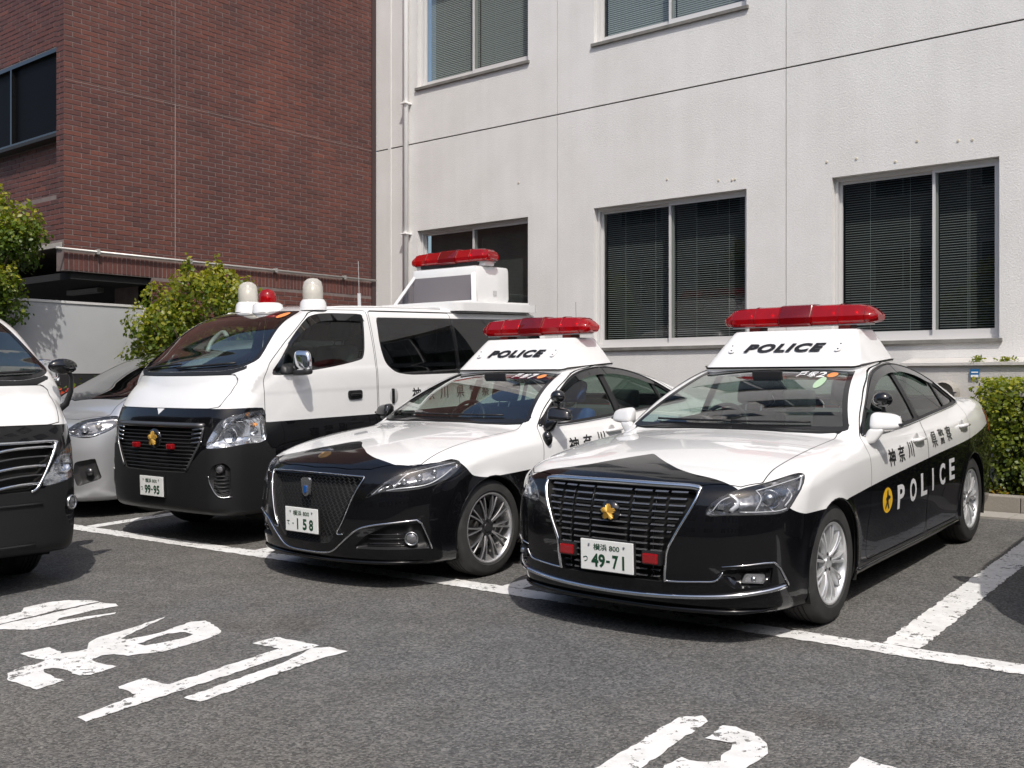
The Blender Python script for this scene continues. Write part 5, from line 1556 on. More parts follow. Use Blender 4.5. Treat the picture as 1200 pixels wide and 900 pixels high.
        car.strip('window_rubber', car.side(up[:, 0], up[:, 1], sg), .006, MATS['gloss_black'], off=.001)
        # smoked door visors
        vz = smooth_poly([(1.80, 1.135), (2.0, 1.235), (2.25, 1.328), (2.52, 1.376), (2.68, 1.384)], 5, False)
        for (q, drop) in ((vz, .055), (smooth_poly([(2.69, 1.384), (2.80, 1.382), (3.02, 1.352), (3.2, 1.308), (3.36, 1.255)], 5, False), .05)):
            a = car.off(car.side(q[:, 0], q[:, 1]+.004, sg), .004); nn = len(q)
            dr = np.linspace(.3, 1, nn) if drop == .055 else np.concatenate([np.ones(nn-4), [.9, .8, .65, .4]])
            b = car.off(car.side(q[:, 0]+.002, q[:, 1]-drop*dr, sg), .014)
            V = np.concatenate([a, b, b-car.n(b)*.002, a-car.n(a)*.002]); F = [[i, i+1, nn+i+1, nn+i] for i in range(nn-1)] + [[2*nn+i, 2*nn+i+1, 3*nn+i+1, 3*nn+i] for i in range(nn-1)]
            mesh_obj('door_visor', V, F, [MATS['visor_smoke']], root, smooth=True)
        # lamps
        lens = lamp_unit(car, 'headlight', P('headlight') & sd, hlf, .075, sg, bezel='lamp_inner')
        obl = lambda u, z, d=0.0: car.obl(u, z, sg) + np.array([-sg*S2*.6, .8, 0])*d
        if A:
            c = obl((.775+.31)*S2, .752, .055)[0]
            ball('projector_lens', tuple(c), .040, MATS['lens_clear'], lens); ball('projector_eye', tuple(c+np.array([-sg*.008, .014, 0])), .034, MATS['satin_metal'], lens)
            MB().lathe([(.044, -.01), (.052, .012), (.047, .016), (.041, .0)], 24, M=Matrix.Translation(c) @ Matrix.Rotation(sg*math.radians(20), 4, 'Z') @ Matrix.Rotation(math.pi/2, 4, 'X')).build('projector_bezel', [MATS['chrome']], lens, smooth=True)
            for pts, r in (([(.56, .79), (.60, .745), (.555, .70)], .016), ([(.70, .802), (.72, .76), (.68, .70)], .004), ([(.88, .80), (.90, .76), (.85, .715)], .006),
                           ([(.60, .698), (.80, .694), (.88, .71)], .006), ([(.88, .71), (.94, .775), (1.0, .845)], .006), ([(1.0, .845), (.85, .825), (.70, .80)], .005), ([(.47, .70), (.52, .755), (.60, .785)], .006)):
                q = smooth_poly(pts, 4, False)
                MB().tube([tuple(t) for t in obl(q[:, 0], q[:, 1], .022)], r, 6, flat=.5).build('light_guide', [simple('drl', (.66, .67, .69), .25, .3)], lens, smooth=True)
            q = obl(.51, .725, .03)[0]
            MB().box(tuple(q-np.array([.022, .004, .018])), tuple(q+np.array([.022, .01, .018])), bev=.004).build('turn_reflector', [MATS['chrome']], lens)
        else:
            for u, z, r in ((.66, .712, .024), (.76, .735, .026), (.86, .760, .022)):
                c = obl(u, z, .045)[0]
                ball('projector_lens', tuple(c), r, MATS['lens_clear'], lens); ball('projector_eye', tuple(c+np.array([-sg*.006, .010, 0])), r*.84, MATS['satin_metal'], lens)
            for pts, r in (([(.47, .63), (.60, .665), (.80, .683), (.90, .72), (.985, .775)], .008), ([(.46, .628), (.53, .69), (.60, .74), (.66, .755)], .008), ([(.60, .672), (.66, .735), (.71, .765)], .007), ([(.66, .755), (.85, .79), (1.01, .812)], .005)):
                q = smooth_poly(pts, 4, False)
                MB().tube([tuple(t) for t in obl(q[:, 0], q[:, 1], .020)], r, 6, flat=.5).build('light_guide', [simple('drl', (.66, .67, .69), .25, .3)], lens, smooth=True)
        # dark joint round the lamp
        car.strip('lamp_joint', car.obl(hl[:, 0], hl[:, 1], sg), .003, MATS['plastic_black'], closed=True, off=-.001)
        lens2 = car.part('tail_light', P('tail_light') & sd, [simple('tail_red', (.35, .01, .012), .15, 0, 1)], .002)
        fr_ = car.part('fog_recess', P('fog_recess') & sd, [MATS['gloss_black' if A else 'plastic_black']], disp=lambda V, n: V + np.array([-sg*.3, .8, 0])[None, :]*np.clip(-fogf(V)*2.5, 0, .05)[:, None])
        if A:
            c = car.obl((.735+.20)*S2, .362, sg)[0] + np.array([-sg*.012, .02, 0])
            M = Matrix.Translation(c) @ Matrix.Rotation(sg*math.radians(32), 4, 'Z') @ Matrix.Rotation(math.pi/2, 4, 'X')
            MB().prism(round_poly([(-.062, -.022), (.052, -.026), (.058, .022), (-.040, .026)], .012), -.004, .014, M=M).build('fog_bezel', [MATS['satin_metal']], fr_)
            MB().prism(round_poly([(-.048, -.015), (.042, -.018), (.046, .014), (-.032, .018)], .01), .0142, .018, M=M).build('fog_lens', [simple('fog_glass', (.20, .20, .21), .08, .4, 1)], fr_)
            MB().lathe([(.015, .0), (.012, .012), (.0005, .014)], 12, M=M @ Matrix.Translation((.0, 0, .016))).build('fog_bulb', [MATS['satin_metal']], fr_, smooth=True)
            # chrome blade round the fog lamp
            pp = [(.600, .425), (.70, .437), (.80, .452), (.835, .40), (.865, .315)]
            q = np.array([(.61, .10, .428), (.70, .16, .434), (.775, .235, .441), (.808, .285, .440), (.826, .315, .41), (.846, .36, .33), (.850, .37, .312)])
            car.strip('chrome_trim', car.off(car.obl((q[:, 0]+q[:, 1])*S2, q[:, 2], sg), .004), [.003, .006, .008, .009, .009, .009, .006], MATS['chrome'], flat=.7, parent=fr_)
            q = [(.33, .42), (.325, .352), (.345, .338), (.50, .346), (.57, .352), (.60, .375), (.615, .40)]
            q = smooth_poly(q, 3, False)
            car.strip('chrome_trim', car.front(sg*q[:, 0], q[:, 1]), .005, MATS['chrome'], off=.004, parent=fr_)
        else:
            c = car.obl((.749+.255)*S2, .345, sg)[0] + np.array([-sg*.006, .012, 0])
            M = Matrix.Translation(c) @ Matrix.Rotation(sg*math.radians(36), 4, 'Z') @ Matrix.Rotation(math.pi/2, 4, 'X')
            MB().lathe([(.040, -.01), (.046, .012), (.040, .016), (.036, .004)], 24, M=M).build('fog_bezel', [MATS['satin_metal']], fr_, smooth=True)
            MB().lathe([(.037, .004), (.03, .012), (.0005, .016)], 24, M=M).build('fog_lens', [simple('fog_glass', (.20, .20, .21), .08, .4, 1)], fr_, smooth=True)
            for zz in (.315, .345, .375):
                xs = np.linspace(.50, .72, 6); car.strip('fog_slat', car.front(sg*xs, xs*0+zz)+np.array([0, .02, 0]), .005, MATS['gloss_black'], parent=fr_)
        # wheels, wells
        for wy in (.905, ry):
            MX = Matrix.Rotation(math.pi/2, 4, 'Y')
            a0 = MB()
            V = []; F = []; N = 18
            for i in range(N+1):
                a = math.radians(-25+230*i/N); cy, cz = wy+.372*math.cos(a), .335+.372*math.sin(a)
                V += [(sg*.885, cy, cz), (sg*.50, cy, cz)]
            F = [[2*i, 2*i+1, 2*i+3, 2*i+2] for i in range(N)]
            k = len(V); V += [(sg*.50, wy, .335)]; F += [[2*i+1, k, 2*i+3] for i in range(N)]
            mesh_obj('wheel_well', V, F, [MATS['void_black']], root)
            make_wheel(root, sg*.768, wy, .334, sg, 'silver' if A else 'dark', .334 if A else .334, .222 if A else .236, steer=0)
            ring = np.array([(wy+.360*math.cos(math.radians(a)), .335+.360*math.sin(math.radians(a))) for a in range(-22, 203, 9)])
            car.strip('arch_lip', car.side(ring[:, 0], ring[:, 1], sg), .006, MATS['black_paint'], off=-.004)
        door_mirror(car, sg, 1.60, 1.045, 'white_paint' if A else 'gloss_black', ball_up=sg > 0, extra_low=(not A) and sg > 0)
        handle(car, 2.46, .895, sg, 'white_paint'); handle(car, 3.57, .912, sg, 'white_paint')
        # lettering on the flank
        order = 1 if sg > 0 else -1
        chars = '神奈川県警察'
        for ch, yy in zip(chars[::order], (1.90, 2.085, 2.27, 2.80, 2.985, 3.165)):
            w_ = .125; V, Fc = text_geo(ch, 1, .018 if ch in '神奈川' else .006, maxe=.10); V = fit_text(V, w_ if ch != '川' else .11, .105)
            f = lambda V, yy=yy: car.off(car.side(yy + order*V[:, 0], .827+.045*(yy-1.9)+V[:, 1], sg), .0030)
            lettering('lettering', (V, Fc), f, MATS['decal_black'], root)
        for ch, yy in zip('POLICE'[::order], (2.03, 2.27, 2.50, 2.70, 2.925, 3.165)):
            V, Fc = text_geo(ch, 1, .03, maxe=.15); V = fit_text(V, .135 if ch != 'I' else .034, .152)
            f = lambda V, yy=yy: car.off(car.side(yy + order*V[:, 0], .568+.052*(yy-2.03)+V[:, 1], sg), .0022)
            lettering('lettering', (V, Fc), f, MATS['decal_white'], root)
        # round yellow badge with a black figure
        th = np.linspace(0, 2*np.pi, 28, endpoint=False)
        C0 = car.side(1.775, .575, sg)
        R_ = car.side(1.775+.088*np.cos(th), .575+.078*np.sin(th), sg)
        V = car.off(np.concatenate([C0, R_]), .0022)
        bd = mesh_obj('badge', V, [[0, 1+(i+(sg < 0)) % 28, 1+(i+(sg > 0)) % 28] for i in range(28)], [MATS['decal_yellow']], root)
        fig = [(-.030, .010), (-.012, .022), (-.004, .052), (.010, .058), (.014, .026), (.040, .020), (.042, .008), (.012, .004), (.010, -.016), (.026, -.046), (.014, -.052), (-.006, -.020), (-.030, -.048), (-.040, -.038), (-.016, -.006)]
        fig = np.array(fig); n_ = len(fig); c_ = fig.mean(0)
        W = car.off(car.side(1.775+order*np.concatenate([[c_[0]], fig[:, 0]])*1.15, .575+np.concatenate([[c_[1]], fig[:, 1]])*1.1, sg), .0036)
        mesh_obj('badge_figure', W, [[0, 1+i, 1+(i+1) % n_] for i in range(n_)], [MATS['decal_black']], bd)
        # sill line
        q = np.linspace(1.33, 3.38, 16); car.strip('sill_trim', car.side(q, q*0+.225, sg), .008, MATS['gloss_black'], off=.001)
    # grille
    rec = car.part('grille', P('grille_recess'), [MATS['void_black']], disp=lambda V, n: V + np.array([0, 1, 0])[None, :]*np.clip(-gf(V)*3, 0, .06)[:, None])
    full = [(x, z) for x, z in gr if x >= 0]; full = [(-.0, full[0][1])] if False else full
    right = [(x, z) for x, z in gr if x > 0.001]
    loop = right + [(-x, z) for x, z in right[::-1]]
    L = np.array(loop)
    if A:
        # closed chrome surround, open at the foot
        top_ = np.array([(x, z) for x, z in smooth_poly([(.325, .335), (.335, .42), (.345, .50), (.395, .60), (.455, .715), (.478, .785), (.455, .812), (.25, .818), (0, .820)], 5, False)])
        pth = np.concatenate([top_, [(-x, z) for x, z in top_[::-1][1:]]])
        w_ = np.where(pth[:, 1] > .80, .017, .009)
        car.strip('grille_surround', car.front(pth[:, 0], pth[:, 1]), list(w_), MATS['chrome'], off=.006, flat=.75, n=8)
        rows = np.arange(.352, .800, .0335)
        cols = [(-.43, -.335), (-.325, -.245), (-.235, -.125), (-.115, .115), (.125, .235), (.245, .325), (.335, .43)]
        cols_b = [(-.46, -.37), (-.36, -.27), (-.26, -.15), (-.14, -.04), (-.03, .07), (.08, .16), (.17, .27), (.28, .37), (.38, .46)]
        for i, z in enumerate(rows):
            wd = float(np.interp(z, [.33, .49, .59, .73, .80], [.312, .33, .38, .455, .470]))-.012
            mb = MB()
            for a, b in cols:
                a, b = max(a, -wd), min(b, wd)
                if b-a < .03: continue
                xs = np.linspace(a+.004, b-.004, 4); f = car.front(xs, xs*0+z)
                for k in range(3):
                    p0, p1 = f[k], f[k+1]
                    q = [(p0[0], p0[1]+.006, z+.009), (p1[0], p1[1]+.006, z+.009), (p1[0], p1[1]-.004, z+.002), (p0[0], p0[1]-.004, z+.002),
                         (p0[0], p0[1]+.02, z-.010), (p1[0], p1[1]+.02, z-.010)]
                    mb.add(q, [(0, 3, 2, 1)], 1); mb.add(q, [(3, 4, 5, 2)], 0)
                mb.add([(f[0][0], f[0][1]-.004, z+.002), (f[0][0], f[0][1]+.02, z-.01), (f[0][0], f[0][1]+.02, z+.009)], [(0, 1, 2)], 0)
            mb.build('grille_bar', [simple('bar_black', (.012, .012, .013), .12, 0, .8), simple('bar_edge', (.26, .26, .27), .22, .8)], rec)
        for xb in (-.13, .13, -.26, .26): 
            zs = np.linspace(.35, .79, 8); car.strip('grille_post', car.front(zs*0+xb*1.0, zs)+np.array([0, .012, 0]), .004, MATS['gloss_black'], parent=rec)
        e = car.front(0.0, .672)[0]
        MB().lathe([(.062, .0), (.058, .02), (.0005, .026)], 28, M=Matrix.Translation((e[0], e[1]+.012, e[2])) @ Matrix.Rotation(math.pi/2, 4, 'X')).build('emblem_base', [MATS['gloss_black']], root, smooth=True)
        police_emblem(root, (e[0], e[1]-.014, e[2]), .045, -.06, back=False)
        lip = np.array([(0, .252), (.2, .256), (.38, .262), (.55, .272), (.66, .280)])
        q = smooth_poly([(0, .250), (.2, .253), (.38, .260), (.55, .270), (.66, .280), (.74, .290), (.80, .300), (.835, .312)], 4, False)
        pr = np.concatenate([car.front(q[:, 0], q[:, 1])[:int(len(q)*.6)], car.obl((q[int(len(q)*.6):, 0] + car.front(q[int(len(q)*.6):, 0], q[int(len(q)*.6):, 1])[:, 1])*S2, q[int(len(q)*.6):, 1])])
        full_lip = np.concatenate([pr[::-1], pr[1:]*np.array([-1, 1, 1])])
        car.strip('bumper_chrome', full_lip, .015, MATS['chrome'], off=.005, flat=.9)
        # lower splitter
        q = np.linspace(-.80, .80, 27); f = car.front(q, q*0+.20)
        car.strip('front_spoiler', f + np.array([0, -.006, -.012]), [.003, .008] + [.014]*23 + [.008, .003], MATS['black_paint'], n=8)
        number_plate(car, 0.0, .438, '横浜 800', 'つ', [('49', -.052, .088), ('-', .010, .024), ('7', .056, .038), ('1', .105, .013)])
        for sx in (-.262, .262):
            b = car.front(sx, .445)[0]
            lm = MB().box((sx-.044, b[1]-.035, .424), (sx+.044, b[1]+.02, .478), bev=.008).build('warning_lamp', [MATS['lamp_red']], root)
            MB().box((sx-.054, b[1]-.022, .416), (sx+.054, b[1]+.03, .486), bev=.006).build('lamp_bracket', [MATS['plastic_black']], lm)
    else:
        pth = smooth_poly([(.345, .372), (.30, .375), (.345, .45), (.39, .56), (.435, .67), (.462, .735), (.42, .744), (.2, .752), (0, .754)], 5, False)
        pth = np.concatenate([pth, [(-x, z) for x, z in pth[::-1][1:]]])
        car.strip('grille_surround', car.front(pth[:, 0], pth[:, 1]), .0055, MATS['chrome'], off=.005, flat=.8)
        for i, z in enumerate(np.arange(.310, .735, .019)):
            wd = float(np.interp(z, [.295, .35, .46, .64, .74], [.22, .27, .33, .41, .445]))-.012
            n_ = 22; mb = MB()
            xs = np.linspace(-wd, wd, 2*int(wd/.019)+1); f = car.front(xs, xs*0+z)+np.array([0, .012, 0])
            for k in range(len(xs)-1):
                zz0, zz1 = (.008, -.008) if (k+i) % 2 else (-.008, .008)
                a, b = f[k]+np.array([0, 0, zz0]), f[k+1]+np.array([0, 0, zz1])
                mb.tube([a, b], .0015, 3, cap=False)
            mb.build('grille_mesh', [simple('mesh_black', (.014, .014, .015), .35)], rec)
        e = car.front(0.0, .662)[0]
        crest = MB().prism(round_poly([(-.032, .062), (.032, .062), (.046, .048), (.030, -.052), (0, -.066), (-.030, -.052), (-.046, .048)], .01), 0, .018, M=Matrix.Translation((e[0], e[1]+.004, e[2])) @ Matrix.Rotation(math.pi/2, 4, 'X')).build('crest', [MATS['lamp_bright']], root)
        MB().prism(round_poly([(-.012, .012), (.012, .012), (.016, .002), (.008, -.036), (-.008, -.036), (-.016, .002)], .006), .0185, .024, M=Matrix.Translation((e[0], e[1]+.004, e[2]-.004)) @ Matrix.Rotation(math.pi/2, 4, 'X')).build('crest_face', [MATS['emblem_blue']], crest)
        t_ = car.top(-.045, .235)[0]
        em = MB().lathe([(.048, -.006), (.046, .004), (.034, .009), (.030, .006), (.012, .010), (.0005, .011)], 24, M=Matrix.Translation((-.045, .235, t_[2])) @ Matrix.Rotation(.42, 4, 'X')).build('emblem', [MATS['bronze']], root, angle=30)
        q = smooth_poly([(0, .232), (.12, .233), (.20, .24), (.26, .262), (.33, .315), (.40, .37), (.47, .415), (.56, .438), (.66, .452)], 4, False)
        pr = car.front(q[:, 0], q[:, 1])
        o2 = np.array([((.72+.235)*S2, .460), ((.775+.285)*S2, .466), ((.795+.31)*S2, .44), ((.813+.357)*S2, .33), ((.818+.374)*S2, .272)])
        pr = np.concatenate([pr, car.obl(o2[:, 0], o2[:, 1])])
        car.strip('bumper_chrome', np.concatenate([pr[::-1], pr[1:]*np.array([-1, 1, 1])]), .0065, MATS['chrome'], off=.004)
        q = np.linspace(-.78, .78, 27); f = car.front(q, q*0+.20)
        car.strip('front_spoiler', f + np.array([0, -.004, -.012]), [.003, .007] + [.012]*23 + [.007, .003], MATS['black_paint'], n=8)
        number_plate(car, 0.0, .443, '横浜 800', 'て', [('・', -.085, .012), ('1', -.038, .013), ('5', .035, .042), ('8', .100, .042)])
    # wipers
    for (a, b, ang) in ((-.55, .02, 0), (.02, .52, 0)):
        xs = np.linspace(a, b, 7); w = car.off(ray_hit(car.F, np.stack([xs, xs*0+1.0, 1.055+.0*xs], -1), (0, 1, 0), 0, 1.2), .014)
        w[:, 2] += 0
        car.strip('wiper', w, .007, MATS['plastic_black'])
        xs = np.array([b, b-.12]); 
    # roof equipment
    roof_box(car)
    light_bar(root, 2.655, 1.755)
    # cabin
    interior(car, 1.2, 4.1, .28, .72, (2.15, 3.15), 1.72, 1.0, seat_mats=('seat_fabric', 'seat_fabric' if A else 'seat_blue'), zs=.40)
    MB().box((-.62, 3.5, .98), (.62, 4.05, 1.0)).build('parcel_shelf', [MATS['interior_grey']], root)
    # rear-view mirror and windshield stickers
    MB().box((-.11, 2.03, 1.305), (.11, 2.05, 1.37), bev=.01).build('rear_view_mirror', [MATS['plastic_black']], root)
    glass = lambda u, z, d: ray_hit(car.F, np.stack([u, u*0+1.0, z], -1), (0, 1, 0), 0, 1.6) - np.array([0, d, 0])
    fr2 = lambda V, cx, cz: car.off(ray_hit(car.F, np.stack([cx+V[:, 0], V[:, 0]*0+1.0, cz+V[:, 1]], -1), (0, 1, 0), 0, 1.6), .0015)
    for ch, cx, cz in (('戸', .23, 1.345), ('塚', .30, 1.343), ('2', .365, 1.341)) if A else (('戸', .20, 1.345), ('部', .28, 1.343), ('7', .35, 1.341)):
        V, Fc = text_geo(ch, 1, .01); V = fit_text(V, .055, .032)
        mesh_obj('windshield_lettering', fr2(V, cx, cz), Fc, [MATS['sticker_white']], root)
    th = np.linspace(0, 2*np.pi, 16, endpoint=False); V = np.stack([np.concatenate([[0], .032*np.cos(th)]), np.concatenate([[0], .014*np.sin(th)])], 1)
    mesh_obj('inspection_sticker', fr2(V, .435, 1.338), [[0, 1+i, 1+(i+1) % 16] for i in range(16)], [MATS['sticker_orange']], root)
    if A:
        V = np.stack([np.concatenate([[0], .030*np.cos(th)]), np.concatenate([[0], .033*np.sin(th)])], 1)
        mesh_obj('round_sticker', fr2(V, .40, 1.292), [[0, 1+i, 1+(i+1) % 16] for i in range(16)], [simple('sticker_green', (.36, .50, .34), .6)], root)
    return car

# ------------------------------------------------------------------ vans
def police_van(root, style='mid', h=.028):
    """style mid: black grille, roof gear; left: chrome winged grille"""
    MID = style == 'mid'
    car = Car(root, VAN, h, (.94, 4.8, 2.15)); sh = car.sh
    side = lambda C, N: (np.abs(C[:, 0]) > .5) & (np.abs(N[:, 0]) > .3) & (C[:, 1] > .3) & (C[:, 1] < 4.6)
    fd = round_poly([(.505, .88), (.505, 1.36), (.585, 1.495), (.783, 1.672), (1.0, 1.84), (1.13, 1.925), (1.25, 1.955), (1.795, 1.96), (1.802, 1.40), (1.802, .42), (1.76, .38), (1.34, .38), (1.31, .50), (1.24, .70), (1.10, .80), (.93, .84), (.70, .82), (.56, .78)], .03, 3)
    sd = round_poly([(1.818, 1.95), (1.818, .40), (2.96, .40), (2.96, 1.95)], .03, 3)
    sh.region(sside(fd), 'front_door', side, .003)
    sh.region(sside(sd), 'sliding_door', side, .003)
    hood = [(-.05, 1.135), (.30, 1.135), (.60, 1.135), (.69, 1.15), (.715, 1.26), (.70, 1.37), (.66, 1.405), (.3, 1.40), (-.05, 1.40)]
    nose = lambda C, N: (N[:, 1] < -.1) & (C[:, 1] < .8) & (C[:, 2] < 1.45)
    sh.region(sfront(hood), 'bonnet', nose, .003)
    ws = round_poly([(-.1, 1.432), (.52, 1.436), (.70, 1.465), (.775, 1.515), (.60, 1.948), (-.1, 1.962)], [0, .05, .05, .04, .05, 0], 4)
    wf = sfront(ws); wc = lambda C, N: (N[:, 1] < -.2) & (C[:, 1] < 1.5) & (C[:, 2] > 1.38)
    m = sh.carve(wf, wc); sh.set_part(m, 'windshield')
    m = sh.carve(lambda V: np.maximum(poly_sdf([(-.1, 1.395), (.60, 1.40), (.74, 1.45), (.72, 1.49), (.5, 1.44), (-.1, 1.438)], np.abs(V[:, 0]), V[:, 2]), 0-wf(V)+.001), wc)
    m &= sh.part == 0; sh.set_part(m, 'cowl_panel')
    f1 = smooth_poly([(.60, 1.395), (.70, 1.525), (.86, 1.705), (1.04, 1.855), (1.14, 1.903), (1.27, 1.922), (1.5, 1.925), (1.70, 1.922), (1.735, 1.885), (1.70, 1.66), (1.66, 1.53), (1.58, 1.495), (1.28, 1.448), (.95, 1.415)], 3)
    f2 = round_poly([(1.905, 1.895), (1.885, 1.64), (1.93, 1.46), (2.05, 1.375), (2.25, 1.345), (4.42, 1.335), (4.48, 1.38), (4.42, 1.88), (4.36, 1.90)], [.03, .1, .1, .1, .1, .05, .05, .05, .05], 4)
    s1, s2 = sside(f1), sside(f2)
    m = sh.carve(s1, side); sh.set_part(m, 'window_frame')
    m = sh.carve(s2, side); sh.set_part(m, 'window_frame')
    m = sh.carve(lambda V: s1(V)+.018, side); sh.set_part(m, 'front_window')
    m = sh.carve(lambda V: np.maximum(s2(V)+.012, V[:, 1]-2.94), side); sh.set_part(m, 'middle_window')
    m = sh.carve(lambda V: np.maximum(s2(V)+.012, 3.0-V[:, 1]), side); sh.set_part(m, 'rear_side_window')
    m = sh.carve(lambda V: np.maximum(np.abs(V[:, 0])-.66, np.abs(V[:, 2]-1.62)-.25), lambda C, N: (C[:, 1] > 4.4) & (N[:, 1] > .4)); sh.set_part(m, 'rear_window')
    for wy in (.93, 3.485):
        ar = lambda V: np.sqrt((V[:, 1]-wy)**2 + (V[:, 2]-.34)**2) - .365
        m = sh.carve(ar, lambda C, N: (np.abs(C[:, 0]) > .6) & (C[:, 2] < .85)); sh.drop(m)
    fr = lambda C, N: (N[:, 1] < -.3) & (C[:, 1] < .6)
    if MID:
        hl = smooth_poly(O_((.612, .085, .835), (.655, .125, .95), (.705, .18, 1.045), (.80, .31, 1.092), (.832, .43, 1.108), (.842, .50, 1.10), (.846, .50, .99), (.843, .50, .86), (.815, .32, .843), (.74, .19, .825), (.66, .12, .818)), 3)
        gr = round_poly([(-.1, 1.005), (.60, 1.01), (.605, .85), (.53, .76), (.44, .62), (-.1, .61)], [0, .02, .03, .05, .04, 0], 3)
    else:
        hl = smooth_poly(O_((.48, .045, .735), (.56, .075, .86), (.64, .115, .955), (.74, .20, 1.0), (.82, .35, 1.03), (.842, .46, 1.03), (.846, .48, .96), (.84, .42, .86), (.79, .26, .80), (.66, .12, .757)), 3)
        gr = round_poly([(-.1, 1.02), (.62, 1.02), (.60, .96), (.47, .73), (.44, .70), (-.1, .70)], [0, .02, .03, .04, .04, 0], 3)
    fg = round_poly([(.668, .555), (.695, .68), (.77, .71), (.80, .66), (.80, .45), (.735, .43)], .02, 3)
    hlf, gf, fgf = sobl(hl), sfront(gr), sfront(fg)
    m = sh.carve(hlf, lambda C, N: (C[:, 1] < .75) & (C[:, 2] < 1.15) & (C[:, 2] > .65)); sh.set_part(m, 'headlight')
    m = sh.carve(gf, fr); m &= sh.part != sh.pid('headlight'); sh.set_part(m, 'grille_recess')
    m = sh.carve(fgf, lambda C, N: (N[:, 1] < -.15) & (C[:, 1] < .6) & (C[:, 2] < .75)); sh.set_part(m, 'fog_recess')
    zd = Curve([(0, 1.135), (.35, 1.135), (.47, 1.13), (.500, 1.12), (.508, 1.012), (.52, 1.008), (1.0, 1.006), (1.8, 1.002), (2.6, 1.01), (4.7, 1.02)], ext=.05)
    notch = lambda x: -.055*np.clip(1-x/.05, 0, 1)
    m = sh.carve(lambda V: V[:, 2]-zd(V[:, 1])-np.where(V[:, 1] < .4, notch(np.abs(V[:, 0])), 0)); sh.mat[m] = 1
    bump = lambda V: np.maximum(V[:, 2]-np.interp(np.abs(V[:, 0]), [0, .52, .60, .70, .786, .86], [.718, .716, .80, .835, .850, .856]), V[:, 1]-.60)
    m = sh.carve(bump, lambda C, N: (C[:, 1] < .75)); m &= (sh.part == 0); sh.set_part(m, 'front_bumper')
    paint = [MATS['white_paint'], MATS['black_paint']]
    P = lambda nm: sh.part == sh.pid(nm)
    car.part('body', P('body'), paint); car.part('bonnet', P('bonnet'), paint)
    car.part('front_bumper', P('front_bumper'), [MATS['bumper_black']], .003)
    car.part('cowl_panel', P('cowl_panel'), [MATS['plastic_black']], .001)
    car.part('inner_lining', P('body') | P('bonnet') | P('front_door') | P('sliding_door') | P('front_bumper') | P('cowl_panel'), [MATS['liner']], -.025)
    e = sh.carve(lambda V: -(wf(V)+.030), wc) & (sh.part == sh.pid('windshield'))
    V, T, _ = sh.extract(e); mesh_obj('windshield_edge', V-car.n(V)*.0005, T, [simple('frit', (.012, .012, .013), .12)], root, normals=car.n(V))
    P = lambda nm: sh.part == sh.pid(nm)
    car.part('windshield', P('windshield'), [MATS['glass_clear']], -.003)
    car.part('rear_window', P('rear_window'), [MATS['glass_privacy']], -.003)
    Cx = sh.cen()[:, 0]
    for sg in (1, -1):
        sd_ = (Cx*sg) > 0
        car.part('front_door', P('front_door') & sd_, paint); car.part('sliding_door', P('sliding_door') & sd_, paint)
        car.part('window_frame', P('window_frame') & sd_, [MATS['gloss_black']], -.002)
        car.part('front_window', P('front_window') & sd_, [MATS['glass_side']], -.008)
        car.part('middle_window', P('middle_window') & sd_, [MATS['glass_privacy']], -.003)
        car.part('rear_side_window', P('rear_side_window') & sd_, [MATS['glass_privacy']], -.003)
        lens = lamp_unit(car, 'headlight', P('headlight') & sd_, hlf, .08, sg, bezel='lamp_bright')
        obl = lambda u, z, d=0.0: car.obl(u, z, sg) + np.array([-sg*S2*.6, .8, 0])*d
        base = hl.mean(0)
        u0 = base[0]
        for du, dz, r in ((-.07, -.035, .062), (.10, .0, .045)):
            c = obl(u0+du, base[1]+dz, .06)[0]
            M = Matrix.Translation(c) @ Matrix.Rotation(sg*math.radians(18), 4, 'Z') @ Matrix.Rotation(math.pi/2, 4, 'X')
            MB().lathe([(r, -.004), (r*1.06, .016), (r, .018), (r*.85, -.004), (r*.4, -.02)], 20, M=M).build('reflector_ring', [MATS['chrome']], lens, smooth=True)
            ball('bulb', tuple(c), r*.35, MATS['lens_clear'], lens, 12)
        for k in range(5):
            uu = np.array([u0-.02+.05*k, u0+.03+.05*k]); zz = np.array([base[1]+.085+.012*k, base[1]+.03+.012*k])
            car_p = obl(uu, zz, .02)
            MB().tube([tuple(t) for t in car_p], .004, 5).build('reflector_facet', [MATS['satin_metal']], lens)
        c = obl(u0+.12, base[1]+.04, .03)[0]
        ball('turn_bulb', tuple(c), .02, simple('amber', (.75, .28, .05), .3), lens, 10)
        car.strip('lamp_joint', car.obl(hl[:, 0], hl[:, 1], sg), .0035, MATS['gloss_black'], closed=True)
        fr_ = car.part('fog_recess', P('fog_recess') & sd_, [MATS['matte_black']], disp=lambda V, n: V + np.array([-sg*.3, .8, 0])[None, :]*np.clip(-fgf(V)*2.5, 0, .05)[:, None])
        for zz in (.475, .505, .535, .565, .595) if MID else (.44, .475, .51):
            xs = np.linspace(.715 if zz < .5 else .70, .785, 4); car.strip('fog_slat', car.front(sg*xs, xs*0+zz)+np.array([0, .014, 0]), .006, MATS['plastic_black'], parent=fr_)
        c = car.front(sg*.745, .655 if MID else .60)[0]
        M = Matrix.Translation((c[0], c[1]+(.006 if MID else -.004), c[2])) @ Matrix.Rotation(sg*math.radians(28), 4, 'Z') @ Matrix.Rotation(math.pi/2, 4, 'X')
        rr = .030 if MID else .044
        MB().lathe([(rr+.006, -.02), (rr+.006, .010), (rr, .014), (rr*.9, .004)], 22, M=M).build('fog_bezel', [MATS['satin_metal'] if not MID else MATS['plastic_black']], fr_, smooth=True)
        MB().lathe([(rr*.95, .004), (rr*.7, .010), (.0005, .013)], 22, M=M).build('fog_lens', [simple('fog_glass', (.20, .20, .21), .08, .4, 1)], fr_, smooth=True)
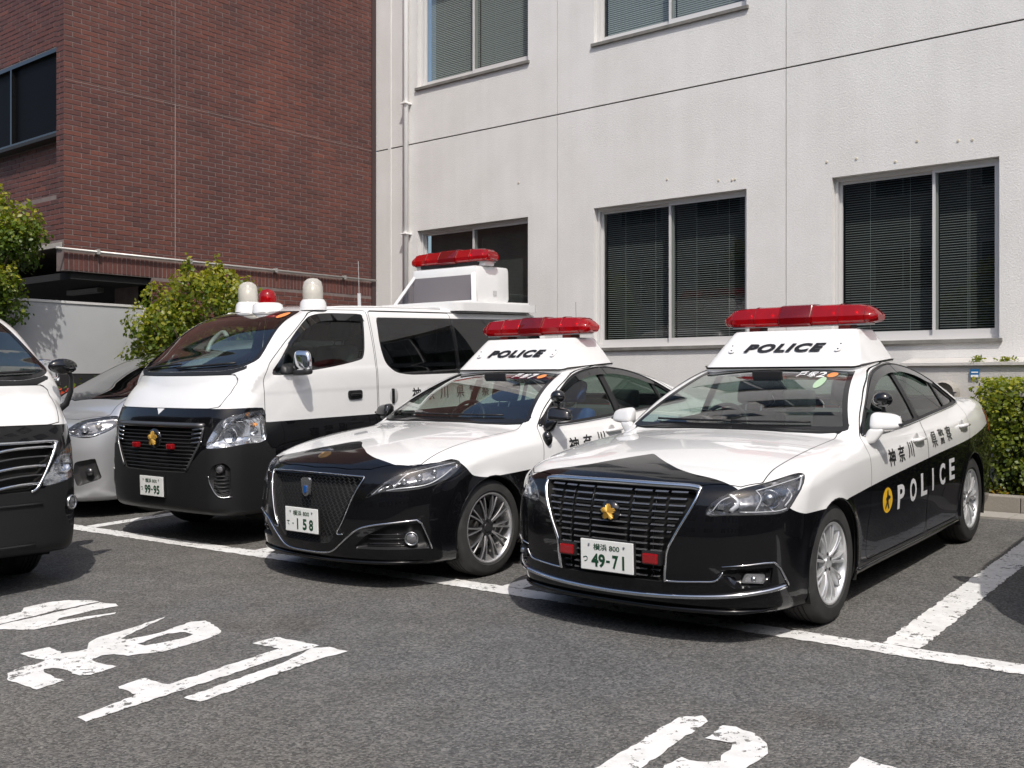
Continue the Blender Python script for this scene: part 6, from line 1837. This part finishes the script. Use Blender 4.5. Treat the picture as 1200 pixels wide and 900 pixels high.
        q = smooth_poly([(.672, .60), (.682, .54), (.735, .435), (.80, .43)], 4, False)
        if MID: car.strip('chrome_trim', car.front(sg*q[:, 0], q[:, 1]), .0045, MATS['satin_metal'], off=.006, parent=fr_)
        for wy in (.93, 3.485):
            V = []; N = 18
            for i in range(N+1):
                a = math.radians(-25+230*i/N); cy, cz = wy+.38*math.cos(a), .34+.38*math.sin(a)
                V += [(sg*.83, cy, cz), (sg*.45, cy, cz)]
            F = [[2*i, 2*i+1, 2*i+3, 2*i+2] for i in range(N)]; k = len(V); V += [(sg*.45, wy, .34)]; F += [[2*i+1, k, 2*i+3] for i in range(N)]
            mesh_obj('wheel_well', V, F, [MATS['void_black']], root)
            make_wheel(root, sg*.722, wy, .335, sg, 'steel', .335, .205, .195)
        MB().box((min(sg*.55, sg*.80), 1.32, .27), (max(sg*.55, sg*.80), 3.1, .40)).build('side_step', [MATS['matte_black']], root)
        q = smooth_poly([(.80, 1.655), (.92, 1.765), (1.04, 1.855), (1.16, 1.905), (1.3, 1.922), (1.5, 1.924), (1.72, 1.918)], 4, False); nn = len(q)
        a = car.off(car.side(q[:, 0], q[:, 1], sg), .004); b = car.off(car.side(q[:, 0]+.01, q[:, 1]-.07*np.clip(np.linspace(.3, 2, nn), 0, 1), sg), .018)
        mesh_obj('door_visor', np.concatenate([a, b]), [[i, i+1, nn+i+1, nn+i] for i in range(nn-1)], [MATS['visor_smoke']], root, smooth=True)
        # door mirror in bright housing
        Pm = car.side(.74, 1.44, sg)[0]
        dm = bpy.data.objects.new('door_mirror', None); COL.objects.link(dm); dm.parent = root; dm.location = tuple(Pm)
        c = lambda x, y, z: (sg*x, y, z)
        hull('mirror_base', [c(-.02, -.07, -.05), c(.05, -.03, -.045), c(.05, .08, -.045), c(-.02, .12, -.05), c(-.03, -.04, .05), c(.03, -.01, .02), c(.03, .08, .02), c(-.03, .12, .07)], MATS['plastic_black'], dm)
        hull('mirror_housing', [c(.03, .03, -.035), c(.205, .06, -.025), c(.205, .135, -.03), c(.03, .15, -.04), c(.02, .05, .16), c(.19, .085, .15), c(.19, .135, .15), c(.02, .15, .165)], MATS['chrome'], dm)
        hull('mirror_lower', [c(.03, .02, -.06), c(.20, .05, -.05), c(.20, .14, -.05), c(.03, .155, -.06), c(.03, .03, -.005), c(.21, .06, -.005), c(.21, .138, -.005), c(.03, .152, -.005)], MATS['plastic_black'], dm)
        # handles
        Q = car.side(1.52, 1.19, sg)[0]
        hb = MB().prism(round_poly([(-.085, -.04), (.085, -.04), (.085, .04), (-.085, .04)], .028), -.004, .012, M=Matrix.Translation(Q) @ Matrix(((0, 0, sg, 0), (1, 0, 0, 0), (0, 1, 0, 0), (0, 0, 0, 1)))).build('door_handle', [MATS['plastic_black']], root)
        MB().box((Q[0]+(0 if sg > 0 else -.03), Q[1]-.07, Q[2]-.014), (Q[0]+(.03 if sg > 0 else 0), Q[1]+.06, Q[2]+.014), bev=.008).build('handle_grip', [MATS['gloss_black']], hb)
        Q = car.side(2.02, 1.155, sg)[0]
        hs = MB().lathe([(.060, -.002), (.052, .0025), (.0005, .002)], 24, M=Matrix.Translation(Q) @ Matrix.Rotation(sg*math.pi/2, 4, 'Y') @ Matrix.Scale(1.35, 4, (1, 0, 0))).build('sliding_handle_recess', [simple('recess_grey', (.45, .45, .45), .5)], root, smooth=True)
        MB().box((Q[0]-.012, Q[1]-.030, Q[2]-.072), (Q[0]+.014 if sg > 0 else Q[0]+.012, Q[1]+.002, Q[2]+.072), bev=.01).box((Q[0]-.018, Q[1]-.03, Q[2]-.06), (Q[0]+.018, Q[1]+.0, Q[2]+.06), bev=.01).build('sliding_door_handle', [MATS['gloss_black']], hs)
        if MID:
            order = 1 if sg > 0 else -1
            for ch, yy in zip('神奈川県警察'[::order], (2.33, 2.53, 2.73, 2.98, 3.18, 3.38)):
                V, Fc = text_geo(ch, 1, .018 if ch in '神奈川' else .006, maxe=.15); V = fit_text(V, .12, .125)
                lettering('lettering', (V, Fc), lambda V, yy=yy: car.off(car.side(yy + order*V[:, 0], 1.16+V[:, 1], sg), .0022), MATS['decal_black'], root)
        q = np.linspace(1.85, 4.3, 10)
        car.strip('door_rail', car.side(q, q*0+1.955, sg), .006, MATS['plastic_black'], off=.0)
        MB().box((min(sg*.66, sg*.80), 4.60, .95), (max(sg*.66, sg*.80), 4.70, 1.35), bev=.02).build('tail_light', [simple('tail_red', (.35, .01, .012), .15, 0, 1)], root)
    rec = car.part('grille', P('grille_recess'), [MATS['void_black']], disp=lambda V, n: V + np.array([0, 1, 0])[None, :]*np.clip(-gf(V)*3, 0, .06)[:, None])
    if MID:
        xs = np.linspace(-.60, .60, 15)
        f = car.front(xs, xs*0+1.0)
        car.strip('upper_bar', f, .026, MATS['grey_metallic'], parent=rec, n=8, flat=.9)
        for z in np.arange(.645, .97, .030):
            wd = float(np.interp(z, [.61, .76, .85, 1.0], [.42, .53, .59, .60]))-.02
            xs = np.linspace(-wd, wd, 13); car.strip('grille_bar', car.front(xs, xs*0+z)+np.array([0, .012, 0]), .0065, MATS['plastic_black'], parent=rec, n=5)
        for sg in (1, -1):
            for k in range(4):
                xs = np.linspace(.49, .60, 4); zz = .965-.035*k + (xs-.49)*.12
                car.strip('grille_fin', car.front(sg*xs, zz), .008, MATS['satin_metal'], parent=rec, off=.004)
            q = smooth_poly([(.60, .99), (.59, .88), (.52, .755), (.445, .64)], 3, False)
            car.strip('grille_strut', car.front(sg*q[:, 0], q[:, 1]), [.010]*len(q), MATS['grey_metallic'], parent=rec, off=.006)
            b = car.front(sg*.245, .828)[0]
            MB().box((b[0]-.036, b[1]-.03, .804), (b[0]+.036, b[1]+.012, .850), bev=.010).build('warning_lamp', [MATS['lamp_red']], root)
        e = car.front(0.0, .885)[0]
        MB().lathe([(.085, .0), (.08, .018), (.0005, .024)], 28, M=Matrix.Translation((e[0], e[1]+.012, e[2])) @ Matrix.Rotation(math.pi/2, 4, 'X')).build('emblem_base', [MATS['gloss_black']], root, smooth=True)
        police_emblem(root, (e[0], e[1]-.012, e[2]), .064, -.05, back=False)
        number_plate(car, 0.0, .490, '横浜 800', 'つ', [('99', -.052, .086), ('-', .010, .022), ('95', .075, .086)])
    else:
        for k, (z, wd) in enumerate(((.99, .60), (.93, .555), (.87, .525), (.81, .50), (.755, .47))):
            xs = np.linspace(-wd, wd, 15); car.strip('grille_bar', car.front(xs, z-.05*np.exp(-(xs/.22)**2))+np.array([0, .0, 0]), .017 if k % 2 == 0 else .008, MATS['chrome' if k % 2 == 0 else 'grey_metallic'], parent=rec, flat=.7, n=8)
        q = smooth_poly([(0, 1.022), (.3, 1.022), (.60, 1.024), (.62, 1.0), (.55, .86), (.47, .73), (.42, .70)], 4, False)
        pth = np.concatenate([q[::-1], q[1:]*np.array([-1, 1])])
        car.strip('grille_surround', car.front(pth[:, 0], pth[:, 1]), .011, MATS['chrome'], off=.004, parent=rec)
        e = car.front(0.0, .88)[0]; police_emblem(root, (e[0], e[1]-.01, e[2]), .06, 0)
        number_plate(car, 0.0, .46, '横浜 800', 'せ', [('29', -.052, .086), ('-', .010, .022), ('16', .075, .086)])
        for (x0, x1, z0, z1) in ((-.45, .45, .33, .37), (-.5, .5, .60, .635)):
            xs = np.linspace(x0, x1, 11); car.strip('bumper_moulding', car.front(xs, xs*0+(z0+z1)/2), .018, MATS['plastic_black'], flat=.5)
        # stalked mirror on the front corner
        st = bpy.data.objects.new('stalk_mirror', None); COL.objects.link(st); st.parent = root; st.location = tuple(car.obl((.80+.36)*S2, 1.30, 1)[0])
        MB().tube([(-.02, .02, -.09), (.035, -.03, -.03), (.055, -.06, .06), (.05, -.08, .16), (.02, -.09, .21)], [.035, .028, .022, .018, .016], 10, flat=.8).build('mirror_arm', [MATS['plastic_black']], st, smooth=True)
        ball('mirror_head', (-.02, -.09, .235), (.105, .045, .055), MATS['gloss_black'], st)
    # wipers
    for (a, b) in ((-.62, .0), (-.02, .62)):
        xs = np.linspace(a, b, 7); zz = 1.455 + .035*(xs-a)/(b-a)
        car.strip('wiper', car.front(xs, zz), .009, MATS['plastic_black'], off=.016)
    # cabin
    interior(car, .55, 4.4, .75, .76, (1.35, 2.35, 3.2), .95, 1.40, seat_mats=('seat_fabric', 'seat_fabric'), zs=.98)
    V = []; q = smooth_poly([(-.30, 1.60), (-.32, 1.70), (-.24, 1.78), (-.14, 1.74)], 4, False)
    P0 = [(x, .62+.72*(z-1.45)+.06, z) for x, z in q]
    if not MID: P0 = [(x+.72, y, z) for x, y, z in P0]
    MB().tube(P0, .022, 8).build('grab_handle', [simple('handle_grey', (.42, .46, .44), .5)], root, smooth=True)
    fr2 = lambda V, cx, cz: car.off(ray_hit(car.F, np.stack([cx+V[:, 0], V[:, 0]*0-.1, cz+V[:, 1]], -1), (0, 1, 0), 0, 1.8), .0015)
    th = np.linspace(0, 2*np.pi, 16, endpoint=False); V = np.stack([np.concatenate([[0], .045*np.cos(th)]), np.concatenate([[0], .025*np.sin(th)])], 1)
    mesh_obj('inspection_sticker', fr2(V, .50, 1.91), [[0, 1+i, 1+(i+1) % 16] for i in range(16)], [MATS['sticker_orange']], root)
    if not MID: return car
    # roof gear
    for x in (-.31, .60):
        t_ = car.top(x, 1.27)[0]
        d = MB().lathe([(.125, -.02), (.115, .05), (.098, .075), (.0005, .08)], 28, M=Matrix.Translation(t_)).build('floodlight_base', [MATS['white_paint']], root, angle=50)
        MB().lathe([(.088, .075), (.092, .12), (.090, .19), (.078, .235), (.045, .262), (.0005, .27)], 28, M=Matrix.Translation(t_)).build('dome', [MATS['dome_clear']], d, smooth=True)
        MB().lathe([(.05, .08), (.075, .10), (.078, .14), (.06, .19), (.03, .215), (.0005, .22)], 24, M=Matrix.Translation(t_)).build('lamp', [simple('lamp_white', (.72, .70, .64), .3, .2)], d, smooth=True)
    t_ = car.top(.06, 1.20)[0]
    d = MB().lathe([(.135, -.07), (.125, .035), (.10, .055), (.0005, .06)], 24, M=Matrix.Translation(t_) @ Matrix.Scale(1.15, 4, (0, 1, 0))).build('beacon_base', [MATS['white_paint']], root, angle=50)
    MB().lathe([(.080, .055), (.082, .10), (.074, .14), (.048, .172), (.0005, .184)], 24, M=Matrix.Translation(t_)).build('beacon_dome', [MATS['lens_red']], d, smooth=True)
    MB().lathe([(.04, .06), (.05, .10), (.0005, .14)], 14, M=Matrix.Translation(t_)).build('reflector', [MATS['chrome']], d, smooth=True)
    zt = float(car.top(0.0, 3.6)[0][2])
    pl = MB().prism([(q[0], q[1]) for q in rrect(.64, 3.02, 4.42, .10)], zt-.05, zt+.035).prism([(q[0], q[1]) for q in rrect(.60, 3.10, 4.36, .10)], zt+.0345, zt+.055).build('platform', [MATS['white_paint']], root, angle=40)
    zb = zt+.054
    hs = MB().box((-.47, 3.52, zb), (.47, 4.10, zb+.40), bev=.05).build('gear_housing', [MATS['white_paint']], root, angle=45)
    A = [(-.60, 3.34, zb), (.60, 3.34, zb), (.44, 3.53, zb+.335), (-.44, 3.53, zb+.335)]
    ins = [Vector(a) for a in A]; cc = sum(ins, Vector())/4
    fr_in = [cc + (a-cc)*.90 + Vector((0, 0, 0)) for a in ins]
    mb = MB(); V = ins + fr_in + [a+Vector((0, .02, 0)) for a in ins] + [a+Vector((0, .02, 0)) for a in fr_in]
    for i in range(4):
        j = (i+1) % 4; mb_f = [(i, j, 4+j, 4+i), (8+i, 12+i, 12+j, 8+j), (4+i, 4+j, 12+j, 12+i), (i, 8+i, 8+j, j)]
        mb.add(V, mb_f)
    mb.build('screen_frame', [MATS['white_paint']], hs)
    mesh_obj('clear_screen', [tuple(a+Vector((0, .01, 0))) for a in fr_in], [(0, 1, 2, 3)], [simple_screen()], hs)
    for sg in (-1, 1):
        mesh_obj('side_screen', [(sg*.60, 3.345, zb), (sg*.47, 3.54, zb), (sg*.44, 3.54, zb+.335)], [(0, 1, 2)], [simple_screen()], hs)
    MB().box((.474, 3.80, zb+.08), (.478, 3.86, zb+.13)).build('vent_grille', [simple('recess_grey', (.45, .45, .45), .5)], hs)
    MB().box((-.50, 3.64, zb+.395), (-.40, 3.80, zb+.47), bev=.015).build('bar_bracket', [MATS['white_paint']], hs)
    MB().box((.40, 3.64, zb+.395), (.50, 3.80, zb+.47), bev=.015).build('bar_bracket', [MATS['white_paint']], hs)
    MB().box((-.42, 3.62, zb+.41), (.42, 3.82, zb+.455), bev=.01).build('bar_tray', [MATS['matte_black']], hs)
    lb = light_bar(root, 3.72, zb+.515, .56)
    for o_ in (pl, hs, lb): o_.location.x += .17
    MB().tube([(.64, 1.80, 1.98), (.64, 1.80, 2.12)], .016).tube([(.64, 1.80, 2.11), (.64, 1.80, 2.42)], .0022, 5).build('whip_antenna', [simple('antenna_grey', (.55, .55, .55), .4)], root)
    xs = np.linspace(1.3, 2.9, 8)
    for sg in (1, -1): car.strip('roof_rail', car.top(sg*(.66+0*xs), xs), .010, MATS['white_paint'], off=.004)
    return car
def simple_screen():
    return thin_glass('screen_smoke', (.55, .52, .52), 1.0)

def silver_minivan(root):
    car = Car(root, MINIVAN, .032, (.94, 4.8, 1.85)); sh = car.sh
    side = lambda C, N: (np.abs(C[:, 0]) > .5) & (np.abs(N[:, 0]) > .3) & (C[:, 1] > .5)
    wsp = round_poly([(-.1, 1.13), (.60, 1.13), (.78, 1.15), (.62, 1.64), (-.1, 1.68)], [0, .05, .04, .05, 0], 4)
    wf = sfront(wsp); wc = lambda C, N: (N[:, 1] < -.2) & (C[:, 2] > 1.08) & (C[:, 1] > .3) & (C[:, 1] < 2.2)
    m = sh.carve(wf, wc); sh.set_part(m, 'windshield')
    dl = smooth_poly([(.95, 1.14), (1.3, 1.38), (1.7, 1.56), (2.0, 1.64), (3.0, 1.66), (4.2, 1.62), (4.4, 1.2), (3, 1.12), (1.6, 1.10)], 4)
    s1 = sside(dl); m = sh.carve(s1, side); sh.set_part(m, 'side_window')
    sh.region(stop([(-.05, .16), (.5, .24), (.70, .42), (.72, .8), (.66, .62), (.6, .60), (-.05, .48)]), 'bonnet', lambda C, N: (N[:, 2] > .3) & (C[:, 1] < .9), .003)
    hl = smooth_poly(O_((.50, .115, .86), (.60, .20, .955), (.72, .30, .985), (.82, .46, 1.0), (.83, .50, .95), (.815, .42, .87), (.72, .26, .80), (.60, .17, .81)), 3)
    hlf = sobl(hl); m = sh.carve(hlf, lambda C, N: (C[:, 1] < .8) & (C[:, 2] > .7) & (C[:, 2] < 1.05)); sh.set_part(m, 'headlight')
    fgp = O_((.62, .14, .57), (.76, .27, .60), (.79, .32, .40), (.64, .145, .33), (.60, .13, .45))
    fgf = sobl(fgp); m = sh.carve(fgf, lambda C, N: (C[:, 1] < .6) & (C[:, 2] < .7)); sh.set_part(m, 'fog_recess')
    gp = round_poly([(-.1, .86), (.46, .85), (.50, .80), (.42, .50), (-.1, .48)], [0, .02, .04, .04, 0], 3)
    gf = sfront(gp); m = sh.carve(gf, lambda C, N: (C[:, 1] < .5) & (N[:, 1] < -.4)); sh.set_part(m, 'grille_recess')
    for wy in (.93, 3.485):
        m = sh.carve(lambda V: np.sqrt((V[:, 1]-wy)**2 + (V[:, 2]-.33)**2)-.35, lambda C, N: (np.abs(C[:, 0]) > .6) & (C[:, 2] < .8)); sh.drop(m)
        for sg in (1, -1):
            make_wheel(root, sg*.722, wy, .33, sg, 'steel', .335, .205, .195)
            MB().box((min(sg*.5, sg*.6), wy-.37, .2), (max(sg*.5, sg*.6), wy+.37, .72)).build('wheel_well', [MATS['void_black']], root)
    P = lambda nm: sh.part == sh.pid(nm); sp = [MATS['silver_paint']]
    car.part('body', P('body'), sp); car.part('bonnet', P('bonnet'), sp)
    car.part('inner_lining', P('body') | P('bonnet'), [MATS['liner']], -.025)
    car.part('windshield', P('windshield'), [MATS['glass_clear']], -.003)
    Cx = sh.cen()[:, 0]
    for sg in (1, -1):
        s_ = Cx*sg > 0
        car.part('side_window', P('side_window') & s_, [MATS['glass_privacy']], -.002)
        lens = lamp_unit(car, 'headlight', P('headlight') & s_, hlf, .07, sg, bezel='lamp_inner')
        for u, z, r in ((.60, .885, .040), (.73, .915, .034)):
            c = car.obl(u, z, sg)[0] + np.array([-sg*S2*.6, .8, 0])*.05
            ball('projector', tuple(c), r, MATS['lamp_bright'], lens, 14)
        q = np.array(O_((.51, .12, .85), (.60, .17, .815), (.72, .27, .815), (.81, .42, .88)))
        car.strip('light_guide', car.obl(q[:, 0], q[:, 1], sg), .007, MATS['lamp_bright'], off=-.008, parent=lens)
        fr_ = car.part('fog_recess', P('fog_recess') & s_, [MATS['matte_black']], disp=lambda V, n: V + np.array([-sg*.3, .8, 0])[None, :]*np.clip(-fgf(V)*2.5, 0, .05)[:, None])
        c = car.obl((.72+.235)*S2, .47, sg)[0]
        MB().lathe([(.038, -.01), (.036, .012), (.0005, .014)], 18, M=Matrix.Translation(c) @ Matrix.Rotation(sg*math.radians(30), 4, 'Z') @ Matrix.Rotation(math.pi/2, 4, 'X')).build('fog_lamp', [MATS['alloy_dark']], fr_, smooth=True)
        Pm = car.side(1.0, 1.18, sg)[0]; dm = hull('door_mirror', [(sg*x+Pm[0], y+Pm[1], z+Pm[2]) for x, y, z in ((-.02, .0, -.05), (.20, .03, -.04), (.20, .10, -.04), (-.02, .12, -.05), (-.02, .02, .12), (.18, .05, .10), (.18, .10, .10), (-.02, .12, .12))], MATS['silver_paint'], root)
    rec = car.part('grille', P('grille_recess'), [MATS['void_black']], disp=lambda V, n: V + np.array([0, 1, 0])[None, :]*np.clip(-gf(V)*3, 0, .05)[:, None])
    for z in (.56, .63, .70, .77, .83):
        xs = np.linspace(-.42, .42, 9); car.strip('grille_bar', car.front(xs, xs*0+z), .010, MATS['chrome'], parent=rec)
    interior(car, .8, 4.3, .4, .72, (1.7, 2.7), 1.35, 1.10, zs=.55)
    return car

# ------------------------------------------------------------------ vehicles
def vehicle(k, name, label, cat, group=None):
    x, y, rz = POSE[k]
    r = thing(name, label, cat, (x, y, ground_z(x, y)), rz, group)
    if abs(rz) < 1: r.rotation_euler = (SLOPE, 0, rz)
    return r
G1 = 'police cars parked in the marked bays'
police_sedan('a', vehicle('a', 'police_car', 'nearest black and white police sedan with plate 49-71 and silver wheels', 'police car', G1))
police_sedan('b', vehicle('b', 'police_car', 'black and white police sedan with plate 158 and dark spoked wheels', 'police car', G1))
pv = vehicle('van', 'police_van', 'black and white police van with plate 99-95 and three round lamps on its roof', 'police van', 'police vans')
police_van(pv, 'mid')
police_van(vehicle('van_left', 'police_van', 'black and white police van with chrome winged grille cut by the left edge', 'police van', 'police vans'), 'left', .032)
silver_minivan(vehicle('mini', 'minivan', 'silver minivan half hidden between the two police vans', 'minivan'))
# the vehicle whose shadow falls into the bay from beyond the right edge
pv2 = dup_tree(pv)
pv2.location = (-.13, 5.55, ground_z(0, 5.5)); pv2['label'] = 'police van beyond the right edge whose shadow crosses the right bay line'
